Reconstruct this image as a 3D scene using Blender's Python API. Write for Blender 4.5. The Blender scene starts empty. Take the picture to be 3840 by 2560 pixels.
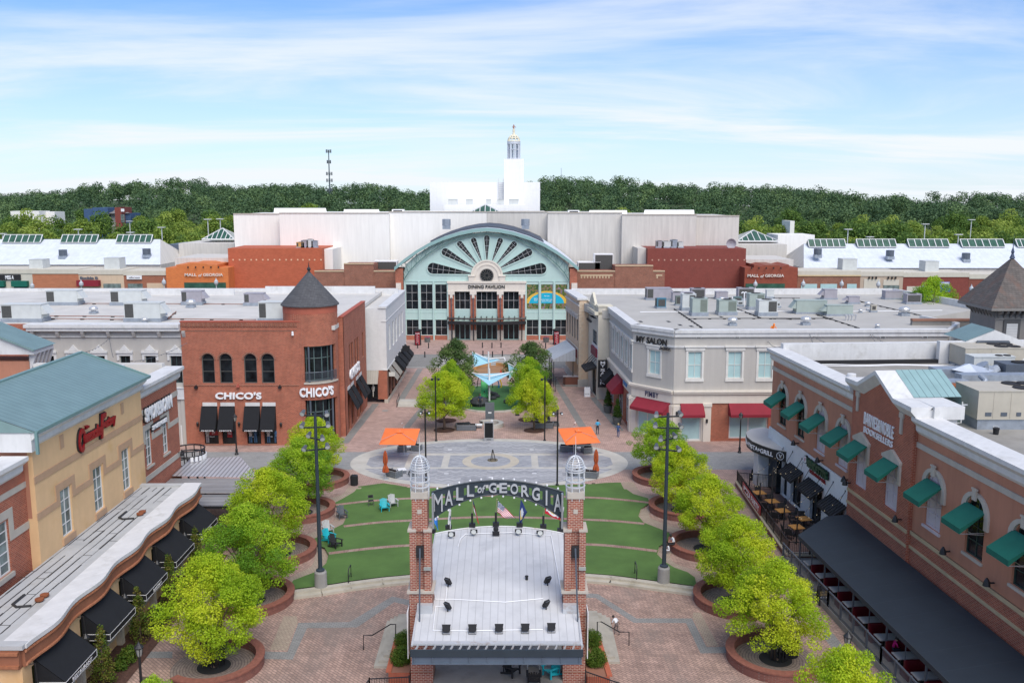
import bpy,math,random
from math import sin,cos,pi,radians,atan2,hypot
from mathutils import Vector,Matrix
R=random.Random(7)
SC=bpy.context.scene
COL=SC.collection
F,CX,CY,H=2100.,1176.,784.,27.
PT=math.atan(332/2100.)
cd=bpy.data.cameras.new("camera");cam=bpy.data.objects.new("camera",cd);COL.objects.link(cam)
cam.location=(0,0,H);cam.rotation_euler=(pi/2-PT,0,0)
cd.sensor_width=36;cd.lens=36*F/2352;cd.clip_end=6000;cd.clip_start=.5
SC.camera=cam
SUN_EL,SUN_AZ=radians(52),radians(158)
w=bpy.data.worlds.new("World");SC.world=w;w.use_nodes=True
nt=w.node_tree;N=nt.nodes;L=nt.links
bg=N["Background"];bg.inputs[1].default_value=.11
sky=N.new("ShaderNodeTexSky");sky.sky_type='NISHITA';sky.sun_disc=False
sky.sun_elevation=SUN_EL;sky.sun_rotation=SUN_AZ;sky.altitude=300;sky.air_density=1.0;sky.dust_density=.3;sky.ozone_density=2.5
tc=N.new("ShaderNodeTexCoord");sep=N.new("ShaderNodeSeparateXYZ");L.new(tc.outputs['Generated'],sep.inputs[0])
def wm(op,a,b=None,clamp=False):
 n=N.new("ShaderNodeMath");n.operation=op;n.use_clamp=clamp
 for i,v in enumerate((a,b)):
  if v is None:continue
  if isinstance(v,(int,float)):n.inputs[i].default_value=v
  else:L.new(v,n.inputs[i])
 return n.outputs[0]
zz=wm('ADD',wm('MAXIMUM',sep.outputs[2],0),.13)
px_=wm('DIVIDE',sep.outputs[0],zz);py_=wm('DIVIDE',sep.outputs[1],zz)
cmb=N.new("ShaderNodeCombineXYZ");L.new(px_,cmb.inputs[0]);L.new(py_,cmb.inputs[1])
mp=N.new("ShaderNodeMapping");mp.inputs['Rotation'].default_value=(0,0,radians(-14));mp.inputs['Scale'].default_value=(.42,1.0,1);mp.inputs['Location'].default_value=(3.1,1.7,0)
L.new(cmb.outputs[0],mp.inputs[0])
n1=N.new("ShaderNodeTexNoise");n1.inputs['Scale'].default_value=.9;n1.inputs['Detail'].default_value=9;n1.inputs['Roughness'].default_value=.58;n1.inputs['Distortion'].default_value=.7
L.new(mp.outputs[0],n1.inputs[0])
mr=N.new("ShaderNodeMapRange");mr.inputs[1].default_value=.40;mr.inputs[2].default_value=.72;mr.interpolation_type='SMOOTHSTEP'
L.new(n1.outputs[0],mr.inputs[0])
hz=N.new("ShaderNodeMapRange");hz.inputs[1].default_value=.20;hz.inputs[2].default_value=-.02;hz.inputs[3].default_value=0;hz.inputs[4].default_value=.65
L.new(sep.outputs[2],hz.inputs[0])
cf=wm('ADD',wm('MULTIPLY',mr.outputs[0],.7),hz.outputs[0],True)
mx=N.new("ShaderNodeMix");mx.data_type='RGBA';L.new(cf,mx.inputs[0]);tn=N.new('ShaderNodeVectorMath');tn.operation='MULTIPLY';tn.inputs[1].default_value=(.50,.69,.95);L.new(sky.outputs[0],tn.inputs[0]);L.new(tn.outputs[0],mx.inputs[6]);mx.inputs[7].default_value=(5.3,5.6,5.95,1)
L.new(mx.outputs[2],bg.inputs[0])
sd=bpy.data.lights.new("sun",'SUN');sun=bpy.data.objects.new("sun",sd);COL.objects.link(sun)
sd.energy=2.35;sd.angle=radians(48);sd.color=(1,.93,.83)
sun.rotation_euler=(pi/2-SUN_EL,0,pi-SUN_AZ);sun.location=(0,0,90)
vs=SC.view_settings;vs.view_transform='Standard';vs.look='None';vs.gamma=1;vs.exposure=.64;vs.use_curve_mapping=False
SC.cycles.max_bounces=6;SC.cycles.diffuse_bounces=5;SC.cycles.transparent_max_bounces=6
def ray(px,py):
 X=(px-CX)/F;d=(py-CY)/F
 return(X,cos(PT)-d*sin(PT),-sin(PT)-d*cos(PT))
def G(px,py=None,z=0.):
 if py is None:px,py=px
 r=ray(px,py);t=(z-H)/r[2];return Vector((r[0]*t,r[1]*t,z))
def D(px,py,Y):
 r=ray(px,py);t=Y/r[1];return Vector((r[0]*t,Y,H+r[2]*t))
def Z(x0,y0,s):return lambda x,y:((x0+x/s)/1.632653,(y0+y/s)/1.632653)
A1=Z(0,1100,2.45);A2=Z(960,1100,2.45);A3=Z(1920,1100,2.45);A4=Z(2880,1100,2.45)
B1=Z(0,1700,1.823);B2=Z(960,1700,1.823);B3=Z(1920,1700,1.823);B4=Z(2880,1700,1.823)
C1=Z(0,600,2.45);C2=Z(960,440,2.2396);C3=Z(1920,440,2.2396);C4=Z(2880,600,2.45)
GA=Z(1500,1680,3.2667);GB=Z(1500,2080,2.8);GC=Z(1100,1560,1.8092);GD=Z(2560,2080,3.2667);GE=Z(500,2080,3.2667)
PV=Z(1460,800,3.136);PL=Z(1560,1240,3.9207);CF=Z(200,1420,3.5633);VT=Z(2740,1560,3.564)
HV=Z(3360,1200,3.0146);RU=Z(2400,1050,3.92);LB=Z(0,2000,2.8);CU=Z(1780,440,3.92)
def tag(o,label=None,cat=None,group=None,kind=None):
 if label:o['label']=label
 if cat:o['category']=cat
 if group:o['group']=group
 if kind:o['kind']=kind
 return o
def thing(name,label,cat,loc=(0,0,0),rz=0,group=None):
 o=bpy.data.objects.new(name,None);COL.objects.link(o);o.empty_display_size=.3
 o.location=loc;o.rotation_euler=(0,0,rz)
 return tag(o,label,cat,group)
KIDS={}
def setp(o,p):
 if p is not None:o.parent=p;KIDS.setdefault(p.name,[]).append(o)
def dup(root,loc=None,rz=None,label=None,group=None,scale=None):
 def cp(o,par):
  c=o.copy();COL.objects.link(c)
  if par is not None:setp(c,par)
  for k in KIDS.get(o.name,[]):cp(k,c)
  return c
 r=cp(root,None)
 if loc is not None:r.location=loc
 if rz is not None:r.rotation_euler=(0,0,rz)
 if label:r['label']=label
 if group:r['group']=group
 if scale:r.scale=scale if hasattr(scale,'__len__')else(scale,)*3
 return r
class MB:
 def __init__(s):s.v=[];s.f=[];s.m=[];s.T=None;s.c=[0]
 def cut(s):s.c.append(len(s.f))
 def buildeach(s,name,mats,parent=None):
  """one object per piece between cut() calls"""
  for a,b in zip(s.c,s.c[1:]+[len(s.f)]):
   if b>a:
    q=MB()
    for f in s.f[a:b]:q.face([s.v[i]for i in f])
    q.build(name,mats,parent)
 def face(s,pts,m=0):
  i=len(s.v)
  if s.T is not None:pts=[s.T@Vector(p)for p in pts]
  s.v+=[tuple(p)for p in pts];s.f.append(tuple(range(i,i+len(pts))));s.m.append(m)
 def poly(s,vs,fs,m=0):
  i=len(s.v)
  if s.T is not None:vs=[s.T@Vector(p)for p in vs]
  s.v+=[tuple(p)for p in vs]
  for f in fs:s.f.append(tuple(i+k for k in f));s.m.append(m)
 def box(s,x0,x1,y0,y1,z0,z1,m=0):
  s.poly([(x0,y0,z0),(x1,y0,z0),(x1,y1,z0),(x0,y1,z0),(x0,y0,z1),(x1,y0,z1),(x1,y1,z1),(x0,y1,z1)],[(0,3,2,1),(4,5,6,7),(0,1,5,4),(1,2,6,5),(2,3,7,6),(3,0,4,7)],m)
 def obox(s,c,sx,sy,sz,rz=0,m=0,rx=0,ry=0):
  M=Matrix.Translation(Vector(c))@Matrix.Rotation(rz,4,'Z')@Matrix.Rotation(ry,4,'Y')@Matrix.Rotation(rx,4,'X')
  vs=[M@Vector((x*sx/2,y*sy/2,z*sz/2))for z in(-1,1)for x,y in((-1,-1),(1,-1),(1,1),(-1,1))]
  s.poly(vs,[(0,3,2,1),(4,5,6,7),(0,1,5,4),(1,2,6,5),(2,3,7,6),(3,0,4,7)],m)
 def prism(s,poly,z0,z1,m=0,mtop=None,bottom=True):
  a=sum(poly[i][0]*poly[(i+1)%len(poly)][1]-poly[(i+1)%len(poly)][0]*poly[i][1]for i in range(len(poly)))
  if a<0:poly=poly[::-1]
  n=len(poly);vs=[(p[0],p[1],z0)for p in poly]+[(p[0],p[1],z1)for p in poly]
  s.poly(vs,[(i,(i+1)%n,n+(i+1)%n,n+i)for i in range(n)]+([tuple(range(n))[::-1]]if bottom else[]),m)
  s.face([(p[0],p[1],z1)for p in poly],m if mtop is None else mtop)
 def ext(s,poly,y0,y1,m=0):
  """outline in (x,z) extruded along y"""
  a=sum(poly[i][0]*poly[(i+1)%len(poly)][1]-poly[(i+1)%len(poly)][0]*poly[i][1]for i in range(len(poly)))
  if a<0:poly=poly[::-1]
  n=len(poly);vs=[(p[0],y0,p[1])for p in poly]+[(p[0],y1,p[1])for p in poly]
  s.poly(vs,[tuple(range(n)),tuple(range(n,2*n))[::-1]]+[(i,n+i,n+(i+1)%n,(i+1)%n)for i in range(n)],m)
 def extx(s,poly,x0,x1,m=0):
  """outline in (y,z) extruded along x"""
  n=len(poly);vs=[(x0,p[0],p[1])for p in poly]+[(x1,p[0],p[1])for p in poly]
  s.poly(vs,[tuple(range(n))[::-1],tuple(range(n,2*n))]+[(i,(i+1)%n,n+(i+1)%n,n+i)for i in range(n)],m)
 def bar(s,p,q,w,h=None,m=0,n=4):
  p=Vector(p);q=Vector(q);d=(q-p)
  if d.length<1e-6:return
  h=h or w;d.normalize()
  up=Vector((0,0,1))if abs(d.z)<.95 else Vector((0,1,0))
  a=d.cross(up).normalized();b=a.cross(d)
  if n==4:ring=[a*(w/2*i)+b*(h/2*j)for i,j in((-1,-1),(1,-1),(1,1),(-1,1))]
  else:ring=[a*(w/2*cos(2*pi*k/n))+b*(h/2*sin(2*pi*k/n))for k in range(n)]
  vs=[p+r for r in ring]+[q+r for r in ring]
  s.poly(vs,[(i,(i+1)%n,n+(i+1)%n,n+i)for i in range(n)]+[tuple(range(n))[::-1],tuple(range(n,2*n))],m)
 def tube(s,pts,r,n=6,m=0,closed=False):
  pts=[Vector(p)for p in pts];k=len(pts);rr=r if hasattr(r,'__len__')else[r]*k
  vs=[]
  for i,p in enumerate(pts):
   if closed:d=pts[(i+1)%k]-pts[i-1]
   else:d=pts[min(i+1,k-1)]-pts[max(i-1,0)]
   if d.length<1e-7:d=Vector((0,0,1))
   d.normalize();up=Vector((0,0,1))if abs(d.z)<.9 else Vector((1,0,0))
   a=d.cross(up).normalized();b=a.cross(d)
   vs+=[p+a*(rr[i]*cos(2*pi*j/n))+b*(rr[i]*sin(2*pi*j/n))for j in range(n)]
  fs=[]
  for i in range(k if closed else k-1):
   o=i*n;o2=((i+1)%k)*n
   fs+=[(o+j,o+(j+1)%n,o2+(j+1)%n,o2+j)for j in range(n)]
  if not closed:fs+=[tuple(range(n))[::-1],tuple(range((k-1)*n,k*n))]
  s.poly(vs,fs,m)
 def lathe(s,prof,x=0,y=0,z=0,n=14,m=0,a0=0,a1=2*pi):
  full=abs(a1-a0-2*pi)<1e-6;k=n if full else n+1
  vs=[(x+r*cos(a0+(a1-a0)*j/n),y+r*sin(a0+(a1-a0)*j/n),z+h)for r,h in prof for j in range(k)]
  fs=[(i*k+j,i*k+(j+1)%k,(i+1)*k+(j+1)%k,(i+1)*k+j)for i in range(len(prof)-1)for j in range(n)]
  s.poly(vs,fs,m)
 def cyl(s,x,y,z0,z1,r,r2=None,n=12,m=0):
  r2=r if r2 is None else r2
  s.lathe([(0.0001,0),(r,0),(r2,z1-z0),(0.0001,z1-z0)],x,y,z0,n,m)
 def build(s,name,mats,parent=None,smooth=False):
  d={};mp=[];vs=[]
  for v in s.v:
   k=(round(v[0],4),round(v[1],4),round(v[2],4));
   if k not in d:d[k]=len(vs);vs.append(v)
   mp.append(d[k])
  keep=[];fs=[]
  for i,f in enumerate(s.f):
   g=[]
   for q in f:
    if mp[q]not in g:g.append(mp[q])
   if len(g)>2:fs.append(g);keep.append(s.m[i])
  s.m=keep;s.f=fs;s.v=vs
  me=bpy.data.meshes.new(name);me.from_pydata(s.v,[],s.f)
  if not isinstance(mats,(list,tuple)):mats=[mats]
  for q in mats:me.materials.append(q)
  if len(mats)>1:me.polygons.foreach_set('material_index',s.m)
  if smooth:me.polygons.foreach_set('use_smooth',[True]*len(s.f))
  me.update()
  o=bpy.data.objects.new(name,me);COL.objects.link(o);setp(o,parent)
  return o
def struct(name,mb,mats):return tag(mb.build(name,mats),kind='structure')
def newmat(name):
 m=bpy.data.materials.new(name);m.use_nodes=True
 return m,m.node_tree,m.node_tree.nodes['Principled BSDF']
class NB:
 def __init__(s,nt):s.nt=nt
 def n(s,t,**k):
  q=s.nt.nodes.new(t)
  for a,b in k.items():setattr(q,a,b)
  return q
 def link(s,a,b):s.nt.links.new(a,b)
 def math(s,op,a,b=0,clamp=False):
  q=s.n("ShaderNodeMath",operation=op,use_clamp=clamp)
  for i,v in enumerate((a,b)):
   if isinstance(v,(int,float)):q.inputs[i].default_value=v
   else:s.link(v,q.inputs[i])
  return q.outputs[0]
 def mix(s,f,a,b,mode='MIX'):
  q=s.n("ShaderNodeMix",data_type='RGBA',blend_type=mode)
  for i,v in((0,f),(6,a),(7,b)):
   if isinstance(v,(int,float)):q.inputs[i].default_value=v
   elif isinstance(v,tuple):q.inputs[i].default_value=(*v,1)[:4]
   else:s.link(v,q.inputs[i])
  return q.outputs[2]
 def noise(s,vec,scale,detail=4,rough=.55):
  q=s.n("ShaderNodeTexNoise");q.inputs['Scale'].default_value=scale;q.inputs['Detail'].default_value=detail;q.inputs['Roughness'].default_value=rough
  if vec is not None:s.link(vec,q.inputs[0])
  return q.outputs[0]
 def rng(s,v,a,b,c=0,d=1):
  q=s.n("ShaderNodeMapRange");s.link(v,q.inputs[0])
  for i,x in enumerate((a,b,c,d)):q.inputs[i+1].default_value=x
  return q.outputs[0]
 def mapping(s,vec,scale=(1,1,1),rot=(0,0,0)):
  q=s.n("ShaderNodeMapping");q.inputs['Scale'].default_value=scale;q.inputs['Rotation'].default_value=rot;s.link(vec,q.inputs[0]);return q.outputs[0]
 def wall(s):
  """(x+y, z, 0) of the object's own coordinates"""
  c=s.n("ShaderNodeTexCoord").outputs['Object'];sp=s.n("ShaderNodeSeparateXYZ");s.link(c,sp.inputs[0])
  cb=s.n("ShaderNodeCombineXYZ");s.link(s.math('ADD',sp.outputs[0],sp.outputs[1]),cb.inputs[0]);s.link(sp.outputs[2],cb.inputs[1])
  return cb.outputs[0]
def bump(nb,bs,h,st,dist=.02):
 q=nb.n("ShaderNodeBump");q.inputs['Strength'].default_value=st;q.inputs['Distance'].default_value=dist
 nb.link(h,q.inputs['Height']);nb.link(q.outputs[0],bs.inputs['Normal'])
def M(name,col,rough=.75,metal=0.,var=.14,vs=1.2,streak=0.,bmp=0.,bsc=14,spec=None,stain=None,sts=.4):
 m,nt,bs=newmat(name);nb=NB(nt)
 bs.inputs['Roughness'].default_value=rough;bs.inputs['Metallic'].default_value=metal
 if spec is not None:bs.inputs['Specular IOR Level'].default_value=spec
 c=nb.n("ShaderNodeTexCoord").outputs['Object']
 v=nb.rng(nb.noise(c,vs,6,.6),.25,.75,1-var,1+var*.6)
 if streak:
  st=nb.noise(nb.mapping(nb.wall(),(1.3,.10,1)),1.3,6,.65)
  v=nb.math('MULTIPLY',v,nb.rng(st,.35,.7,1,1-streak))
 q=nb.n("ShaderNodeVectorMath",operation='SCALE');q.inputs[0].default_value=col;nb.link(v,q.inputs['Scale'])
 out=q.outputs[0]
 if stain:
  out=nb.mix(nb.rng(nb.noise(c,sts,5,.65),.55,.72,0,.75),out,stain)
 nb.link(out,bs.inputs['Base Color'])
 if bmp:bump(nb,bs,nb.noise(c,bsc,3),bmp)
 return m
def BRICK(name,c1,c2,mortar,w=.24,h=.085,ms=.012,rot=0,flat=False,var=.22,stain=None,sts=.25):
 m,nt,bs=newmat(name);nb=NB(nt)
 if flat:
  c=nb.n("ShaderNodeTexCoord").outputs['Object'];v=nb.mapping(c,(1,1,1),(0,0,rot))
 else:
  v=nb.wall();c=v
 b=nb.n("ShaderNodeTexBrick");nb.link(v,b.inputs[0])
 b.inputs['Color1'].default_value=(*c1,1);b.inputs['Color2'].default_value=(*c2,1);b.inputs['Mortar'].default_value=(*mortar,1)
 b.inputs['Scale'].default_value=1;b.inputs['Mortar Size'].default_value=ms;b.inputs['Brick Width'].default_value=w;b.inputs['Row Height'].default_value=h
 b.inputs['Mortar Smooth'].default_value=.3;b.inputs['Bias'].default_value=-.1
 k=nb.rng(nb.noise(c,.7,7,.65),.25,.75,1-var,1+var*.7)
 q=nb.n("ShaderNodeVectorMath",operation='SCALE');nb.link(b.outputs[0],q.inputs[0]);nb.link(k,q.inputs['Scale'])
 out=q.outputs[0]
 if stain:out=nb.mix(nb.rng(nb.noise(nb.mapping(c,(1,.45,1),(0,0,.5))if flat else c,sts,6,.68),.5,.68,0,.75),out,stain)
 nb.link(out,bs.inputs['Base Color']);bs.inputs['Roughness'].default_value=.88
 bump(nb,bs,b.outputs[1],-.35,.01)
 return m
def SEAM(name,col,pitch,axis=0,rough=.45,metal=.3,dark=.62,wdt=.1,stain=None):
 """sheet metal with standing seams every pitch metres along one axis"""
 m,nt,bs=newmat(name);nb=NB(nt)
 c=nb.n("ShaderNodeTexCoord").outputs['Object'];sp=nb.n("ShaderNodeSeparateXYZ");nb.link(c,sp.inputs[0])
 f=nb.math('FRACT',nb.math('DIVIDE',sp.outputs[axis],pitch))
 k=nb.math('LESS_THAN',f,wdt)
 v=nb.rng(nb.noise(c,.8,5),.3,.7,.9,1.06)
 q=nb.n("ShaderNodeVectorMath",operation='SCALE');q.inputs[0].default_value=col;nb.link(v,q.inputs['Scale'])
 out=nb.mix(k,q.outputs[0],tuple(x*dark for x in col))
 if stain:out=nb.mix(nb.rng(nb.noise(c,.5,5,.65),.55,.75,0,.6),out,stain)
 nb.link(out,bs.inputs['Base Color']);bs.inputs['Roughness'].default_value=rough;bs.inputs['Metallic'].default_value=metal
 bump(nb,bs,k,.5,.04)
 return m
def GLASS(name,col=(.018,.024,.028),rough=.06,var=.5):
 m,nt,bs=newmat(name);nb=NB(nt);c=nb.n("ShaderNodeTexCoord").outputs['Object']
 v=nb.rng(nb.noise(c,.9,4),.3,.7,1-var,1+var)
 q=nb.n("ShaderNodeVectorMath",operation='SCALE');q.inputs[0].default_value=col;nb.link(v,q.inputs['Scale'])
 nb.link(q.outputs[0],bs.inputs['Base Color']);bs.inputs['Roughness'].default_value=rough;bs.inputs['Specular IOR Level'].default_value=.32
 return m
brick_red=BRICK("brick_red",(.41,.10,.052),(.27,.058,.032),(.44,.24,.16),.30,.115,.018)
brick_orange=BRICK("brick_orange",(.48,.13,.06),(.4,.1,.045),(.45,.2,.11),.24,.09,.01,var=.12)
brick_maroon=BRICK("brick_maroon",(.24,.05,.035),(.19,.038,.028),(.24,.09,.07),.24,.09,.01,var=.12)
brick_brown=BRICK("brick_brown",(.27,.085,.05),(.18,.05,.032),(.36,.23,.16),.3,.12,.02)
brick_gate=BRICK("brick_gate",(.34,.085,.048),(.21,.047,.032),(.5,.36,.28),.26,.10,.018,var=.15)
brick_planter=BRICK("brick_planter",(.25,.085,.06),(.17,.055,.042),(.24,.15,.12),.22,.08,.01,var=.3)
brick_cap=M("brick_cap",(.26,.095,.065),.85,var=.35,vs=5)
pavers=BRICK("pavers",(.47,.31,.245),(.31,.205,.165),(.21,.15,.12),.36,.18,.025,radians(45),True,.32,(.20,.165,.14),.2)
pavers_far=BRICK("pavers_far",(.54,.36,.30),(.40,.265,.22),(.24,.17,.15),.42,.21,.025,0,True,.26,(.27,.2,.175),.14)
pavers_grey=BRICK("pavers_grey",(.285,.275,.255),(.225,.22,.205),(.15,.145,.135),.3,.14,.018,0,True,.15,(.24,.23,.215),.15)
pavers_tan=BRICK("pavers_tan",(.42,.34,.25),(.36,.28,.21),(.2,.15,.12),.3,.14,.018,.4,True,.15,(.3,.22,.18),.15)
street=BRICK("street",(.33,.33,.32),(.27,.275,.27),(.19,.19,.185),.3,.15,.015,0,True,.15)
ell_grey=BRICK("ell_grey",(.36,.37,.39),(.25,.26,.285),(.33,.33,.34),.5,.24,.01,0,True,.12)
concrete=M("concrete",(.50,.48,.43),.9,var=.16,vs=.8,stain=(.38,.355,.31),sts=.5)
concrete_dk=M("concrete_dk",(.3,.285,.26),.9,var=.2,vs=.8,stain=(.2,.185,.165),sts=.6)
limestone=M("limestone",(.52,.47,.40),.85,var=.12,streak=.12)
cream_stone=M("cream_stone",(.72,.66,.57),.8,var=.06,streak=.06)
mulch=M("mulch",(.085,.04,.028),1,var=.5,vs=6,bmp=.6)
stucco_tan=M("stucco_tan",(.76,.50,.265),.9,var=.12,vs=.45,streak=.06,bmp=.15,stain=(.62,.36,.12),sts=.2)
stucco_band=M("stucco_band",(.52,.33,.2),.9,var=.08,streak=.08)
stucco_salmon=M("stucco_salmon",(.50,.225,.14),.9,var=.08,vs=.4,streak=.14,bmp=.1)
stucco_grey=M("stucco_grey",(.50,.475,.435),.9,var=.05,vs=.4,streak=.10)
stucco_grey_dk=M("stucco_grey_dk",(.25,.235,.215),.9,var=.08,streak=.12)
stucco_peach=M("stucco_peach",(.66,.50,.35),.9,var=.08,streak=.1)
stucco_cream=M("stucco_cream",(.62,.575,.48),.9,var=.06,streak=.08)
mall_white=M("mall_white",(.88,.85,.79),.85,var=.03,vs=.1,streak=.10)
mall_grey=M("mall_grey",(.66,.625,.57),.85,var=.04,vs=.1,streak=.2)
bright_white=M("bright_white",(.86,.855,.84),.8,var=.04,streak=.06)
white_paint=M("white_paint",(.72,.715,.70),.6,var=.08,vs=1.5,streak=.08)
white_trim=M("white_trim",(.70,.695,.68),.65,var=.09,vs=1.4,streak=.10,stain=(.5,.49,.46),sts=.9)
grey_trim=M("grey_trim",(.52,.50,.47),.7,var=.1,streak=.1)
membrane=M("membrane",(.60,.575,.53),.85,var=.14,vs=.3,stain=(.42,.40,.36),sts=.12)
membrane_grey=M("membrane_grey",(.46,.44,.40),.85,var=.12,vs=.25,stain=(.33,.32,.3),sts=.14)
membrane_old=M("membrane_old",(.31,.295,.265),.85,var=.3,vs=.3,stain=(.22,.2,.165),sts=.25)
membrane_annex=M("membrane_annex",(.47,.48,.48),.8,var=.22,vs=.5,stain=(.36,.35,.32),sts=.5)
tar=M("tar",(.035,.035,.036),.7,var=.3)
teal_roof=SEAM("teal_roof",(.225,.335,.325),.52,0,dark=.66,wdt=.12)
teal_panel=M("teal_panel",(.47,.63,.58),.6,var=.07,vs=.2,streak=.06)
teal_trim=M("teal_trim",(.26,.42,.40),.5,var=.06)
teal_edge=M("teal_edge",(.16,.27,.26),.5,var=.1)
grey_roof=SEAM("grey_roof",(.66,.70,.76),1.1,0,dark=.9,metal=0,rough=.6,wdt=.05)
stage_roof=SEAM("stage_roof",(.56,.56,.56),.41,0,metal=0,rough=.6,dark=.74,wdt=.07,stain=(.38,.385,.39))
stage_roof_edge=M("stage_roof_edge",(.55,.56,.57),.5,metal=.2,var=.15,stain=(.3,.2,.13),sts=1.2)
alu_roof=SEAM("alu_roof",(.5,.5,.5),.36,1,metal=.4,rough=.35,dark=.42,wdt=.3)
shingle=BRICK("shingle",(.10,.1,.105),(.075,.075,.08),(.05,.05,.053),.35,.16,.015,var=.15)
shingle_br=BRICK("shingle_br",(.15,.13,.115),(.11,.095,.085),(.07,.06,.055),.35,.2,.015,var=.25,stain=(.17,.1,.075),sts=.8)
glass=GLASS("glass",(.014,.018,.021),.08,.7);glass_lit=GLASS("glass_lit",(.16,.2,.19),.12,.6)
glass_blind=GLASS("glass_blind",(.42,.60,.60),.25,.06);glass_green=GLASS("glass_green",(.04,.10,.07),.15,.3)
black=M("black_metal",(.018,.018,.02),.45,var=.2);blackm=M("black_matte",(.02,.02,.022),.85,var=.2)
fabric_black=M("fabric_black",(.007,.008,.011),.85,var=.25,vs=2);fabric_navy=M("fabric_navy",(.035,.045,.058),.7,var=.22,vs=.5)
fabric_green=M("fabric_green",(.004,.13,.09),.8,var=.15);fabric_red=M("fabric_red",(.25,.015,.03),.8,var=.12)
fabric_orange=M("fabric_orange",(.88,.19,.045),.8,var=.08);fabric_rust=M("fabric_rust",(.42,.085,.025),.85,var=.3,vs=4)
fabric_sail=M("fabric_sail",(.33,.60,.72),.7,var=.05);white=M("white",(.82,.82,.82),.5,var=.05)
navy_steel=M("navy_steel",(.028,.042,.055),.5,var=.15);steel=M("steel",(.42,.44,.46),.4,metal=.6,var=.15)
steel_grey=M("steel_grey",(.12,.14,.17),.45,metal=.3,var=.15);galv=M("galv",(.36,.40,.45),.45,metal=.4,var=.25,vs=2)
hvac_beige=M("hvac_beige",(.48,.44,.36),.6,var=.1);hvac_green=M("hvac_green",(.36,.42,.38),.6,var=.12);hvac_grey=M("hvac_grey",(.36,.34,.37),.6,var=.15)
hvac_white=M("hvac_white",(.58,.60,.58),.6,var=.1);coil=M("coil",(.075,.075,.07),.7,var=.3,vs=6);coil_g=M("coil_g",(.17,.20,.17),.7,var=.15)
rust=M("rust",(.26,.08,.03),.8,var=.4,vs=3);turf=M("turf",(.085,.165,.036),.95,var=.3,vs=.35,bmp=.4,bsc=40)
turf_play=M("turf_play",(.05,.15,.045),.95,var=.12,vs=1);copper=M("copper",(.38,.15,.075),.6,var=.3,vs=5)
turq=M("turq",(.01,.40,.46),.5,var=.06);bark=M("bark",(.13,.09,.065),.95,var=.3,vs=6,bmp=.5);wood=M("wood",(.50,.24,.06),.6,var=.25,vs=4)
grey_plastic=M("grey_plastic",(.42,.43,.42),.6,var=.08);dkgrey_plastic=M("dkgrey_plastic",(.07,.085,.1),.6,var=.1)
letter_white=M("letter_white",(.85,.85,.86),.5,var=.02);letter_black=M("letter_black",(.02,.02,.022),.5,var=.02);letter_red=M("letter_red",(.32,.008,.014),.45,var=.1)
letter_navy=M("letter_navy",(.03,.03,.09),.5,var=.02);letter_green=M("letter_green",(.015,.07,.03),.5,var=.05)
class Fr:
 """a vertical facade: local x runs left to right seen from outside, local y goes inwards, z up"""
 def __init__(s,ox,oy,ang,name,label,cat,group=None):
  s.o=Vector((ox,oy,0));s.a=ang;s.ux=Vector((cos(ang),sin(ang),0));s.uy=Vector((-sin(ang),cos(ang),0))
  s.root=thing(name,label,cat,s.o,ang,group)
 def hit(s,p,off=0.):
  r=Vector(ray(*p));c=Vector((0,0,H));o=s.o+s.uy*off
  t=(o-c).dot(s.uy)/r.dot(s.uy);q=c+r*t
  return(q-s.o).dot(s.ux),q.z
 def world(s,u,y,z):return s.o+s.ux*u+s.uy*y+Vector((0,0,z))
 def rect(s,p,q,off=0.):
  a=s.hit(p,off);b=s.hit(q,off)
  return min(a[0],b[0]),max(a[0],b[0]),min(a[1],b[1]),max(a[1],b[1])
def wallgrid(mb,u0,u1,z0,z1,holes,y=0.,d=.28,m=0,top=None):
 """front skin of a wall with real openings and their reveals"""
 us=sorted({u0,u1,*[min(max(h[i],u0),u1)for h in holes for i in(0,1)]});zs=sorted({z0,z1,*[min(max(h[i],z0),z1)for h in holes for i in(2,3)]})
 for i in range(len(us)-1):
  for j in range(len(zs)-1):
   cu=(us[i]+us[i+1])/2;cz=(zs[j]+zs[j+1])/2
   if any(h[0]<cu<h[1]and h[2]<cz<h[3]for h in holes):continue
   mb.face([(us[i],y,zs[j]),(us[i+1],y,zs[j]),(us[i+1],y,zs[j+1]),(us[i],y,zs[j+1])],m)
 for a,b,c,e in[h[:4]for h in holes]:
  mb.face([(a,y,c),(a,y+d,c),(a,y+d,e),(a,y,e)],m);mb.face([(b,y,c),(b,y,e),(b,y+d,e),(b,y+d,c)],m)
  mb.face([(a,y,e),(a,y+d,e),(b,y+d,e),(b,y,e)],m);mb.face([(a,y,c),(b,y,c),(b,y+d,c),(a,y+d,c)],m)
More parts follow.
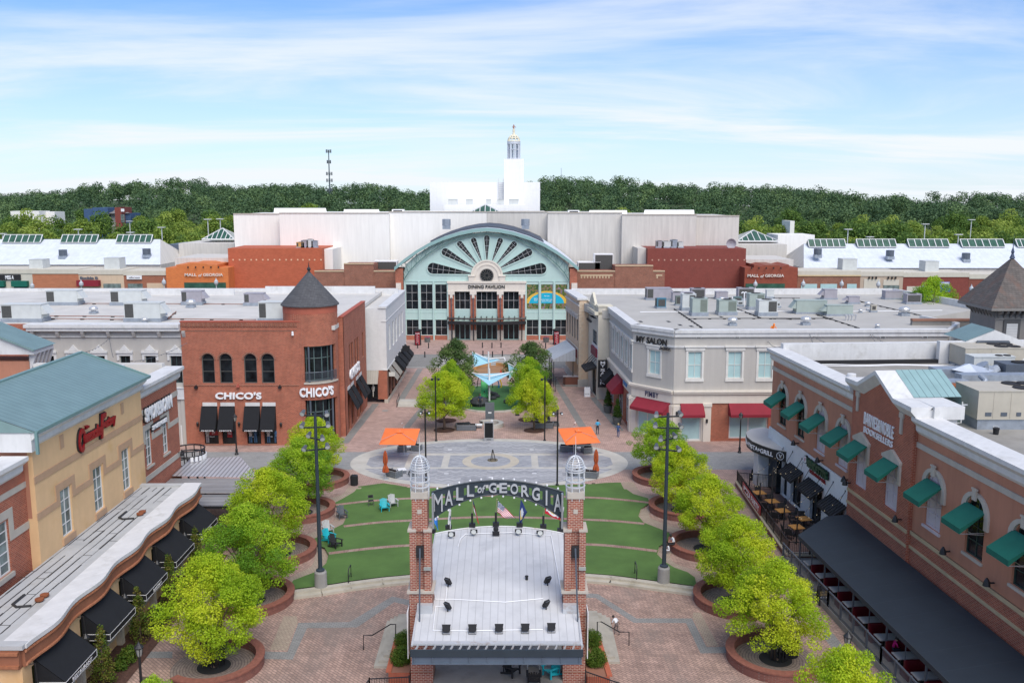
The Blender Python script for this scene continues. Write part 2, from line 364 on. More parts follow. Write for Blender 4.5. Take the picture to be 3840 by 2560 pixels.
def window(root,u0,u1,z0,z1,nx=2,nz=3,fm=None,gm=None,y=.12,fw=.07,bw_=.05,arch=False,sill=None,name='window'):
 fm=fm or white_paint;gm=gm or glass
 mb=MB();y1=y+.09
 if arch:
  r=(u1-u0)/2;cz=z1-r;cu=(u0+u1)/2;K=12
  o=[(cu+r*cos(pi*k/K),cz+r*sin(pi*k/K))for k in range(K+1)];i_=[(cu+(r-fw)*cos(pi*k/K),cz+(r-fw)*sin(pi*k/K))for k in range(K+1)]
  for k in range(K):mb.ext([o[k],o[k+1],i_[k+1],i_[k]],y,y1)
  top=cz
 else:
  top=z1;mb.box(u0+fw,u1-fw,y,y1,z1-fw,z1)
 mb.box(u0,u0+fw,y,y1,z0,top);mb.box(u1-fw,u1,y,y1,z0,top);mb.box(u0+fw,u1-fw,y,y1,z0,z0+fw)
 for i in range(1,nx):
  c=u0+(u1-u0)*i/nx;mb.box(c-bw_/2,c+bw_/2,y+.01,y1-.01,z0+fw,(z1-fw)if not arch else(z1-fw if nx==2 else top))
 for j in range(1,nz):
  c=z0+(top-z0)*j/nz;mb.box(u0+fw,u1-fw,y+.014,y1-.014,c-bw_/2,c+bw_/2)
 if arch:mb.box(u0+fw,u1-fw,y+.012,y1-.012,top-bw_/2,top+bw_/2)
 w=mb.build(name,fm,root)
 g=MB()
 if arch:g.face([(u0,y+.06,z0),(u1,y+.06,z0)]+[(p[0],y+.06,p[1])for p in o])
 else:g.face([(u0,y+.06,z0),(u1,y+.06,z0),(u1,y+.06,z1),(u0,y+.06,z1)])
 g.build('pane',gm,w)
 if sill:
  sb=MB();sb.box(u0-.12,u1+.12,-.12,.12,z0-.16,z0-.003);sb.build('sill',sill,w)
 return w
def spandrel(mb,u0,u1,zc,r,y=0.,m=0,d=.2):
 """fills the corners over a round-headed opening"""
 cu=(u0+u1)/2;K=8
 for s in(-1,1):
  pts=[(cu+s*r,y,zc+r)]+[(cu+s*r*cos(pi/2*k/K),y,zc+r*sin(pi/2*k/K))for k in range(K+1)]
  mb.face(pts if s<0 else pts[::-1],m)
 for k in range(2*K):
  a,b=pi*k/2/K,pi*(k+1)/2/K
  mb.face([(cu+r*cos(a),y,zc+r*sin(a)),(cu+r*cos(b),y,zc+r*sin(b)),(cu+r*cos(b),y+d,zc+r*sin(b)),(cu+r*cos(a),y+d,zc+r*sin(a))],m)
def textmesh(s,bold=.0,shear=0.,ext=.03,spacing=1.):
 c=bpy.data.curves.new("t",'FONT');c.body=s;c.extrude=ext;c.offset=bold;c.shear=shear;c.space_character=spacing;c.resolution_u=3
 o=bpy.data.objects.new("t",c);COL.objects.link(o)
 bpy.context.view_layer.update()
 me=bpy.data.meshes.new_from_object(o.evaluated_get(bpy.context.evaluated_depsgraph_get()))
 bpy.data.objects.remove(o);bpy.data.curves.remove(c)
 return me
def sign(root,s,u0,u1,z0,z1,mat,y=-.08,bold=.02,shear=0.,ext=.06,spacing=1.,name='sign_lettering',bend=None,slope=0.):
 """lettering fitted to a rectangle of the facade"""
 me=textmesh(s,bold,shear,ext,spacing)
 xs=[v.co.x for v in me.vertices];ys=[v.co.y for v in me.vertices]
 a,b,c,d=min(xs),max(xs),min(ys),max(ys)
 for v in me.vertices:
  u=u0+(v.co.x-a)/(b-a)*(u1-u0);zz_=z0+(v.co.y-c)/(d-c)*(z1-z0)+slope*(u-u0);yy=y-v.co.z
  v.co=bend(u,yy,zz_)if bend else(u,yy,zz_)
 me.materials.clear();me.materials.append(mat);me.name=name
 o=bpy.data.objects.new(name,me);COL.objects.link(o);setp(o,root)
 return o
def awning(root,u0,u1,zt,drop,out,mat,val=.25,y=0.,name='awning',sides=True,frame=False,trim=None):
 """sloping fabric awning fixed to the wall"""
 mb=MB();zb=zt-drop
 prof=[(y,zt),(y-out,zb),(y-out,zb-val),(y-out+.03,zb-val),(y-out+.03,zb-.02),(y,zt-.05)]
 mb.extx(prof,u0,u1)
 if sides:
  for u in(u0,u1-.02):mb.extx([(y,zt-.02),(y-out+.01,zb-.01),(y-out+.01,zb-val),(y,zb-val)],u,u+.02)
 o=mb.build(name,mat,root)
 if trim:
  t=MB();e=.035;yy=y-out-.012
  for a,b,c,d in((u0,u1,zb-val,zb-val+e),(u0,u1,zb-e,zb),(u0,u0+e,zb-val+e,zb-e),(u1-e,u1,zb-val+e,zb-e)):t.box(a,b,yy,yy+.01,c,d)
  for a,b,c,d in((y-out,y-.1,zb-val,zb-val+e),(y-out,y-.1,zb-e,zb)):
   t.box(u0-.012,u0-.002,a,b,c,d);t.box(u1+.002,u1+.012,a,b,c,d)
  t.build('piping',trim,o)
 return o
# ground, paving, lawn
def terr(x,y):
 if y<225:return-.03
 t=(y-225)/375.
 h=20*min(t,1.15)**.9+3.5*sin(x*.006+1.3)*min(t,1)+3.2*sin(x*.021+y*.01)*min(t,1)
 return h+max(0,-x-60)*.006*min(t,1)-max(0,x-40)*.022*min(t,1)-.03
mb=MB()
xs=[-2600,-1500]+[-900+60*i for i in range(31)]+[1500,2600]
ys=[-60,10,100,200,225]+[260+45*i for i in range(9)]+[700,900,1600,4200]
for i in range(len(xs)-1):
 for j in range(len(ys)-1):
  q=[(xs[i],ys[j]),(xs[i+1],ys[j]),(xs[i+1],ys[j+1]),(xs[i],ys[j+1])]
  mb.face([(a,b,terr(a,b)-(.04*max(0,b-700)if b>700 else 0))for a,b in q])
struct("ground",mb,M("meadow",(.06,.09,.035),1,var=.4,vs=.02))
def sheet(name,pts,z,mat,kind='structure'):
 mb=MB();mb.face([(p[0],p[1],z)for p in pts]);o=mb.build(name,mat);o['kind']=kind;return o
def sheetf(name,pts,zf,mat):
 mb=MB();mb.face([(p[0],p[1],zf(p[1]))for p in pts]);o=mb.build(name,mat);o['kind']='structure';return o
sheet("pavement",[(-75,15),(75,15),(75,81),(-75,81)],0,pavers)
sheet("plaza_pavement",[(-75,81),(75,81),(75,176),(-75,176)],0,pavers_far)
sheet("cross_street",[(-60,88.6),(60,88.6),(60,95.0),(-60,95.0)],.004,street)
sheet("pavilion_street",[(-75,143.5),(75,143.5),(75,156.5),(-75,156.5)],.004,pavers_grey)
mb=MB()
for k in range(7):mb.box(-12.5,6,144.3+1.6*k,145.1+1.6*k,.005,.009)
mb.box(-75,-14,144.0,144.35,.005,.009);mb.box(8,75,144.0,144.35,.005,.009)
struct("crosswalk_markings",mb,concrete)
for a,b,wdt in(((-18.6,98.5),(-18.0,118),.9),((-15.0,119),(-14.6,143),.9),((12.7,104),(11.0,122),.8),((8.8,100.5),(5.6,143),.9),((-13.4,96),(-9.0,143),.8)):
 d=Vector((b[0]-a[0],b[1]-a[1])).normalized();n=Vector((-d.y,d.x))*wdt/2
 sheet("paving_strip",[(a[0]-n.x,a[1]-n.y),(b[0]-n.x,b[1]-n.y),(b[0]+n.x,b[1]+n.y),(a[0]+n.x,a[1]+n.y)][::-1],.008,pavers_grey)
EX,EY,EA,EB=-2.35,91.4,14.3,8.95
def ell(k,n=72,a=EA,b=EB):return[(EX+a*k[0]*0+a*cos(2*pi*i/n),EY+b*sin(2*pi*i/n))for i in range(n)]
sheet("oval_plaza_border",ell((0,)),.012,concrete)
CH=newmat("chevron_paving");nb=NB(CH[1]);c=nb.n("ShaderNodeTexCoord").outputs['Object'];sp=nb.n("ShaderNodeSeparateXYZ");nb.link(c,sp.inputs[0])
tri=nb.math('PINGPONG',sp.outputs[0],.62);yy=nb.math('ADD',sp.outputs[1],nb.math('MULTIPLY',tri,.7))
fl=nb.math('FLOOR',nb.math('DIVIDE',yy,.27));wn=nb.n("ShaderNodeTexWhiteNoise",noise_dimensions='2D')
cb=nb.n("ShaderNodeCombineXYZ");nb.link(fl,cb.inputs[0]);nb.link(nb.math('FLOOR',nb.math('DIVIDE',sp.outputs[0],2.48)),cb.inputs[1]);nb.link(cb.outputs[0],wn.inputs[0])
k=nb.rng(wn.outputs[0],0,1,0,1);nv=nb.rng(nb.noise(c,3,4),.3,.7,.85,1.1)
q=nb.n("ShaderNodeVectorMath",operation='SCALE');nb.link(nb.mix(k,(.27,.275,.29),(.43,.43,.44)),q.inputs[0]);nb.link(nv,q.inputs['Scale']);nb.link(q.outputs[0],CH[2].inputs['Base Color']);CH[2].inputs['Roughness'].default_value=.9
inn=[(EX+(EA-1.15)*cos(t),EY+(EB-1.0)*sin(t))for t in[2*pi*i/96 for i in range(96)]]
up=[p for p in inn if p[1]>94.1];lo=[p for p in inn if p[1]<88.9];mid=[p for p in inn if 89.3<p[1]<93.7]
up.sort(key=lambda p:p[0]);lo.sort(key=lambda p:p[0])
sheet("chevron_paving",up[::-1],.016,CH[0]);sheet("chevron_paving",lo,.016,CH[0])
for x0,x1 in((-15.2,-10.9),(-10.2,-7.2),(-6.5,-3.0),(-1.7,2.0),(2.7,5.9),(6.6,10.6)):
 yb,yt=89.4,93.6
 q=[(x0,yb),(x1,yb),(x1,yt),(x0,yt)]
 if x0<-14:q=[(-14.9,90.3),(-14.2,yb),(x1,yb),(x1,yt),(-14.2,yt),(-14.9,92.7)]
 if x1>10:q=[(x0,yb),(9.5,yb),(10.3,90.3),(10.3,92.7),(9.5,yt),(x0,yt)]
 sheet("plaza_cobbles",q,.016,ell_grey)
def ring(cx,cy,r0,r1,z,n=40):
 mb=MB()
 for i in range(n):
  a,b=2*pi*i/n,2*pi*(i+1)/n
  mb.face([(cx+r0*cos(a),cy+r0*sin(a),z),(cx+r1*cos(a),cy+r1*sin(a),z),(cx+r1*cos(b),cy+r1*sin(b),z),(cx+r0*cos(b),cy+r0*sin(b),z)])
 return mb
struct("ring_kerb",ring(-2.2,91.5,2.05,2.95,.022),M("ring_stone",(.5,.45,.36),.9,var=.15))
struct("ring_paving",ring(-2.2,91.5,.02,2.05,.020),ell_grey)
def zl(y):return .02+.30*max(0,min(1,(83-y)/22))
L_=[B2(*p)for p in((870,192),(700,215),(672,252),(590,302),(510,345),(600,372),(622,425),(596,480),(500,530),(388,590),(400,622),(470,650),(497,700),(480,760),(420,815),(330,850),(255,880),(218,945))]
Fl=[B2(*p)for p in((440,917),(640,885),(860,856),(1055,838))]
Fr_=[B3(*p)for p in((300,822),(495,828),(680,842),(850,864),(1065,893),(1262,920))]
R_=[B3(*p)for p in((1250,860),(1200,822),(1110,790),(1040,745),(992,695),(1005,640),(1090,585),(1075,545),(1010,515),(900,470),(864,425),(880,375),(940,335),(930,298),(830,268),(770,225),(760,187))]
T_=[B3(*p)for p in((640,190),(560,198))]+[GA(1500,445),GA(1100,470),GA(700,465)]+[B2(*p)for p in((1070,228),(960,205))]
Lw=[G(*p,.15)for p in L_+Fl+Fr_+R_+T_]
sheetf("lawn",Lw,zl,turf)
def strip(name,pts,wd,zf,mat,sub=6):
 """ribbon along a smooth line of world points"""
 P=[Vector(p)for p in pts];Q=[]
 for i in range(len(P)-1):
  a=P[max(i-1,0)];b=P[i];c=P[i+1];d=P[min(i+2,len(P)-1)]
  for k in range(sub):
   t=k/sub;Q.append(.5*((2*b)+(c-a)*t+(2*a-5*b+4*c-d)*t*t+(3*b-a-3*c+d)*t**3))
 Q.append(P[-1]);mb=MB();E=[]
 for i,q in enumerate(Q):
  d=(Q[min(i+1,len(Q)-1)]-Q[max(i-1,0)]);d.z=0;d.normalize();n=Vector((-d.y,d.x,0))*wd/2
  E.append((q-n,q+n))
 for i in range(len(E)-1):
  f=[E[i][0],E[i+1][0],E[i+1][1],E[i][1]]
  mb.face([(p.x,p.y,zf(p.y))for p in f])
 return struct(name,mb,mat),Q
brick_strip=BRICK("brick_strip",(.36,.2,.16),(.26,.14,.115),(.3,.25,.2),.16,.6,.02,0,True,.2,(.4,.32,.25),.7)
for pts in(((B2,512,350),(B2,780,318),(B2,1068,299),(GA,1130,568),(B3,490,292),(B3,740,308),(B3,940,330)),((B2,600,498),(B2,840,470),(B2,1060,456),(GA,1130,838),(B3,495,450),(B3,720,462),(B3,905,480)),((B2,498,690),(B2,780,655),(B2,1058,633),(GA,1130,1180),(B3,500,626),(B3,760,645),(B3,992,674))):
 strip("brick_path",[G(*p[0](p[1],p[2]),.15)for p in pts],.50,lambda y:zl(y)+.005,brick_strip)
for pts in(((B2,690,225),(B2,630,285),(B2,470,330)),((B2,600,400),(B2,590,460),(B2,430,545),(B2,330,570)),((B2,400,600),(B2,470,680),(B2,440,770),(B2,330,830),(B2,230,900))):
 strip("sett_apron",[G(*p[0](p[1]-12,p[2]),.1)for p in pts],1.25,lambda y:.03,pavers_tan)
for pts in(((B3,775,190),(B3,820,255),(B3,960,310)),((B3,890,370),(B3,885,435),(B3,1040,500),(B3,1180,540)),((B3,1110,590),(B3,1015,680),(B3,1060,755),(B3,1220,815),(B3,1300,890))):
 strip("sett_apron",[G(*p[0](p[1]+12,p[2]),.1)for p in pts],1.25,lambda y:.03,pavers_tan)
edge=[G(*p,.25)for p in[L_[-1]]+Fl+Fr_]
mbs=MB()
for k,(off,z)in enumerate(((-.07,.33),(.37,.17))):
 for i in range(len(edge)-1):
  a,b=edge[i],edge[i+1];d=(b-a).normalized();n=Vector((d.y,-d.x,0))
  if n.y>0:n=-n
  p=[a+n*(off+.0),b+n*(off+.0),b+n*(off+.45),a+n*(off+.45)]
  mbs.prism([(q.x,q.y)for q in p],-.02-.01*k,z,bottom=False)
struct("lawn_steps",mbs,M("step_stone",(.46,.42,.34),.9,var=.2,stain=(.3,.27,.2),sts=.8))
sheet("paving_band",[G(*B2(*p))for p in((20,1350),(215,1355),(290,1155),(640,1150),(930,975),(1060,1002),(1060,1040),(945,1015),(690,1187),(350,1192),(250,1407),(20,1402))],.006,pavers_grey)
sheet("paving_band",[G(*B3(*p))for p in((500,950),(590,960),(850,1125),(1230,1125),(1330,1320),(1480,1320),(1480,1362),(1290,1365),(1190,1157),(830,1155),(570,985),(500,985))],.006,pavers_grey)
sheet("tan_band",[G(*B2(*p))for p in((95,1340),(190,1110),(280,1110),(285,1148),(212,1345))],.005,pavers_tan)
sheet("tan_band",[G(*B3(*p))for p in((1335,1312),(1234,1118),(1240,1085),(1290,1085),(1410,1312))],.005,pavers_tan)
sheet("paving_band",[G(*GE(*p))for p in((60,1180),(480,1180),(480,1260),(20,1260))],.006,pavers_grey)
sheet("paving_band",[G(*GD(*p))for p in((1750,860),(1860,980),(2000,1150),(2220,1420),(2352,1600),(2230,1600),(1980,1330),(1720,1000))][::-1],.006,pavers_grey)
for p,q in(((GE,110,1480),(245,1540)),((GD,1830,1350),(1950,1410)),((B2,60,870),(100,915)),((A1,1780,1505),(1865,1518)),((A2,1165,1065),(1210,1080)),((B2,476,640),(500,655)),((B2,478,785),(505,802)),((B2,1000,222),(1028,232)),((B3,497,203),(523,212)),((B3,545,197),(570,206))):
 a=G(*p[0](*p[1:]),.05);b=G(*p[0](*q),.05)
 z=(zl(a.y)+.006)if(-13<a.x<10 and 61<a.y<83)else .013
 sheet("drain_cover",[(a.x,b.y),(b.x,b.y),(b.x,a.y),(a.x,a.y)],z,concrete_dk if p[0]in(A2,)else M("cover",(.1,.07,.05),.8))
# trees and planting
def leafmat(name,cols,rough=.65,trans=.4):
 """leaf colour picked per clump from the attribute 'tint' (kind of growth), not by light"""
 m,nt,bs=newmat(name);nb=NB(nt)
 at=nb.n("ShaderNodeAttribute",attribute_name="tint")
 cr=nb.n("ShaderNodeValToRGB");nb.link(at.outputs['Fac'],cr.inputs[0])
 el=cr.color_ramp.elements
 while len(el)<len(cols):el.new(.5)
 for i,c in enumerate(cols):el[i].position=i/(len(cols)-1);el[i].color=(*c,1)
 nb.link(cr.outputs[0],bs.inputs['Base Color']);bs.inputs['Roughness'].default_value=rough;bs.inputs['Specular IOR Level'].default_value=.25
 tr=nb.n("ShaderNodeBsdfTranslucent");nb.link(cr.outputs[0],tr.inputs[0])
 ms=nb.n("ShaderNodeMixShader");ms.inputs[0].default_value=trans;nb.link(bs.outputs[0],ms.inputs[1]);nb.link(tr.outputs[0],ms.inputs[2])
 nb.link(ms.outputs[0],nt.nodes['Material Output'].inputs[0])
 return m
leaf_lime=leafmat("leaf_lime",[(.22,.38,.02),(.36,.52,.022),(.50,.63,.03),(.62,.68,.04)])
leaf_mid=leafmat("leaf_mid",[(.14,.30,.025),(.23,.42,.025),(.34,.53,.03),(.48,.62,.04)])
leaf_soft=leafmat("leaf_soft",[(.07,.13,.04),(.13,.21,.06),(.2,.29,.08)])
leaf_belt=leafmat("leaf_belt",[(.075,.15,.035),(.15,.25,.05),(.27,.37,.065),(.38,.46,.09)])
leaf_wood=leafmat("leaf_wood",[(.05,.10,.045),(.085,.15,.06),(.15,.23,.08)],trans=.1)
leaf_shrub=leafmat("leaf_shrub",[(.045,.10,.015),(.09,.17,.02),(.16,.22,.03),(.2,.17,.04)])
def crown_mesh(name,blobs,nper,ls,rnd,tint,flat=.75):
 """leaf-sized quads on many small clumps; blobs = (x,y,z,r,tint)"""
 vs=[];ts=[]
 ga=rnd.gauss;un=rnd.uniform
 for bx,by,bz,br,bt in blobs:
  n=max(4,int(nper*br*br))
  for _ in range(n):
   x,y,z=ga(0,1),ga(0,1),ga(0,1);l=(x*x+y*y+z*z)**.5 or 1
   k=br*(un(.35,1)**.45)*un(.9,1.08);x,y,z=x/l,y/l,z/l
   cx,cy,cz=bx+x*k,by+y*k,bz+z*k*flat
   a1,a2,a3=x*.6+ga(0,.5),y*.6+ga(0,.5),z*.6+.35+ga(0,.5)
   nn=Vector((a1,a2,a3)).normalized();t=nn.cross(Vector((ga(0,1),ga(0,1),ga(0,1)))).normalized();b=nn.cross(t)
   s=ls*un(.6,1.3);t=t*s;b=b*s*.62
   vs+=[(cx-t.x,cy-t.y,cz-t.z),(cx+b.x,cy+b.y,cz+b.z),(cx+t.x,cy+t.y,cz+t.z),(cx-b.x,cy-b.y,cz-b.z)]
   ts.append(min(1,max(0,bt+ga(0,.09))))
 nf=len(vs)//4
 me=bpy.data.meshes.new(name);me.from_pydata(vs,[],[(4*i,4*i+1,4*i+2,4*i+3)for i in range(nf)])
 at=me.attributes.new("tint",'FLOAT','FACE');at.data.foreach_set('value',ts)
 return me
def limbs(mb,h0,R_,Ht,rnd,r=.16,nl=6):
 mb.tube([(0,0,0),(.03,.02,h0*.5),(-.02,.03,h0),(.05,0,h0+(Ht-h0)*.55)],[r*1.25,r,r*.8,r*.3],8)
 for i in range(nl):
  a=2*pi*i/nl+rnd.uniform(-.3,.3);l=R_*rnd.uniform(.55,.85);z=h0*rnd.uniform(.85,1.15)
  zt=h0+(Ht-h0)*rnd.uniform(.3,.8)
  mb.tube([(0,0,z),(cos(a)*l*.4,sin(a)*l*.4,z+(zt-z)*.5),(cos(a)*l,sin(a)*l,zt)],[r*.5,r*.32,r*.1],5)
def blobset(rnd,R_,h0,Ht,n,shape=.5,tint=(.2,.8),rb=(.16,.3),top=.9):
 """clump centres over an uneven rounded crown, growth colour in patches"""
 out=[];p1,p2,p3,p4=[rnd.uniform(0,6.28)for _ in range(4)];R0=R_
 for i in range(n):
  t=rnd.uniform(0,1)**.8
  z=h0+(Ht-h0)*t
  prof=(sin(pi*min(1,(t*.82+.16)))**.65)
  rr=R_*prof*rnd.uniform(.55,1)**.5 if rnd.random()<.82 else R_*prof*rnd.uniform(0,.6)
  a=rnd.uniform(0,2*pi);br=R0*rnd.uniform(*rb)
  rr*=1+.13*sin(3*a+p1+2*t)+.09*sin(5*a+p2-4*t);z+=.25*sin(2*a+p3)*R0/3
  rr=max(0,rr-br*.55)
  tv=tint[0]+(tint[1]-tint[0])*min(1,max(0,.5+.3*sin(rr*cos(a)*1.5/R0*2.2+p3)+.3*sin(z*1.3+p4+2*a)+rnd.uniform(-.22,.22)))
  out.append((rr*cos(a),rr*sin(a),z-br*.3,br,tv))
 return out
TREES={}
def proto(key,R_,h0,Ht,nb_,nper,ls,lm,tint,trunk=.14,rb=(.16,.3),nl=6):
 rnd=random.Random(hash_(key));me=crown_mesh('crown',blobset(rnd,R_,h0,Ht,nb_,tint=tint,rb=rb),nper,ls,rnd,None);me.materials.append(lm)
 tb=MB();limbs(tb,h0,R_,Ht,rnd,trunk,nl);i=len(TREES)
 tm=tb.build('trunk',bark);tmesh=tm.data;bpy.data.objects.remove(tm)
 tmesh.polygons.foreach_set('use_smooth',[True]*len(tmesh.polygons))
 TREES[key]=(me,tmesh)
def hash_(s):return sum(ord(c)*(i+3)for i,c in enumerate(s))
def tree(key,loc,label,name='shade_tree',s=(1,1,1),rz=0,group=None,cat='tree'):
 t=thing(name,label,cat,loc,rz,group);t.scale=s
 for nm,me in zip(('crown','trunk'),TREES[key]):
  o=bpy.data.objects.new(nm,me);COL.objects.link(o);setp(o,t)
 return t
proto('limeA',3.1,1.7,7.0,150,640,.064,leaf_lime,(.2,1.0),rb=(.12,.27))
proto('limeB',3.1,1.7,7.0,150,640,.064,leaf_lime,(.05,.95),rb=(.12,.27))
proto('midA',3.1,1.6,7.0,150,640,.064,leaf_mid,(.0,.9),rb=(.12,.27))
proto('soft',3.6,1.2,7.4,110,190,.11,leaf_soft,(.0,1.0),rb=(.15,.26))
GL='lime green trees in round brick planters on the left';GR='lime green trees in round brick planters on the right'
def pl(edge,side,r=2.9):
 g=G(*edge,.0);return Vector((g.x+side*r,g.y+.1,0))
PLL=[pl(B2(50,1462),-1),pl(B2(258,1010),-1),pl(B2(412,690),-1),pl(B2(540,408),-1),pl(B2(638,196),-1)]
PLR=[pl(GD(540,1290),1),pl(GD(135,580),1),pl(B3(1070,655),1),pl(B3(935,392),1),pl(B3(822,176),1)]
wl=['nearest the camera','second from the camera','third, halfway along the lawn','fourth, beside the upper lawn','farthest, beside the oval plaza']
setts=newmat("ring_setts");nb=NB(setts[1]);c=nb.n("ShaderNodeTexCoord").outputs['Object'];ln=nb.n("ShaderNodeVectorMath",operation='LENGTH');nb.link(c,ln.inputs[0])
fr=nb.math('FRACT',nb.math('DIVIDE',ln.outputs['Value'],.17));k=nb.math('LESS_THAN',fr,.22)
q=nb.n("ShaderNodeVectorMath",operation='SCALE');nb.link(nb.mix(k,(.27,.21,.18),(.13,.10,.09)),q.inputs[0]);nb.link(nb.rng(nb.noise(c,5,5),.3,.7,.7,1.15),q.inputs['Scale']);nb.link(q.outputs[0],setts[2].inputs['Base Color']);setts[2].inputs['Roughness'].default_value=.9
def planter(c,side,i):
 """low C-shaped brick seat wall round a tree; the gap faces the shops"""
 t=thing('brick_planter','round brick seat wall on the %s of the lawn, %s'%('left' if side<0 else 'right',wl[i]),'planter',c,0,'curved brick seat walls round the trees')
 ro,ri,h=2.9,2.42,.52;n=40
 a0,a1=(radians(-125),radians(125))if side<0 else(radians(55),radians(305))
 mb=MB();mc=MB()
 mb.lathe([(ri,h),(ri,0),(ro-.05,0),(ro-.05,h),(ri,h)],n=n,a0=a0,a1=a1)
 mc.lathe([(ri-.03,h+.002),(ro,h+.002),(ro,h+.09),(ri-.03,h+.09),(ri-.03,h+.002)],n=n,a0=a0,a1=a1)
 for a in(a0,a1):
  mb.face([(r*cos(a),r*sin(a),z)for r,z in((ri,0),(ro-.05,0),(ro-.05,h),(ri,h))])
  mc.face([(r*cos(a),r*sin(a),z)for r,z in((ri-.03,h),(ro,h),(ro,h+.09),(ri-.03,h+.09))])
 mb.build('wall',brick_planter,t);mc.build('coping',brick_cap,t)
 mf=MB();mf.lathe([(.95,.038),(ri-.01,.038)],n=40);mf.build('sett_floor',setts[0],t)
 mg=MB();mg.lathe([(.2,.045),(.96,.045)],n=28);mg.build('tree_grate',blackm,t)
keysL=['limeA','midA','limeB','midA','limeB'];keysR=['limeA','limeA','limeB','limeA','midA']
wr=['leaning over the planter by the black tree bench','between the pale concrete pole base and the dark canopy','beside the red patio banner','in front of the patio tables','in front of the grey salon building']
wlt=['beside the black restaurant awnings','above the dark litter bin','behind the tall left floodlight pole','left of the grey adirondack chair','in front of the round brick tower']
OFFL=[(.1,.2),(-.2,0),(-.7,.3),(-.3,1.2),(-.5,.6)];OFFR=[(-.15,0),(-.1,-.3),(.1,0),(-.3,.3),(-.2,.4)]
for i,c in enumerate(PLL):
 planter(c,-1,i)
 s=(.98,.98,.92)if i==0 else(1.04,1.04,.94)if i<3 else(.95,.95,.88)
 tree(keysL[i],c+Vector((*OFFL[i],0)),('yellow lime' if i in(0,2,4)else 'fresh green')+' shade tree '+wlt[i],s=s,rz=i*1.3,group=GL)
for i,c in enumerate(PLR):
 planter(c,1,i)
 s=(.93,.93,.85)if i==0 else(.9,.9,.84)
 tree(keysR[i],c+Vector((*OFFR[i],0)),('bright yellow lime' if i<4 else 'fresh green')+' shade tree '+wr[i],s=s,rz=2+i*1.7,group=GR)
tree('limeB',Vector((15.6,39.9,-.75)),'yellow lime tree top poking up at the bottom edge of the photo on the right',s=(.8,.8,.98),group='tree tops at the bottom edge')
tree('midA',Vector((-16.6,39.0,-1.3)),'pale green tree top poking up at the bottom edge of the photo on the left',s=(.6,.6,.9),rz=1,group='tree tops at the bottom edge')
def mulch_ring(c):
 mb=MB();mb.lathe([(.0001,.09),(.75,.06),(1.25,.02)],n=24);o=mb.build('mulch_bed',mulch);o.location=(c[0],c[1],.014);o['kind']='structure'
cA=G(*A2(1730,1255));cB=G(*A3(205,1258));cC=G(*A2(1748,1168));cD=G(*A3(150,1160))
tree('limeB',cA,'front lime green tree left of the information screen',s=(1.12,1.12,.98),rz=.4)
tree('limeA',cB,'front lime green tree right of the information screen',s=(.88,.88,.98),rz=2.2)
tree('midA',cC+Vector((.3,5.5,0)),'green tree just behind the front lime tree on the left of the play lawn',s=(.85,.85,.9),rz=1.4)
tree('midA',cD+Vector((.2,5,0)),'fresh green tree just behind the front lime tree on the right of the play lawn',s=(.85,.85,.95),rz=3.1)
for c in(cA,cB,cC,cD):mulch_ring(c)
tree('soft',Vector((-7.8,124,0)),'feathery dark green tree left of the blue shade sails','feathery_tree',s=(1.0,1.0,1.0),group='feathery dark green trees by the crossing')
tree('soft',Vector((2.6,124,0)),'feathery dark green tree right of the blue shade sails','feathery_tree',s=(1.0,1.0,.95),rz=2,group='feathery dark green trees by the crossing')
for kk,(tn,sd_)in enumerate((((.0,.7),11),((.3,1.0),12),((.1,.85),13))):
 proto('belt%d'%kk,5.5,1.5,12.5,34,34,.30,leaf_belt,tn,.25,(.26,.42),4)
rb_=random.Random(5);sidew=[]
cnt=0
GBT='pale green trees in the belt beyond the mall'
spots=[]
for row,(yy,zz2)in enumerate(((236,0),(250,0),(266,0),(284,0),(305,0),(330,0))):
 x=-yy*.58
 while x<yy*.58:
  x+=rb_.uniform(7.0,11.5)
  if-68<x<68 and row==0:continue
  if-52<x<44 and row<4:continue
  if-24<x<14:continue
  spots.append((x+rb_.uniform(-1.5,1.5),yy+rb_.uniform(-6,6),row))
SEC=((-99,'at the far left edge'),(60,'left of the cream building'),(190,'just left of the blue hotel'),(300,'around the blue hotel'),(400,'right of the blue hotel'),(470,'left of the left glass pyramid'),(540,'behind the left glass pyramid'),(630,'by the leftmost roof hood'),(760,'between the two left roof hoods'),(880,'left of the white tower block'),(1240,'right of the white tower block'),(1350,'by the inner right roof hood'),(1450,'between the two right roof hoods'),(1600,'right of the rightmost roof hood'),(1700,'behind the right glass pyramid'),(1790,'behind the cream cornice block'),(1880,'above the first right skylight'),(1980,'above the second right skylight'),(2080,'above the third right skylight'),(2190,'above the fourth right skylight'),(2290,'at the far right edge'))
RW=('front','second','third','fourth','fifth','rearmost');TN=('deep green','pale yellow green','mid green')
for x,y,row in spots:
 z=terr(x,y);s=rb_.uniform(.95,1.35);k=rb_.randrange(3);px=1176+x/y*2100;sec=[n for e,n in SEC if e<=px]
 if not sec or px>2450 or(row>3 and 215<px<310):continue
 t=tree('belt%d'%k,(x,y,z-.3),'%s %s tree, %s row, %s'%('tall' if s>1.15 else 'small',TN[k],RW[row],sec[-1]),'belt_tree',(s,s,s*rb_.uniform(.88,1.08)),rb_.uniform(0,6),GBT)
blobs=[];rf=random.Random(21)
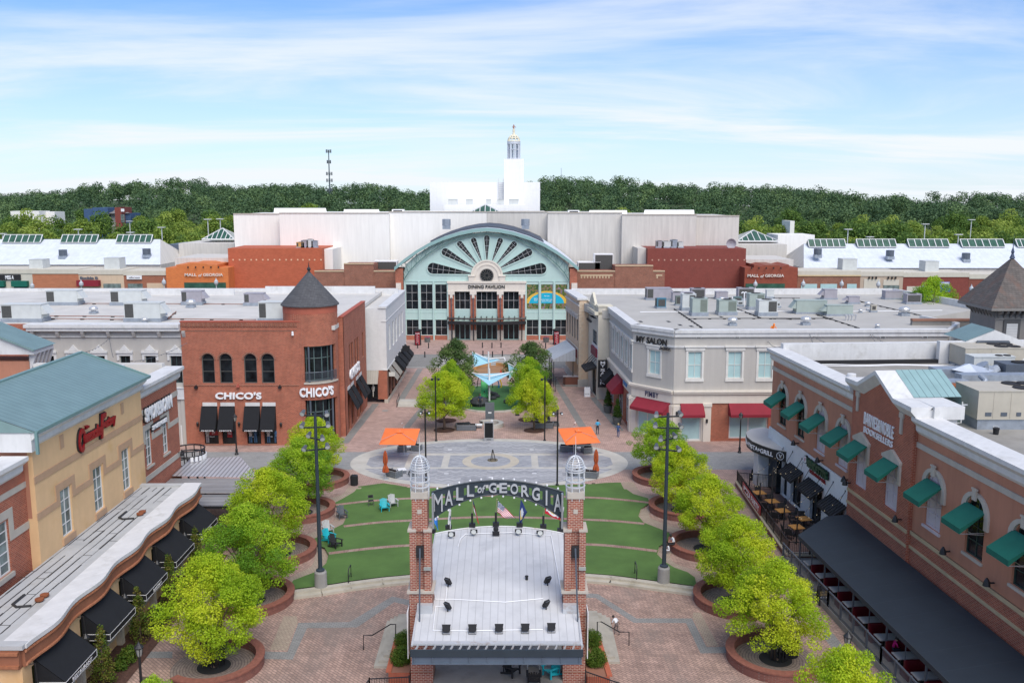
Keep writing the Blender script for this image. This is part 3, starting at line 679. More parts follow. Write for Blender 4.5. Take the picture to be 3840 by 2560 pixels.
for i in range(2300):
 y=rf.uniform(365,640)if i>700 else rf.uniform(560,640);x=rf.uniform(-.64,.64)*y
 z=terr(x,y);hgt=rf.uniform(7,13)*(1+.16*sin(x*.045)+.1*sin(x*.11+y*.03));R1=rf.uniform(3.0,4.6)
 tn=rf.uniform(0,1)*.75+(.25 if rf.random()<.2 else 0)
 blobs.append((x,y,z+hgt-R1*.55,R1,tn))
 for q in range(4):
  a=rf.uniform(0,6.28);rr=R1*rf.uniform(.5,.9);blobs.append((x+rr*cos(a),y+rr*sin(a),z+hgt-R1*rf.uniform(.6,1.5),R1*rf.uniform(.45,.7),tn+rf.uniform(-.12,.12)))
me=crown_mesh('forest',blobs,7.5,.5,rf,None);me.materials.append(leaf_wood)
o=bpy.data.objects.new('forest',me);COL.objects.link(o);tag(o,'dark green wood covering the hills on the horizon','wood',kind='stuff')
def shrub(name,label,loc,rx,ry,h,lm=None,cone=False,n=60,ls=.06,tint=(.1,.7),nper=900,group=None,rz=0,cat='shrub',base=0.,ball=False):
 rnd=random.Random(int(abs(loc[0]*37+loc[1]*91)));bl=[]
 for i in range(n):
  t=rnd.random();a=rnd.uniform(0,2*pi)
  k=(1-t)**.8 if cone else(sin(pi*(t*.5+.5))**.5 if t>.6 else 1)
  if ball:t=rnd.uniform(.05,1);k=(max(0,1-(2*t-1)**2))**.5
  q=max(.12,k)*rnd.uniform(.75,.95)
  bl.append((rx*q*cos(a)*.8,ry*q*sin(a)*.8,base+h*t*.93+.05,.24*(1 if not cone else .6+.5*k),rnd.uniform(*tint)))
 me=crown_mesh('foliage',bl,nper,ls,rnd,None,1.);me.materials.append(lm or leaf_shrub)
 t=thing(name,label,cat,loc,rz,group);o=bpy.data.objects.new('foliage',me);COL.objects.link(o);setp(o,t)
 c=MB();c.tube([(0,0,0),(0,0,base+h*.6)],.05,6);c.build('stem',bark,t)
 return t
# left row of buildings
def cornice(mb,u0,u1,zt,h,out,y=0.,back=.6,m=0):
 """stepped cornice profile along the top of a wall (zt = its top)"""
 p=[(y,zt-h),(y-out*.35,zt-h*.8),(y-out*.4,zt-h*.5),(y-out*.85,zt-h*.3),(y-out,zt-h*.22),(y-out,zt),(y+back,zt),(y+back,zt-h*.2),(y,zt-h*.2)]
 mb.extx(p,u0,u1,m)
X0=-28.4
L1=Fr(X0,0,pi/2,'restaurant_building','tan stucco restaurant with a teal metal roof and red cursive sign, at the left edge','building');r=L1.root
UA,UB=52.4,68.4
wins=[L1.rect(B1(408,240),B1(497,582)),L1.rect(B1(633,92),B1(712,408)),L1.rect(B1(828,-35),B1(893,270))]
def winfix(fr,tl,tr,bl,off=0.):
 a=fr.hit(tl,off);b=fr.hit(tr,off);c=fr.hit(bl,off);return min(a[0],b[0]),max(a[0],b[0]),c[1],(a[1]+b[1])/2
wins=[winfix(L1,B1(408,258),B1(483,228),B1(428,583)),winfix(L1,B1(633,112),B1(697,85),B1(650,412)),winfix(L1,B1(828,-30),B1(880,-55),B1(842,270))]
zt0=sum(q[3]for q in wins)/3;zb0=sum(q[2]for q in wins)/3
wins=[(q[0],q[1],zb0,zt0)for q in wins]
mb=MB();wallgrid(mb,UA,UB,0,13.2,wins)
mb.face([(UA,0,0),(UA,0,13.2),(UA,9,13.2),(UA,9,0)]);mb.face([(UB,0,0),(UB,9,0),(UB,9,13.2),(UB,0,13.2)]);mb.build('wall',stucco_tan,r)
for q in wins:window(r,*q,2,4,white_paint,glass_lit,y=.1)
tb=MB();pz=zt0+.1
zb2=L1.hit(B1(225,160))[1]
def band(mb,u0,u1,z,h=.42,pr=.05):mb.box(u0,u1,-pr,0,z,z+h)
band(tb,UA-.05,UB,L1.hit(B1(270,165))[1]-.2)
zl2=L1.hit(B1(270,425))[1]-.2;last=UA-.05
for q in wins:
 band(tb,last,q[0]-.55,zl2);tb.box(q[0]-.55,q[0]-.1,-.05,0,zl2,zt0+.55);tb.box(q[1]+.1,q[1]+.55,-.05,0,zl2,zt0+.55);tb.box(q[0]-.1,q[1]+.1,-.05,0,zt0+.08,zt0+.55)
 tb.box(q[0]-.1,q[1]+.1,-.1,0,zb0-.45,zb0-.02);last=q[1]+.55
band(tb,last,UB,zl2)
for a,b in((CF(78,760),CF(140,910)),(CF(893,330),CF(940,455))):
 q=L1.rect(a,b);tb.box(q[0],q[1],-.04,0,q[2],q[3])
tb.build('stucco_band',stucco_band,r)
cb=MB();cornice(cb,UA-.4,UB+.1,13.35,1.0,.5);cb.build('cornice',white_trim,r)
q=L1.rect(CF(300,860),CF(800,490))
a=L1.hit(CF(310,690));b=L1.hit(CF(800,540));zc=(L1.hit(CF(350,780))[1]+L1.hit(CF(770,560))[1])/2
u0,u1=L1.hit(CF(305,770))[0],L1.hit(CF(803,540))[0]
sl=(L1.hit(CF(780,560))[1]-L1.hit(CF(345,770))[1])/(u1-u0)*.0
sb=MB()
sign(r,"The",u0+(u1-u0)*.17,u0+(u1-u0)*.27,zc+.42,zc+.66,letter_red,-.16,.02,.3)
sign(r,"C",u0,u0+(u1-u0)*.14,zc-.95,zc+.62,letter_red,-.16,.03,.25)
sign(r,"heesecake",u0+(u1-u0)*.12,u0+(u1-u0)*.58,zc-.5,zc+.32,letter_red,-.16,.035,.25)
sign(r,"F",u0+(u1-u0)*.56,u0+(u1-u0)*.74,zc-.8,zc+.85,letter_red,-.16,.03,.3)
sign(r,"actory",u0+(u1-u0)*.70,u1,zc-.42,zc+.38,letter_red,-.16,.035,.25)
for args in(("C",u0-.06,u0+(u1-u0)*.145,zc-1.0,zc+.66),("heesecake",u0+(u1-u0)*.118,u0+(u1-u0)*.583,zc-.54,zc+.36),("F",u0+(u1-u0)*.555,u0+(u1-u0)*.745,zc-.85,zc+.9),("actory",u0+(u1-u0)*.695,u1+.05,zc-.46,zc+.42)):
 sign(r,*args,letter_black,-.06,.07,.27,name='sign_backing')
ez,rz_,ry=13.42,15.3,4.5
mb=MB();ov=.62
mb.face([(UA-.5,-ov,ez),(UB+.4,-ov,ez),(UB+.4,ry,rz_),(UA-.5,ry,rz_)]);mb.face([(UA-.5,ry,rz_),(UB+.4,ry,rz_),(UB+.4,9.4,ez),(UA-.5,9.4,ez)])
for u in(UA-.5,UB+.4):mb.face([(u,-ov,ez-.03),(u,ry,rz_-.03),(u,9.4,ez-.03)])
ro=mb.build('roof',teal_roof,r)
mb=MB();mb.bar((UA-.5,ry,rz_),(UB+.4,ry,rz_),.3,.12);mb.bar((UB+.38,-ov,ez+.02),(UB+.38,ry,rz_+.02),.12,.16);mb.bar((UA-.5,-ov,ez),(UB+.4,-ov,ez),.2,.2);mb.bar((UA-.55,-ov-.02,ez+.03),(UA-.55,-ov-.02,ez-1.3),.16,.16)
mb.build('ridge_cap',teal_edge,ro)
mb=MB();mb.box(UA-.45,UA+.1,-.25,9,12.2,13.3);mb.ext([(UA-.42,12)],0,0)if False else None
mb.extx([(-.3,13.3),(ry,rz_-.15),(9.2,13.3)],UA-.42,UA-.05);mb.build('gable',white_trim,r)
mb=MB();mb.box(UA-.02,UA,.3,9,8,12.1);mb.build('gable_wall',stucco_salmon,r)
nq=[winfix(L1,B1(-60,480),B1(55,440),B1(0,850),.55)]
w0=L1.hit(B1(0,480),.55);w1=L1.hit(B1(52,455),.55);wz0=L1.hit(B1(0,862),.55)[1];wz1=L1.hit(B1(40,458),.55)[1]
nwin=(w1[0]-1.9,w1[0],wz0,wz1+.0)
mb=MB();wallgrid(mb,36,UA,0,11.2,[nwin,(nwin[0]-5.2,nwin[1]-5.2,wz0,wz1)],y=.55);mb.build('brick_wing',brick_red,r)
window(r,*nwin,2,5,white_paint,glass_lit,y=.65,sill=None)
mb=MB();mb.box(36,nwin[0]-.5,.5,.55,wz1-1.3,wz1-.9);mb.box(nwin[0]-.5,nwin[0]-.05,.5,.55,wz1-1.3,wz1+.6);mb.box(nwin[1]+.05,nwin[1]+.5,.5,.55,wz1-1.3,wz1+.6);mb.box(nwin[0]-.05,nwin[1]+.05,.5,.55,wz1+.1,wz1+.6);mb.box(nwin[1]+.5,UA-.02,.5,.55,wz1-1.3,wz1-.85)
mb.box(36,UA-.02,.5,.55,wz1+1.25,wz1+1.6);mb.box(nwin[0]-.1,nwin[1]+.1,.42,.56,wz0-.3,wz0-.02);mb.build('stone_band',limestone,r)
mb=MB();cornice(mb,36,UA-.5,12.0,1.1,.6,y=.55,back=1.0);mb.build('wing_cornice',white_trim,r)
mb=MB();mb.box(36,UA-.5,.6,12,11.0,11.2);mb.build('wing_roof',membrane,r)
L2=Fr(-28.9,0,pi/2,'smokehouse_building','dark red brick restaurant with white lettering, right of the tan stucco restaurant','building');r=L2.root
UC,UD=UB,77.2
w2=[winfix(L2,CF(1222,700),CF(1303,655),CF(1250,1190)),winfix(L2,CF(1448,555),CF(1518,515),CF(1468,1015))]
z1=(w2[0][3]+w2[1][3])/2;z0=(w2[0][2]+w2[1][2])/2;w2=[(q[0],q[1],z0,z1)for q in w2]
mb=MB();wallgrid(mb,UC,UD,0,11.6,w2);mb.face([(UD,0,0),(UD,12,0),(UD,12,11.6),(UD,0,11.6)]);mb.face([(UC,0,0),(UC,0,11.6),(UC,12,11.6),(UC,12,0)]);mb.build('wall',brick_red,r)
for q in w2:window(r,*q,2,4,white_paint,glass_lit,y=.1,sill=limestone)
mb=MB();zs_=z1-1.0;last=UC
for q in w2:
 mb.box(last,q[0]-.4,-.05,0,zs_,zs_+.42);mb.box(q[0]-.4,q[0]-.03,-.05,0,zs_,z1+.5);mb.box(q[1]+.03,q[1]+.4,-.05,0,zs_,z1+.5);mb.box(q[0]-.03,q[1]+.03,-.05,0,z1+.03,z1+.5);last=q[1]+.4
mb.box(last,UD,-.05,0,zs_,zs_+.42)
for p in(CF(1400,330),CF(1450,1185)):z=L2.hit(p)[1];mb.box(UC,UD,-.06,0,z-.22,z+.22)
mb.build('stone_band',limestone,r)
mb=MB();cornice(mb,UC+.45,UD+.4,12.6,1.15,.6,back=1.0);mb.build('cornice',white_trim,r)
mb=MB();mb.box(UC+.5,UD,1.0,12,11.4,11.6);mb.box(UD-.4,UD+.3,1.0,12,11.0,12.9);mb.build('roof',membrane,r)
a,b=L2.hit(CF(1195,480)),L2.hit(CF(1550,300));zc=(L2.hit(CF(1225,480))[1]+L2.hit(CF(1530,300))[1])/2
sign(r,"SMOKEBORN",a[0],b[0],zc-.55,zc+.55,letter_white,-.2,.04);sign(r,"SMOKEBORN",a[0]-.08,b[0]+.08,zc-.63,zc+.63,letter_black,-.08,.1,name='sign_backing')
a2,b2=L2.hit(CF(1295,560)),L2.hit(CF(1488,460));sign(r,"SMOKEHOUSE",a2[0],b2[0],zc-1.5,zc-1.15,letter_white,-.14,.03);mb=MB();mb.box(a2[0]-.15,b2[0]+.15,-.1,-.06,zc-1.62,zc-1.03);mb.build('sign_backing',blackm,r)
mb=MB();mb.lathe([(.05,.25),(.05,0),(.16,-.1),(.16,-.3),(.1,-.32)],UD-.6,-.35,L2.hit(CF(1640,1000))[1]);mb.bar((UD-.6,0,L2.hit(CF(1640,1000))[1]),(UD-.6,-.35,L2.hit(CF(1640,1000))[1]),.05);mb.build('wall_lamp',black,r)
t=thing('white_duct','boxy white duct on the roof behind the smokehouse cornice','duct',(-34,74.5,11.6));mb=MB();mb.box(-1.6,1.5,0,1.0,.3,1.5);mb.box(.4,1.5,-2.2,0,.3,1.3);mb.build('duct_run',white_trim,t);mb=MB();[mb.box(x,x+.1,.2,.3,0,.3)for x in(-1.4,.8)];mb.build('duct_leg',blackm,t)
L3=Fr(-24.1,0,pi/2,'restaurant_annex','low restaurant wing with a scalloped white parapet, copper cornice and black awnings','building');r=L3.root
per=5.13;nots=[42+per*k for k in range(6)]
def wave(u):return-.25-.30*(sin(pi*((u-42)/per%1.0))**2)+.0
us=[42+per*5*i/90 for i in range(91)]
def wband(o,z0,z1,th):
 mb=MB()
 for i in range(90):
  u,v=us[i],us[i+1];a,b=wave(u)-o,wave(v)-o
  mb.poly([(u,a,z0),(v,b,z0),(v,b,z1),(u,a,z1),(u,th,z0),(v,th,z0),(v,th,z1),(u,th,z1)],[(0,1,2,3),(3,2,6,7),(0,4,5,1)])
 a=wave(42)-o;mb.face([(42,a,z0),(42,a,z1),(42,th,z1),(42,th,z0)]);a=wave(us[-1])-o;mb.face([(us[-1],a,z0),(us[-1],th,z0),(us[-1],th,z1),(us[-1],a,z1)])
 return mb
wband(.02,5.12,5.34,1.05).build('parapet',white_trim,r)
fmb=wband(-.1,4.15,5.12,.3);fmb.box(41.7,42.3,0,5.4,4.15,5.1);fmb.build('fascia',M("terracotta_fascia",(.30,.12,.065),.7,var=.2,vs=2),r)
bd=MB()
for z in(4.3,4.98):
 bd.tube([(u,wave(u)+.08,z)for u in us],.07,6)
 for i in range(0,260):
  u=42+per*5*i/260;bd.obox((u,wave(u)+.02,z),.045,.06,.15,0,0,0,.6)
 bd.bar((41.65,.0,z),(41.65,5.0,z),.14)
bd.build('copper_moulding',copper,r)
mb=MB();mb.box(41.75,nots[-1],1.05,4.3,5.0,5.14);mb.box(41.75,42.3,-.2,4.3,5.14,5.36);mb.box(nots[-1]-.5,nots[-1],1.05,4.3,5.14,5.3);ro=mb.build('roof',membrane_annex,r)
tm=MB();rt=random.Random(3)
for k in range(6):
 y=1.25+k*.56+rt.uniform(-.1,.1);u=42.3
 while u<nots[-1]-.6:
  v=min(u+rt.uniform(.8,2.6),nots[-1]-.55)
  if rt.random()<.93:tm.box(u,v,y-rt.uniform(.01,.07),y+rt.uniform(.01,.07),5.141,5.144)
  u=v
 for j in range(3):
  u=rt.uniform(43,66);tm.box(u,u+.05,y,y+.56,5.145,5.147)
for cu in(47.4,61.0):
 tm.tube([(cu-.8,1.9,5.15),(cu-.95,2.6,5.15),(cu-.6,3.0,5.15),(cu+.6,3.0,5.15)],.1,5)
tm.build('tar_seams',tar,ro)
for cu in(47.2,47.75,60.9,61.3):
 mb=MB();mb.lathe([(.0001,.22),(.24,.18),(.24,.08),(.12,.08),(.12,0)],cu,1.75,5.15);mb.build('roof_vent',rust,ro)
holes=[]
for k in range(5):holes.append((nots[k]+.75,nots[k+1]-.75,.95,3.75))
mb=MB();wallgrid(mb,41.9,nots[-1],0,4.2,holes,d=.5);mb.face([(41.9,0,0),(41.9,0,4.2),(41.9,4.3,4.2),(41.9,4.3,0)]);mb.build('wall',stucco_tan,r)
mb=MB();mb.box(42,nots[-1],.5,.55,0,4.2);mb.box(41.85,41.89,.8,3.9,.6,3.3);mb.build('interior_glazing',glass,r)
for k in range(5):
 mb=MB();mb.box(holes[k][0]-.05,holes[k][1]+.05,-.25,.45,.82,.948);mb.build('sill',limestone,r)
 a,b=nots[k]+.95,nots[k+1]-.7
 aw=awning(r,a,b,4.1,1.3,1.55,fabric_black,.4,trim=white)
 t_={0:"RESTAURANT",2:"BAKERY",4:"BAR"}.get(k)
 if t_:c=(a+b)/2;w_=.11*len(t_);sign(r,t_,c-w_,c+w_,4.1-1.3-.31,4.1-1.3-.11,letter_white,-1.59,.015,ext=.005,name='awning_lettering')
for k in range(5):
 u=nots[k]+.12;mb=MB()
 mb.tube([(u,0,4.2),(u,-.55,4.25),(u,-.6,3.1)],.035,6);mb.tube([(u,0,3.0),(u,-.6,3.0)],.03,6);mb.lathe([(.0001,.35),(.2,.1),(.22,0),(.12,-.4),(.0001,-.45)],u,-.6,2.95,8);mb.build('wall_lantern',black,r)
 mb=MB();mb.box(u-.2,u+.2,-.35,0,0,2.5);mb.build('stone_pier',limestone,r)
sheet("planting_bed",[(-24.1,41),(-21.7,41),(-21.7,66.5),(-24.1,66.5)],.02,mulch)
HN='clipped box hedges under the black awnings';CN='narrow conical evergreens between the black awnings'
for k in range(5):
 if k<3:shrub('box_hedge','bright green low hedge below the %s black awning from the camera'%('first','second','third','fourth')[k],(-22.6,nots[k]+3.0,0),.5,1.5,.75,n=110,group=HN,nper=420,cat='hedge')
for k in range(1,5):
 shrub('cone_evergreen','narrow olive green evergreen cone at the %s gap between black awnings, counted from the camera'%('','first','second','third','fourth')[k],(-22.9,nots[k]+.55,0),.8,.8,3.7,cone=True,n=120,tint=(.35,1.1),nper=420,group=CN)
t=thing('patio_canopy','corrugated silver patio roof on black posts beyond the annex','canopy',(0,0,0))
x0,x1=-28.8,-22.0
c1,c2,c3,c4=G(*CF(1530,1350),3.6),G(*B1(1330,345),3.4),G(*B1(1548,122),3.4),G(*B1(1240,30),3.7)
def rib(y0,y1,z0,z1,xa,xb):
 mb=MB();n=int((y1-y0)/.18)
 for i in range(n):
  y=y0+(y1-y0)*i/n;mb.box(xa,xb,y,y+.10,z0,z0+.05)
 mb.box(xa,xb,y0,y1,z0-.05,z0-.005);return mb
rib(67.9,70.6,3.35,3.4,-28.8,-21.9).build('roof_sheet',alu_roof,t);rib(70.8,74.5,3.5,3.55,-28.8,-21.6).build('roof_sheet',alu_roof,t)
mb=MB();mb.poly([(-28.8,74.6,3.7),(-21.4,74.6,3.55),(-24.5,79.8,3.9),(-28.8,79.2,3.9)],[(0,1,2,3)]);mb.build('roof_sheet',SEAM("alu_roof2",(.6,.6,.61),.36,0,metal=.4,rough=.35,dark=.45,wdt=.3),t)
mb=MB()
for y in(67.9,70.7,74.5):mb.bar((-28.8,y,3.3),(-21.6,y,3.3),.16,.2)
mb.bar((-21.8,67.9,3.3),(-21.6,74.5,3.3),.16,.2);mb.bar((-21.5,74.5,3.45),(-24.5,79.8,3.75),.14);mb.build('frame',black,t)
for x,y in((-21.8,68),(-21.75,70.7),(-21.65,72.6),(-21.6,74.4),(-24.4,79.6)):mb=MB();mb.box(x-.09,x+.09,y-.09,y+.09,0,3.3);mb.build('post',black,t)
def fence(name,pts,h,label,mat=None,pitch=.13,group=None,post=2.0,cat='railing',z0=0.,top=.05,bw__=.022):
 """metal railing through ground points: posts, rails and pickets"""
 t=thing(name,label,cat,pts[0],0,group);O=Vector(pts[0]);mat=mat or black
 for i in range(len(pts)-1):
  a,b=Vector(pts[i])-O,Vector(pts[i+1])-O;L=(b-a).length;n=max(1,round(L/post))
  mb=MB();mb.bar(a+Vector((0,0,h)),b+Vector((0,0,h)),top);mb.bar(a+Vector((0,0,.12)),b+Vector((0,0,.12)),top*.8);mb.build('rail',mat,t)
  mb=MB();k=int(L/pitch)
  for j in range(1,k):p=a+(b-a)*(j/k);mb.bar(p+Vector((0,0,.12)),p+Vector((0,0,h)),bw__)
  mb.build('pickets',mat,t)
  for j in range(n+1):
   p=a+(b-a)*(j/n);mb=MB();mb.bar(p,p+Vector((0,0,h+.08)),top*1.4);mb.build('post',mat,t)
 return t
fence('patio_railing',[(-21.4,67.5,0),(-21.2,74.6,0),(-24.2,80,0)],1.1,'black iron railing round the patio under the corrugated silver roof')
t=thing('marquee_ring','black hoop shaped marquee frame with white letter boxes beside the smokehouse','sign',(-28.9,79.3,0))
mb=MB()
for z in(3.5,4.3,4.8):mb.tube([(1.35*cos(a),1.3*sin(a),z)for a in[2*pi*i/24 for i in range(24)]],.07,6,closed=True)
for i in range(12):a=2*pi*i/12;mb.bar((1.35*cos(a),1.3*sin(a),3.5),(1.35*cos(a),1.3*sin(a),4.8),.07)
for x,y in((.95,-.9),(.95,.9),(-.6,1.15)):mb.bar((x,y,0),(x,y,3.5),.14)
mb.build('frame',black,t);mb=MB()
for i in range(9):a=-1.1+.27*i;mb.obox((1.45*cos(a),1.4*sin(a),4.1),.08,.24,.4,a)
mb.build('letter_boxes',white,t)
L4=Fr(-43.4,0,pi/2,'salmon_building','salmon stucco building with a teal roof at the far left edge','building');r=L4.root
u0=81.0;mb=MB();mb.box(u0+.4,84.3,.3,14,0,12.3);mb.build('wall',stucco_salmon,r)
mb=MB();mb.extx([(-.4,13.35),(9,17.2),(16,14),(16,13),(-.4,13)],u0,84.6);mb.build('gable',white_trim,r)
mb=MB();mb.face([(u0-.2,-.55,13.42),(84.8,-.55,13.42),(84.8,9,17.35),(u0-.2,9,17.35)]);mb.bar((u0-.2,-.55,13.4),(u0-.2,9,17.3),.1,.18);mb.build('roof',teal_roof,r)
mb=MB()
for i in range(5):u=u0+.5+.75*i;mb.extx([(-.35,13),(.3,13),(.3,11.6),(.1,11.7),(-.1,12.3)],u,u+.3)
mb.build('bracket',white_trim,r)
mb=MB();wallgrid(mb,u0+.4,84.3,12.3,13.1,[],y=.28);mb.build('frieze',limestone,r)
t=thing('rear_roof','white membrane roof of a low building behind the teal restaurant roof','building',(-36,76,0));mb=MB();mb.box(-8,5,-6,1,0,10.2);mb.build('wall',membrane,t)
YF=97.7
L5=Fr(0,YF+.25,0,'corniced_building','pale grey two storey building with a bracketed cornice left of the brick corner shop','building');r=L5.root
ul,ur=L5.hit(A1(300,400))[0],-35.8
zt=13.45
gw=[(L5.hit(A1(x0,600))[0],L5.hit(A1(x1,600))[0],L5.hit(A1(1400,822))[1],L5.hit(A1(1400,575))[1])for x0,x1 in((1337,1430),(1567,1668),(1105,1195),(870,962),(637,728),(405,495))]
mb=MB();wallgrid(mb,ul,ur,0,12.6,gw);mb.build('wall',stucco_grey,r)
mb=MB();mb.box(-60,ul,0.05,.4,0,13.4);mb.build('brick_bay',brick_red,r)
for q in gw:window(r,*q,2,2,M("dark_frame",(.06,.1,.1),.5),glass,y=.12)
mb=MB()
for q in gw:
 c=(q[0]+q[1])/2;w_=(q[1]-q[0])/2+.38;z=q[3]
 mb.box(c-w_,c+w_,-.22,0,z+.35,z+.6);mb.ext([(c-w_+.35,z+.62),(c,z+1.25),(c+w_-.35,z+.62)],-.15,0);mb.box(c-w_+.05,c+w_-.05,-.1,0,z+.04,z+.34)
 for s in(-1,1):mb.box(c+s*(w_-.18)-.12,c+s*(w_-.18)+.12,-.12,0,z-.45,z+.03)
 mb.cut()
mb.buildeach('window_hood',white_trim,r)
mb=MB();z1,z2=L5.hit(A1(1000,330))[1],L5.hit(A1(1000,400))[1]
mb.box(ul-.5,ur,-.85,1.0,13.1,zt);mb.box(ul-.3,ur,-.7,0,z1-.1,13.1);mb.box(ul,ur,-.18,0,z2,z2+.12);mb.build('cornice',white_trim,r)
mb=MB();mb.box(ul,ur,-.06,0,z2+.15,z1-.15);mb.build('frieze',grey_trim,r);mb=MB()
for x in(310,540,770,1005,1238,1470,1695):
 u=L5.hit(A1(x,340))[0];mb.extx([(0,z1-.12),(-.6,z1-.12),(-.55,z1-.35),(-.3,z1-.8),(0,z2+.1)],u-.16,u+.16);mb.cut()
mb.buildeach('bracket',grey_trim,r)
mb=MB();z=L5.hit(A1(1670,870))[1];zb=L5.hit(A1(1670,960))[1];mb.box(ul,ur,-.22,0,zb,z);mb.box(ul,ur,-.3,0,z,z+.1);mb.box(ul,ur,-.25,0,zb-.1,zb);mb.build('string_course',M("pale_band",(.6,.61,.62),.7),r)
q=L5.rect(A1(1660,1210),A1(1750,1390));mb=MB();mb.box(q[0],min(q[1],ur-.5),-.06,0,0,q[3]);mb.build('door',white_paint,r)
mb=MB();mb.box(ur-.45,ur-.03,-.12,0,0,zb-.12);mb.build('pilaster',stucco_grey,r)
mb=MB();mb.box(-95,-19.4,1.2,38,12.6,13.05);ro=mb.build('roof',membrane,r)
mb=MB();mb.box(-95,-17,38.0,38.4,11.5,13.5);mb.box(-52,-40,33,33.4,13.05,13.9);mb.box(-36,-20,35,35.4,13.05,14.1);mb.build('parapet',white_trim,ro)
L6=Fr(0,YF,0,'brick_corner_shop','red brick corner shop with a round tower under a conical slate roof','building');r=L6.root
hz_=13.66;A1x=[(1855,1972),(2017,2135),(2243,2360)]
aw=[(L6.hit(A1(a,700))[0],L6.hit(A1(b,700))[0])for a,b in A1x]+[(L6.hit(A2(50,700))[0],L6.hit(A2(170,700))[0])]
zb,ztp=L6.hit(A1(1900,825))[1],L6.hit(A1(1900,552))[1]
sx=[(L6.hit(A1(a,1300))[0],L6.hit(A1(b,1300))[0])for a,b in((1878,2008),(2042,2168),(2270,2398))]+[(L6.hit(A2(75,1300))[0],L6.hit(A2(190,1300))[0])]
zsh=L6.hit(A1(1900,1035))[1]
holes=[(a,b,zb,ztp)for a,b in aw]+[(a,b,.12,zsh)for a,b in sx]
mb=MB();wallgrid(mb,-35.8,-22.6,0,hz_,holes)
for a,b in aw:spandrel(mb,a,b,ztp-(b-a)/2,(b-a)/2)
TX,TY,TR=-22.35,100.55,2.95
SX=-18.95
mb.box(-20.6,SX,3.8,4.1,0,hz_)
mb.build('wall',brick_red,r)
mb=MB();mb.box(-35.85,-22.6,-.06,.5,hz_,hz_+.12);mb.build('coping',M("red_coping",(.42,.1,.06),.8),r)
mb=MB()
for z in(hz_-.95,hz_-.55):
 mb.box(-35.8,-23.2,-.05,-.002,z,z+.08)
for i in range(60):mb.box(-35.75+i*.21,-35.65+i*.21,-.09,-.002,hz_-.45,hz_-.12)
for a,b in aw:
 c=(a+b)/2;ra=(b-a)/2;K=14;z=ztp-ra
 for k in range(K):t0,t1=pi*k/K,pi*(k+1)/K;mb.ext([(c+(ra+.02)*cos(t0),z+(ra+.02)*sin(t0)),(c+(ra+.19)*cos(t0),z+(ra+.19)*sin(t0)),(c+(ra+.19)*cos(t1),z+(ra+.19)*sin(t1)),(c+(ra+.02)*cos(t1),z+(ra+.02)*sin(t1))],-.06,-.002)
mb.box(-35.8,-23.2,-.05,-.002,L6.hit(A1(1800,850))[1],L6.hit(A1(1800,850))[1]+.1);mb.build('brick_moulding',brick_brown,r)
for a,b in aw:window(r,a,b,zb,ztp,1,2,M("bronze_frame",(.12,.12,.11),.5),glass,y=.14,fw=.09,arch=True)
posters=[((1918,1222),(1998,1300),letter_red),((2080,1255),(2130,1325),letter_red)]
dk=M("shop_interior",(.03,.028,.026),.5)
for i,(a,b)in enumerate(sx):
 w_=window(r,a,b,.12,zsh,1,1,black,glass,y=.2,name='shop_window')
 tk=MB();tk.box(a-.02,b+.02,-.04,0,zsh+.02,zsh+.42);tk.build('lintel',white_trim,r)
 o=awning(r,a-.16,b+.02,zsh,2.35,1.1,fabric_black,.22)
 zt_=zsh-2.35;sign(r,"CHICO'S",a+.05,b-.15,zt_-.2,zt_-.05,letter_white,-1.115,.02,ext=.006,name='awning_lettering')
 sign(r,"CHICO'S",a+.5,b-.5,.85,.98,letter_white,.19,.01,ext=.003,name='window_lettering')
q=L6.rect(A1(1915,1225),A1(2000,1305));mb=MB();mb.box(q[0],q[1],.17,.195,q[2],q[3]);mb.build('sale_poster',letter_red,r)
sign(r,"70%",q[0]+.3,q[1]-.3,(q[2]+q[3])/2,q[3]-.2,letter_white,.165,0,.3,.003,name='poster_lettering');sign(r,"OFF",q[0]+.3,q[1]-.3,q[2]+.15,(q[2]+q[3])/2-.08,letter_white,.165,0,.3,.003,name='poster_lettering')
q=L6.rect(A1(2082,1262),A1(2130,1325));mb=MB();mb.box(q[0],q[1],.17,.195,q[2],q[3]);mb.build('sale_poster',letter_red,r);sign(r,"SALE",q[0]+.08,q[1]-.08,q[2]+.35,q[2]+.6,letter_white,.165,0,0,.003,name='poster_lettering')
def mannequin(par,u,y,z,cols,s=1.):
 mb=MB();mb.lathe([(.0001,1.75),(.09,1.68),(.1,1.55),(.06,1.47),(.2,1.38),(.22,1.1),(.15,.95),(.19,.8)],u,y,z,8,0);o=mb.build('display_figure',cols[0],par)
 mb=MB()
 for s_ in(-1,1):mb.tube([(u+s_*.09,y,z+.85),(u+s_*.1,y,z+.05)],[.09,.06],6)
 mb.build('trousers',cols[1],o)
dn=M("denim",(.05,.12,.22),.8);cl=M("pale_cloth",(.45,.43,.4),.8)
for i,us_ in((2,(.35,.9)),(3,(.45,1.25))):
 for k,du in enumerate(us_):mannequin(r,sx[i][0]+du,.13,.2,(cl,dn)if k==0 else(dn,dn))
mannequin(r,sx[0][0]+.3,.13,.2,(cl,M("stripe_cloth",(.3,.28,.3),.8)))
q=(L6.hit(A1(1983,940))[0],L6.hit(A2(54,940))[0]);z1,z2=L6.hit(A2(20,968))[1],L6.hit(A2(20,905))[1]
sign(r,"CHICO'S",q[0],q[1],z1,z2,letter_white,-.14,.035,ext=.1,spacing=1.05)
for p in((A1,1805,860),(A2,222,858),(A1,2190,850)):
 u,z=L6.hit(p[0](*p[1:]));mb=MB();mb.box(u-.17,u+.17,-.3,0,z-.12,z+.08);mb.box(u-.06,u+.06,-.15,0,z+.08,z+.25);mb.build('wall_light',black if p[1]!=2190 else M("red_box",(.4,.1,.07),.6),r)
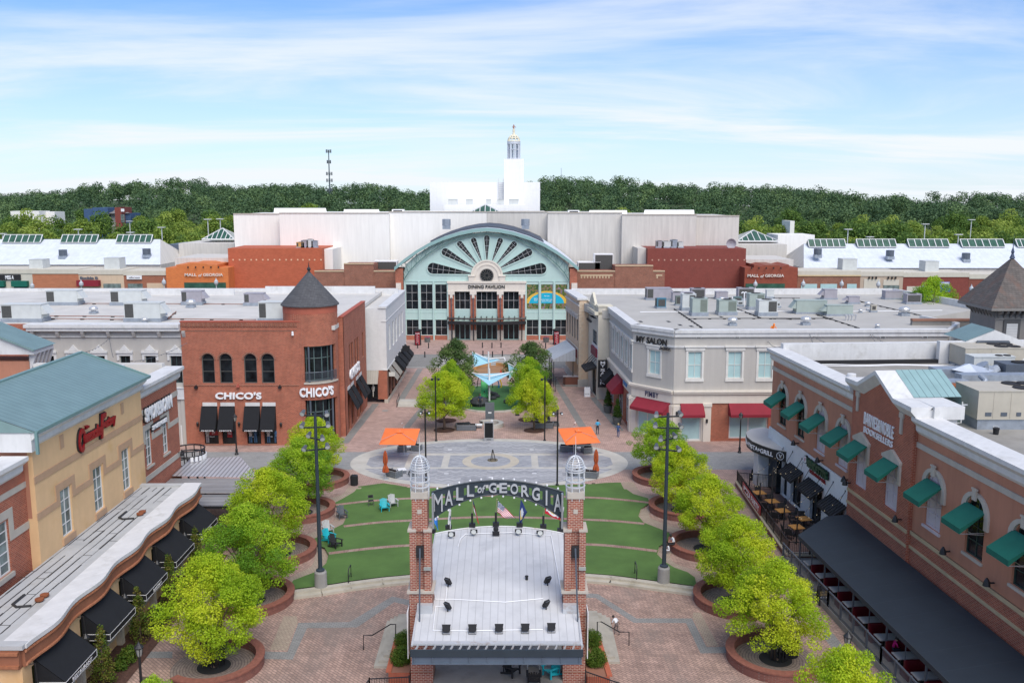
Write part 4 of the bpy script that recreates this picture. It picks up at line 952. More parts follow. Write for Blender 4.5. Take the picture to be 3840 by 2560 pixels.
for p in((A1,1820,1195),(A1,2200,1195),(A2,233,1200)):
 u,z=L6.hit(p[0](*p[1:]));mb=MB();mb.lathe([(.1,-.25),(.14,.1),(.16,.12),(.05,.25),(.0001,.28)],u,-.2,z,8);mb.build('shop_lantern',black,r)
u,z=L6.hit(A2(340,370));mb=MB();mb.lathe([(.0001,.3),(.1,.25),(.14,-.15),(.0001,-.2)],u,-.2,z,8);mb.build('camera_dome',white,r)
ty=TY-YF
def arcwall(mb,r0,z0,z1,a0,a1,n=24,th=.3):
 mb.lathe([(r0,z0),(r0,z1),(r0-th,z1),(r0-th,z0),(r0,z0)],TX,ty,0,n,0,radians(a0),radians(a1))
 for a in(a0,a1):
  a=radians(a);mb.face([(TX+q*cos(a),ty+q*sin(a),z)for q,z in((r0,z0),(r0,z1),(r0-th,z1),(r0-th,z0))])
tw=MB();arcwall(tw,TR,0,5.1,-15,265);arcwall(tw,TR,5.1,7.0,-180,180,48);arcwall(tw,TR,7.0,11.0,-16,266);arcwall(tw,TR,11.0,15.3,-180,180,48)
to=tw.build('tower',brick_red,r)
mb=MB();mb.lathe([(TR+.02,14.5),(TR+.02,15.32)],TX,ty,0,48);mb.lathe([(TR-.3,5.08),(TR+.04,5.08),(TR+.04,5.16)],TX,ty,0,30,0,radians(-95),radians(-15));mb.build('tower_band',M("red_band",(.42,.115,.07),.85),to)
mb=MB();mb.lathe([(TR+.22,15.25),(TR+.22,15.36),(.0001,19.0)],TX,ty,0,40);mb.lathe([(.0001,15.27),(TR+.2,15.27)],TX,ty,0,40);ro=mb.build('cone_roof',shingle,to)
mb=MB();mb.lathe([(.25,18.7),(.12,18.95),(.22,19.1),(.2,19.25),(.06,19.4),(.02,19.9)],TX,ty,0,10);mb.build('finial',black,ro)
mb=MB();mb.lathe([(TR-.6,.1),(TR-.6,5.0)],TX,ty,0,20,0,radians(-97),radians(-13));mb.lathe([(TR-.6,7.1),(TR-.6,10.9)],TX,ty,0,20,0,radians(-96),radians(-14));mb.build('tower_glazing',glass,to)
mb=MB()
for a in(-92,-72,-52,-33,-17):
 a=radians(a)
 for z0,z1 in((.1,5.0),(7.1,10.9)):x,y=TX+(TR-.55)*cos(a),ty+(TR-.55)*sin(a);mb.obox((x,y,(z0+z1)/2),.09,.09,z1-z0,a)
for z in(.2,3.6,4.95,7.2,9.6,10.85):mb.tube([(TX+(TR-.55)*cos(radians(a)),ty+(TR-.55)*sin(radians(a)),z)for a in range(-94,-14,5)],.05,4)
mb.build('tower_window_frame',M("teal_grey_frame",(.10,.15,.145),.5),to)
mb=MB();arc=[radians(a)for a in range(-92,-14,4)]
mb.tube([(TX+(TR+.04)*cos(a),ty+(TR+.04)*sin(a),8.15)for a in arc],.035,5);mb.tube([(TX+(TR+.04)*cos(a),ty+(TR+.04)*sin(a),7.2)for a in arc],.03,5)
for k in range(40):a=radians(-92+76*k/39);x,y=TX+(TR+.04)*cos(a),ty+(TR+.04)*sin(a);mb.bar((x,y,7.2),(x,y,8.15),.025)
mb.build('balcony_rail',steel_grey,to)
mb=MB();arcwall(mb,TR+.12,6.85,7.02,-95,-12,20,.7);mb.build('balcony_slab',limestone,to)
for a in(-84,-30):a=radians(a);mb=MB();mb.cyl(TX+(TR-.12)*cos(a),ty+(TR-.12)*sin(a),7.0,11.0,.11,n=8);mb.cyl(TX+(TR-.12)*cos(a),ty+(TR-.12)*sin(a),0,5.1,.11,n=8);mb.build('tower_column',steel_grey,to)
def bendt(u,yy,z):a=radians(-90)+(u)/TR;rr=TR-yy;return(TX+rr*cos(a),ty+rr*sin(a),z)
sign(to,"CHICO'S",-.75,2.95,5.45,6.5,letter_white,-.14,.035,ext=.09,bend=bendt,spacing=1.05)
L6b=Fr(SX,0,pi/2,'tmp','x','x');bpy.data.objects.remove(L6b.root)
def sidepart(mb,name,mat,par=r):
 """points given as (world Y, inward, z) on the side wall -> local to the front frame"""
 mb.v=[(SX-p[1],p[0]-YF,p[2])for p in mb.v];return mb.build(name,mat,par)
sh=[L6b.rect(A2(x0,450),A2(x1,450))for x0,x1 in((852,868),(874,890),(905,920),(925,942),(975,988))]
ws_=[(q[0],q[1])for q in sh];zb3,zt3=L6b.hit(A2(860,715))[1],L6b.hit(A2(860,465))[1]
dr=[(103.2,104.9),(105.5,107.2),(109.0,110.7),(111.3,113.0)]
mb=MB();wallgrid(mb,101.5,117.1,0,hz_,[(a,b,zb3,zt3)for a,b in ws_]+[(a,b,.1,4.6)for a,b in dr]);sidepart(mb,'side_wall',brick_red)
mb=MB();mb.box(101.45,117.15,-.06,.5,hz_,hz_+.12);sidepart(mb,'coping',M("red_coping2",(.42,.1,.06),.8))
mb=MB()
for a,b in ws_:mb=MB();mb.box(a,b,.12,.2,zb3,zt3);sidepart(mb,'side_window',glass)
for a,b in dr:mb=MB();mb.box(a,b,.2,.25,.1,4.6);sidepart(mb,'side_shop_window',glass)
for a,b in dr:
 mb=MB();mb.extx([(0,5.0),(-1.1,2.9),(-1.1,2.65),(-.0,4.9)],a-.1,b+.1);o=sidepart(mb,'awning',fabric_black)
mb=MB()
for a,b in dr:mb=MB();mb.box(a,b,-.04,0,4.95,5.35);sidepart(mb,'lintel',white_trim)
me=textmesh("CHICO'S",.035,0,.1,1.05);xs_=[v.co.x for v in me.vertices];a,b=min(xs_),max(xs_)
for v in me.vertices:v.co=(SX+.14+v.co.z,104.4-YF+(v.co.x-a)/(b-a)*6.4,6.0+v.co.y*1.5)
me.materials.append(letter_white);o=bpy.data.objects.new('sign_lettering',me);COL.objects.link(o);setp(o,r)
L7=Fr(-16.5,0,pi/2,'white_street_building','white stucco shop building with a brick ground floor along the left side of the street','building');r=L7.root
Y0,Y1,zt7=118.6,140.4,12.6
zsp=L7.hit(A2(1215,690))[1]
wu=[L7.hit(A2(x,400))[0]for x in(1222,1235,1255,1270,1283,1297,1313,1327,1340,1352)]
wh=[(wu[i],wu[i+1],6.6 if i<6 else 6.8,10.0)for i in range(0,10,2)]
mb=MB();wallgrid(mb,Y0,Y1,zsp,zt7,wh);mb.face([(Y0,0,zsp),(Y0,0,zt7),(Y0,12,zt7),(Y0,12,zsp)]);mb.face([(Y1,0,0),(Y1,12,0),(Y1,12,zt7),(Y1,0,zt7)]);mb.build('wall',white_paint,r)
for q in wh:window(r,*q,1,2,white_paint,glass_lit,y=.12)
mb=MB();mb.box(Y0-.12,Y1,-.12,1.0,zt7,zt7+.25);z=L7.hit(A2(1200,255))[1];mb.box(Y0-.06,Y1,-.06,.6,z,z+.12);mb.box(Y0-.08,Y1,-.08,.6,zsp,zsp+.12);mb.build('coping',white_trim,r)
bays=[(Y0+1.3+3.45*k,Y0+3.5+3.45*k,.5,4.2)for k in range(6)]
mb=MB();wallgrid(mb,Y0,Y1,.5,zsp,bays);mb.build('brick_base',brick_brown,r)
mb=MB();mb.box(Y0-.1,Y1,-.1,.4,0,.5);mb.build('plinth',limestone,r)
for i,q in enumerate(bays):
 window(r,*q,1,1,black,glass,y=.2,name='shop_window')
 if i<2:o=awning(r,q[0]-.2,q[1]+.2,4.5,1.6,1.2,M("tan_awning",(.3,.28,.24),.8),.12,sides=False)
 else:awning(r,q[0]-.2,q[1]+.2,4.6,1.4,1.3,fabric_black,.4)
mb=MB();mb.box(Y0+.2,Y1,.9,13,12.2,12.5);mb.build('roof',membrane,r)
mb=MB();mb.box(Y0+14.6,Y0+14.75,-1.4,-.3,4.5,5.3);mb.build('blade_sign',black,r)
me=textmesh("LOFT",.02,0,.01);
mb=MB();mb.box(Y0+1.0,Y0+1.1,-.9,-.1,3.4,3.95);mb.build('blade_sign',M("sign_cream",(.6,.6,.55),.6),r)
q0=L7.world(Y0,0,0)
mb=MB();mb.poly([(Y0,0,.5),(Y0,.0,zsp),(Y0,1.25,zsp),(Y0,1.25,.5)],[(0,1,2,3)]);mb.build('brick_pier',brick_red,r)
mb=MB();mb.poly([(Y0+.15,1.25,.6),(Y0+.15,1.25,zsp),(Y0+.15,3.1,zsp),(Y0+.15,3.1,.6)],[(0,1,2,3)]);mb.build('display_window',glass,r)
mb=MB();mb.poly([(Y0+.1,1.1,zsp+.1),(Y0+.1,3.1,zsp+.1),(Y0-1.2,3.1,zsp-1.6),(Y0-1.2,1.1,zsp-1.6)],[(0,1,2,3)]);mb.build('awning',SEAM("tan_seam",(.36,.33,.28),.3,1,dark=.75,metal=0),r)
mannequin(r,Y0+.1,1.9,.8,(M("cream_dress",(.6,.57,.5),.8),)*2)
mb=MB()
for k in range(4):mb.box(-14.9,-8.0,116.2+.4*k,118.4+.4,0,.12*(k+1))
o=mb.build('street_steps',concrete);tag(o,kind='structure')
fence('stair_rail',[(-14.95,116.0,0),(-14.95,118.4,.4)],.95,'black handrail beside the steps below the white street building',pitch=3)
# dining pavilion
YP=172.9
P=Fr(0,YP,0,'dining_pavilion','pale teal pavilion with an arched roof and fan shaped windows closing off the plaza','building');r=P.root
def pv(x,y,off=0):return P.hit(PV(x,y),off)
ub0,ub1=pv(172,900)[0],pv(2115,900)[0];zmid=pv(1145,795)[1]
lw=[(195,337),(367,507),(538,677)];rw=[(1615,1755),(1783,1923),(1952,2092)]
H1,H2=(pv(0,1125)[1],pv(0,835)[1]),(.9,pv(0,1250)[1])
holes=[]
for a,b in lw+rw:
 for z0,z1 in(H1,H2):holes.append((pv(a,900)[0],pv(b,900)[0],z0,z1))
cw=[(768,950,3),(1022,1270,4),(1340,1525,3)]
for a,b,n in cw:holes.append((pv(a,1000)[0],pv(b,1000)[0],H1[0],pv(0,922)[1]))
zd=pv(0,1300)[1]
for a,b,n in cw:holes.append((pv(a,1400)[0],pv(b,1400)[0],.02,zd))
mb=MB();wallgrid(mb,ub0,ub1,0,zmid,holes,d=.3)
A_=[pv(x,y)for x,y in((172,795),(172,700),(195,600),(330,480),(500,372),(700,290),(920,235),(1145,215),(1370,235),(1590,290),(1790,375),(1960,480),(2095,600),(2115,700),(2115,795))]
mb.face([(u,0,z)for u,z in A_][::-1]);mb.build('wall',teal_panel,r)
mb=MB()
for z in[zmid-1.0*0]:mb.box(ub0,ub1,-.08,0,z-.1,z+.05)
for x in(350,520,688,1605,1768,1937,2105,182):u=pv(x,900)[0];mb.box(u-.13,u+.13,-.3,0,0,zmid-.1)
for z in(pv(0,1128)[1]-.05,pv(0,1168)[1],pv(0,1250)[1]+.05):mb.box(ub0,pv(690,900)[0],-.05,0,z-.03,z+.03);mb.box(pv(1600,900)[0],ub1,-.05,0,z-.03,z+.03)
mb.build('mullion_posts',teal_panel,r)
for i,q in enumerate(holes):
 if i<12:window(r,*q,2,3 if i%2==0 else 2,white_paint,glass,y=.08,fw=.035,bw_=.035)
 elif i<15:window(r,*q,cw[i-12][2],2,white_paint,glass,y=.1,fw=.045,bw_=.04)
 else:
  n=cw[i-15][2];o=window(r,q[0],q[1],q[2],3.1,n,1,teal_trim,glass,y=.12,fw=.1,bw_=.12,name='entrance_doors');window(r,q[0],q[1],3.15,q[3],n*2,1,teal_trim,glass,y=.12,fw=.07)
BN=newmat("banner_print");nb=NB(BN[1]);c=nb.n("ShaderNodeTexCoord").outputs['Object']
nz=nb.noise(c,2.2,6,.7);cr=nb.n("ShaderNodeValToRGB");nb.link(nz,cr.inputs[0]);el=cr.color_ramp.elements
while len(el)<6:el.new(.5)
for i,(p,q)in enumerate(((0,(.01,.02,.02)),(.44,(.04,.10,.03)),(.5,(.12,.2,.05)),(.55,(.35,.16,.06)),(.62,(.08,.12,.3)),(.72,(.6,.55,.5)))):el[i].position=p;el[i].color=(*q,1)
nb.link(cr.outputs[0],BN[2].inputs['Base Color']);BN[2].inputs['Roughness'].default_value=.3
blue=M("banner_blue",(.01,.42,.6),.4,var=.05);yel=M("banner_yellow",(.75,.47,.06),.4,var=.05)
for k,(a,b)in enumerate(rw):
 u0,u1=pv(a+4,900)[0],pv(b-4,900)[0];mb=MB();mb.face([(u0,.055,H1[0]),(u1,.055,H1[0]),(u1,.055,H1[1]),(u0,.055,H1[1])]);o=mb.build('window_banner',BN[0],r)
 for mt,r_,yo in((yel,245,.05),(blue,205,.045)):
  mb=MB();N_=24;top=[];cx_=1850
  for i in range(N_+1):
   x=a+4+(b-a-8)*i/N_;d=1-((x-cx_)/r_)**2 if abs(x-cx_)<r_ else 0
   top.append(pv(x,1058-(125 if mt==blue else 145)*max(0,d)**.5))
  zb_=pv(0,1058)[1]
  for i in range(N_):
   if top[i][1]>zb_+.03 or top[i+1][1]>zb_+.03:mb.face([(top[i][0],yo,zb_),(top[i+1][0],yo,zb_),(top[i+1][0],yo,top[i+1][1]),(top[i][0],yo,top[i][1])])
  if mb.f:mb.build('banner_arc',mt,o)
 for s_,x0,x1,y0,y1 in((("STAY &",1700,1745,995,1012),("PLAY",1705,1742,1016,1030)),(("Play here",1820,1885,965,980),("BOOK TODAY AND",1788,1915,1008,1020),("SAVE UP TO 20%",1795,1905,1028,1040)),())[k]:
  a_,b_=pv(x0,y1),pv(x1,y0);sign(o,s_,a_[0],b_[0],a_[1],b_[1],letter_white,.04,.01,ext=.003,name='banner_lettering')
mb=MB();u0,u1=pv(690,900)[0],pv(1602,900)[0];za,zb=pv(0,915)[1],pv(0,797)[1]
mb.box(u0,u1,-.35,0,za,zb);mb.box(u0-.15,u1+.15,-.55,0,zb-.35,zb+.05);mb.box(u0-.05,u1+.05,-.45,0,za,za+.12)
cu,cz=pv(1147,728);ro_=pv(1327,728)[0]-cu;cz2=pv(0,735)[1]
mb.ext([(cu+ro_*cos(pi*k/24),cz2+ro_*sin(pi*k/24))for k in range(25)]+[(cu-ro_,zb),(cu+ro_,zb)],-.35,-.02)
for s_ in(-1,1):mb.box(cu+s_*(ro_+.0)-.55,cu+s_*ro_+.55,-.5,0,zb+.05,cz2-.1);mb.box(cu+s_*ro_-.65,cu+s_*ro_+.65,-.62,0,cz2-.1,cz2+.12)
for k in range(24):
 a0,a1=pi*k/24,pi*(k+1)/24
 for rr,wd in((ro_-.15,.3),(ro_*.72,.22)):mb.ext([(cu+q*cos(a),cz2+q*sin(a))for q,a in((rr,a0),(rr+wd,a0),(rr+wd,a1),(rr,a1))],-.45,-.34)
for x in(730,987,1305,1560):
 u=pv(x,950)[0];w_=pv(765,0)[0]-pv(698,0)[0];zz_=pv(0,965)[1];mb.box(u-w_/2-.1,u+w_/2+.1,-.5,0,zz_+.2,za+.0-.002);mb.box(u-.25,u+.25,-.55,0,zz_-.5,zz_+.19)
mb.build('stone_front',cream_stone,r)
mb=MB();mb2=MB();mb3=MB()
for x in(730,987,1305,1560):
 u=pv(x,950)[0];w_=(pv(765,0)[0]-pv(698,0)[0])/2;zz_=pv(0,965)[1]
 for k in range(7):z0=1.9+(zz_-1.9)*k/7;mb.box(u-w_,u+w_,-.35,0,z0+.06,1.9+(zz_-1.9)*(k+1)/7-.002);mb.box(u-w_+.04,u+w_-.04,-.31,0,z0,z0+.058)
 mb2.box(u-w_-.05,u+w_+.05,-.42,0,0,1.9);mb3.tube([(u,-.55,zz_-.3),(u,-.42,.1)],.09,6);mb.cut();mb2.cut();mb3.cut()
mb.buildeach('brick_pier',brick_red,r);mb2.buildeach('pier_base',limestone,r);mb3.buildeach('downpipe',steel_grey,r)
q=[pv(930,880),pv(1358,840)];sign(r,"DINING PAVILION",q[0][0],q[1][0],q[0][1],q[1][1],letter_black,-.42,.02,ext=.08)
rr=pv(1222,728)[0]-cu;cz3=cz
mb=MB();mb.ext([(cu+rr*cos(2*pi*k/28),cz3+rr*sin(2*pi*k/28))for k in range(28)],-.42,-.36);o=mb.build('round_window',glass,r)
mb=MB()
for k in range(28):
 a0,a1=2*pi*k/28,2*pi*(k+1)/28;mb.ext([(cu+q*cos(a),cz3+q*sin(a))for q,a in((rr-.06,a0),(rr+.1,a0),(rr+.1,a1),(rr-.06,a1))],-.5,-.36)
 if k%2==0:mb.bar((cu+.3*cos(a0),-.44,cz3+.3*sin(a0)),(cu+rr*cos(a0),-.44,cz3+rr*sin(a0)),.05)
mb.build('window_frame',M("stone_grey",(.16,.15,.14),.7),o)
def petal(cx_,cy_,rc,ix,iy,hw,nb_):
 C=Vector(pv(cx_,cy_));I=Vector(pv(ix,iy));sc=pv(1,0)[0]-pv(0,0)[0];rc*=sc;hw*=sc
 d=(C-I).normalized();n=Vector((-d.y,d.x));K=12
 def outl(e):return[I-n*(hw+e)-d*e]+[C+(-n*cos(pi*k/K)+d*sin(pi*k/K))*(rc+e)for k in range(K+1)]+[I+n*(hw+e)-d*e]
 fm=MB();o=outl(.16);i_=outl(-.02)
 for k in range(len(o)):
  a,b,c_,e=o[k],o[(k+1)%len(o)],i_[(k+1)%len(o)],i_[k];fm.ext([tuple(a),tuple(b),tuple(c_),tuple(e)],-.14,-.01)
 f=fm.build('fan_window',teal_panel,r)
 g=MB();g.ext([tuple(p)for p in outl(0)],-.06,-.03);g.build('pane',glass,f)
 w_=MB();L=(C-I).length+rc;o=outl(-.02);
 for k in range(len(o)-1):w_.bar((o[k].x,-.09,o[k].y),(o[k+1].x,-.09,o[k+1].y),.03)
 w_.bar((I.x,-.09,I.y),(C.x+d.x*rc,-.09,C.y+d.y*rc),.032)
 for j in range(1,nb_):
  t_=(j/nb_)**.8*L;h=hw+(rc-hw)*min(1,t_/(L-rc));p=I+d*t_
  if t_>L-rc:h=max(.1,(rc*rc-(t_-(L-rc))**2))**.5
  w_.bar((p.x-n.x*h,-.09,p.y-n.y*h),(p.x+n.x*h,-.09,p.y+n.y*h),.032)
 w_.build('glazing_bars',white_paint,f)
for a in((1147,293,35,1147,545,9,4),(992,318,34,1083,555,7,4),(830,360,36,1030,590,7,6),(660,455,47,985,637,8,6),(515,647,68,965,708,9,7)):
 petal(*a)
 if a[0]!=1147:petal(2294-a[0]+2,a[1]+3,a[2],2294-a[3],a[4]+2,a[5],a[6])
OA=[pv(x,y)for x,y in((65,630),(180,535),(320,435),(470,348),(640,275),(830,215),(1000,182),(1145,170),(1290,182),(1460,215),(1650,275),(1820,350),(1970,440),(2110,540),(2222,632))]
IA=[pv(x,y)for x,y in((172,785),(230,690),(320,590),(425,500),(560,410),(740,320),(930,262),(1145,240),(1360,262),(1550,320),(1730,410),(1865,505),(1970,600),(2060,700),(2115,792))]
mb=MB()
for i in range(14):
 (a,z0),(b,z1)=OA[i],OA[i+1]
 mb.poly([(a,-1.0,z0),(b,-1.0,z1),(b,24,z1),(a,24,z0),(a,-1.0,z0-.35),(b,-1.0,z1-.35),(b,24,z1-.35),(a,24,z0-.35)],[(0,1,2,3),(4,7,6,5)])
ro=mb.build('roof',M("pavilion_roof",(.66,.70,.76),.6,var=.12,streak=.0),r)
mb=MB()
for i in range(14):
 (a,z0),(b,z1)=OA[i],OA[i+1];mb.poly([(a,-1.02,z0+.03),(b,-1.02,z1+.03),(b,-1.02,z1-.62),(a,-1.02,z0-.62),(a,-.8,z0+.03),(b,-.8,z1+.03),(b,-.8,z1-.62),(a,-.8,z0-.62)],[(0,1,2,3)[::-1],(0,4,5,1),(3,2,6,7)])
mb.build('fascia',teal_trim,ro)
mb=MB()
for i in range(3,11):
 (a,z0),(b,z1)=OA[i],OA[i+1];z0+=.3;z1+=.3;mb.poly([(a,2.5,z0),(b,2.5,z1),(b,24,z1),(a,24,z0),(a,2.5,z0-.5),(b,2.5,z1-.5)],[(0,1,2,3),(4,5,1,0)])
mb.build('raised_roof',M("pavilion_ridge",(.07,.08,.10),.6),ro)
mb=MB()
for i in range(14):
 a,b,c_,e=OA[i],OA[i+1],IA[i+1],IA[i];y=-.55
 mb.bar((a[0],y,a[1]-.5),(b[0],y,b[1]-.5),.14);mb.bar((e[0],y,e[1]),(c_[0],y,c_[1]),.18)
 for s in range(3):
  t0,t1=s/3,(s+1)/3;o0=(a[0]+(b[0]-a[0])*t0,y,a[1]-.5+(b[1]-a[1])*t0);o1=(a[0]+(b[0]-a[0])*t1,y,a[1]-.5+(b[1]-a[1])*t1)
  i0=(e[0]+(c_[0]-e[0])*t0,y,e[1]+(c_[1]-e[1])*t0);i1=(e[0]+(c_[0]-e[0])*t1,y,e[1]+(c_[1]-e[1])*t1)
  if s==0:mb.bar(o0,i0,.08)
  if s!=1:mb.bar(o0,i1,.06);
  else:mb.bar(i0,o1,.06)
mb.build('edge_truss',M('truss_teal',(.10,.19,.18),.6),r)
mb=MB();z=pv(0,645)[1]
for a,b in((75,165),(2120,2207)):mb.box(pv(a,700)[0],pv(b,700)[0],-.6,3,0,z);mb.cut()
mb.buildeach('end_pier',brick_red,r)
mb=MB();mb.box(ub0,ub1,.35,24,0,zmid);mb.build('body',mall_grey,r)
mb=MB();mb.box(ub0,pv(690,0)[0],-.1,0,0,.85);mb.cut();mb.box(pv(1605,0)[0],ub1,-.1,0,0,.85);mb.buildeach('brick_plinth',brick_red,r)
for a,b in(((85,815),(145,930)),((2140,815),(2205,930))):
 q0,q1=pv(*a),pv(*b);mb=MB();mb.box(q0[0],q1[0],-1.0,-.62,q1[1],q0[1]);mb.build('stone_lantern',cream_stone,r)
mb=MB();u0,u1=pv(690,1250)[0],pv(1605,1250)[0];z0=pv(0,1262,-2)[1];n=14
for i in range(n+1):
 u=u0+(u1-u0)*i/n;t_=1-abs(2*i/n-1);yy=-1.6-1.0*sin(pi*i/n);mb.bar((u,0,z0+.5),(u,yy,z0+.25),.14,.3)
pts=[(u0+(u1-u0)*i/n,-1.6-1.0*sin(pi*i/n),z0+.2)for i in range(n+1)]
for o_ in(0,.35,.9):mb.tube([(p[0],p[1]+o_,p[2]+.15)for p in pts],.1,5)
for i in range(n):a,b=pts[i],pts[i+1];mb.poly([(a[0],a[1],z0-.7),(b[0],b[1],z0-.7),(b[0],b[1],z0-.1),(a[0],a[1],z0-.1)],[(0,1,2,3)])
mb.box(u0,u1,-1.5,0,z0-.75,z0-.62)
for x in(730,987,1305,1560):u=pv(x,0)[0];mb.cyl(u,-1.3,0,z0,.1,n=8)
mb.build('entrance_canopy',black,r)
def vent(root_name,loc,label,mt=None,s=1.,group=None):
 t=thing('roof_vent',label,'roof vent',loc,0,group);mb=MB();mb.box(-.75*s,.75*s,-.75*s,.75*s,0,.7*s);mb.build('curb',galv,t)
 mb=MB();mb.cyl(0,0,.7*s,2.0*s,.85*s,n=14);mb.build('drum',mt or galv,t);return t
q=D(*PV(672,185),186);vent('',(q.x,q.y,q.z),'grey drum vent on the left shoulder of the arched pavilion roof');q=D(*PV(1600,185),186);vent('',(q.x,q.y,q.z),'grey drum vent on the right shoulder of the arched pavilion roof')
# the mall behind
def rectbox(name,label,cat,Y,p0,p1,mat,zb=0,depth=12,root=None,part='wall',group=None):
 """box facing the camera whose front fills a rectangle of the plane at distance Y"""
 a,b=D(*p0,Y),D(*p1,Y);x0,x1=sorted((a.x,b.x));z1=max(a.z,b.z)
 t=root or thing(name,label,cat,((x0+x1)/2,Y,0),0,group);mb=MB();o=t.location
 mb.box(x0-o.x,x1-o.x,Y-o.y,Y-o.y+depth,zb,z1);w_=mb.build(part,mat,t);return t,x0,x1,z1
Pp=lambda x,y:(x,y)
t=thing('white_mall_block','long windowless off-white wall of the mall behind the pavilion, left half','building',(-25,200,0));o=t.location
def wl_(segs,t,mat,name='wall'):
 for(xa,xb,yt,Y)in segs:
  a,b=D(xa,yt,Y),D(xb,yt,Y);mb=MB();mb.box(a.x-t.location.x,b.x-t.location.x,Y-200,24,0,a.z);mb.build(name,mat,t)
  mb=MB();mb.box(a.x-t.location.x,b.x-t.location.x,Y-200-.12,Y-200+.4,a.z+.003,a.z+.22);mb.build('coping',limestone,t)
wl_([(536,641,492.5,200),(641,893,490.5,197.5),(893,1118,488,199.5)],t,mall_white)
t=thing('grey_mall_block','long windowless pale grey wall of the mall behind the pavilion, right half','building',(25,200,0))
wl_([(1118.5,1258,488,199.5),(1258,1429,490,197.5),(1429,1600,494,196),(1600,1698,497,198.5)],t,mall_grey)
for x0,x1,y0,lab in((630,748,477,'leftmost'),(790,870,480,'left of the small dark intake'),(1354,1440,482,'right of the white tower block'),(1481,1594,481,'rightmost')):
 a,b=D(x0,y0,206),D(x1,y0,206);t=thing('roof_screen','slanted white roof hood on the mall roofline, '+lab,'roof hood',(a.x,206,a.z-2.2));w_=b.x-a.x;mb=MB()
 f=-1 if x0>1200 else 1
 mb.poly([(0,0,2.1),(w_,0,2.1),(w_+.8*(1 if f>0 else 0),-1.5,0),(-.8*(0 if f>0 else 1),-1.5,0),(0,2,0),(w_,2,0)],[(0,3,2,1),(0,1,5,4),(0,4,3),(1,2,5)])
 mb.build('hood',bright_white,t)
for x,lab in((1483,'left'),(2290,'right')):
 pass
for x0,y0,x1,y1,lab in((900,481,927,490,'left of the tower block'),(1305,483,1331,491,'right of the tower block')):
 a,b=D(x0,y0,204),D(x1,y0,204);t=thing('air_intake','small white air intake with a dark louvre, mall roof '+lab,'air intake',(a.x,204,a.z-1));mb=MB();mb.box(0,b.x-a.x,0,2,-.5,1);mb.build('housing',bright_white,t);mb=MB();mb.box(.3,b.x-a.x-.3,-.05,0,.3,.8);mb.build('louvre',blackm,t)
t,x0,x1,z1=rectbox('white_tower_block','tall plain white block with a stepped tower and domed cupola behind the mall','building',235,(987,418.5),(1240.5,418.5),bright_white,depth=25)
o=t.location
a,b=D(1157.5,389,233),D(1203.5,365,233);mb=MB();mb.box(a.x-o.x,b.x-o.x,-2,4,0,b.z);mb.build('tower_shaft',bright_white,t)
cx_=(a.x+b.x)/2-o.x+.05;cc=D(*CU(575,600),236);cx_=cc.x-o.x;cyy=1.0;zz0=b.z
zr=D(*CU(575,395),236).z;zd_=D(*CU(575,260),236).z;rr=D(*CU(672,395),236).x-cc.x
mb=MB()
for k in range(8):a_=2*pi*k/8+.2;mb.cyl(cx_+rr*.88*cos(a_),cyy+rr*.88*sin(a_),zz0,zr,.22,n=6)
for z in(zz0+.2,zr-1.4):mb.tube([(cx_+rr*.88*cos(2*pi*k/16),cyy+rr*.88*sin(2*pi*k/16),z)for k in range(16)],.1,4,closed=True)
mb.cyl(cx_,cyy,zr,zr+.6,rr,n=20);cu_=mb.build('cupola',M("cupola_grey",(.55,.58,.63),.6),t)
mb=MB();hd=zd_-zr-.6
for k in range(10):
 a_=2*pi*k/10;mb.tube([(cx_+rr*.9*cos(a_)*cos(e),cyy+rr*.9*sin(a_)*cos(e),zr+.6+hd*sin(e))for e in[pi/2*j/7 for j in range(8)]],.16,5)
for e in(.05,.55,.95):mb.tube([(cx_+rr*.9*cos(2*pi*k/16)*cos(e),cyy+rr*.9*sin(2*pi*k/16)*cos(e),zr+.6+hd*sin(e))for k in range(16)],.15,5,closed=True)
mb.lathe([(.5,0),(.3,.6),(.35,1.4),(.2,1.6)],cx_,cyy,zd_-.1,8);mb.build('dome',M("dome_gilt",(.78,.72,.55),.5),cu_)
mb=MB();zs=D(*CU(575,218),236).z;ht=D(*CU(575,105),236).z-zs;k=ht/1.75
mb.lathe([(.07*k,0),(.08*k,.5*k),(.2*k,.52*k),(.17*k,.95*k),(.13*k,1.05*k),(.2*k,1.4*k),(.07*k,1.5*k),(.1*k,1.6*k),(.1*k,1.7*k),(.0001,1.76*k)],cx_,cyy,zs,8)
for s in(-1,1):mb.tube([(cx_+s*.18*k,cyy,zs+1.4*k),(cx_+s*.36*k,cyy-.05,zs+1.15*k),(cx_+(s*.3+(.2 if s>0 else .1))*k,cyy-.1,zs+.95*k)],.055*k,5)
st=mb.build('statue',copper,None,True);st.location=t.location;tag(st,'brown bronze statue of a standing figure on top of the domed cupola','statue')
a=D(*CU(385,960),234.6);b=D(*CU(385,1240),234.6);mb=MB()
for s in(-.6,.6):mb.bar((a.x-o.x+s,-.35,b.z),(a.x-o.x+s,-.35,a.z+1),.12)
for i in range(9):z=b.z+(a.z-b.z)*i/9;mb.bar((a.x-o.x-.6,-.35,z),(a.x-o.x+.6,-.35,z),.1)
mb.build('ladder',M("pale_grey_steel",(.6,.62,.63),.6),t)
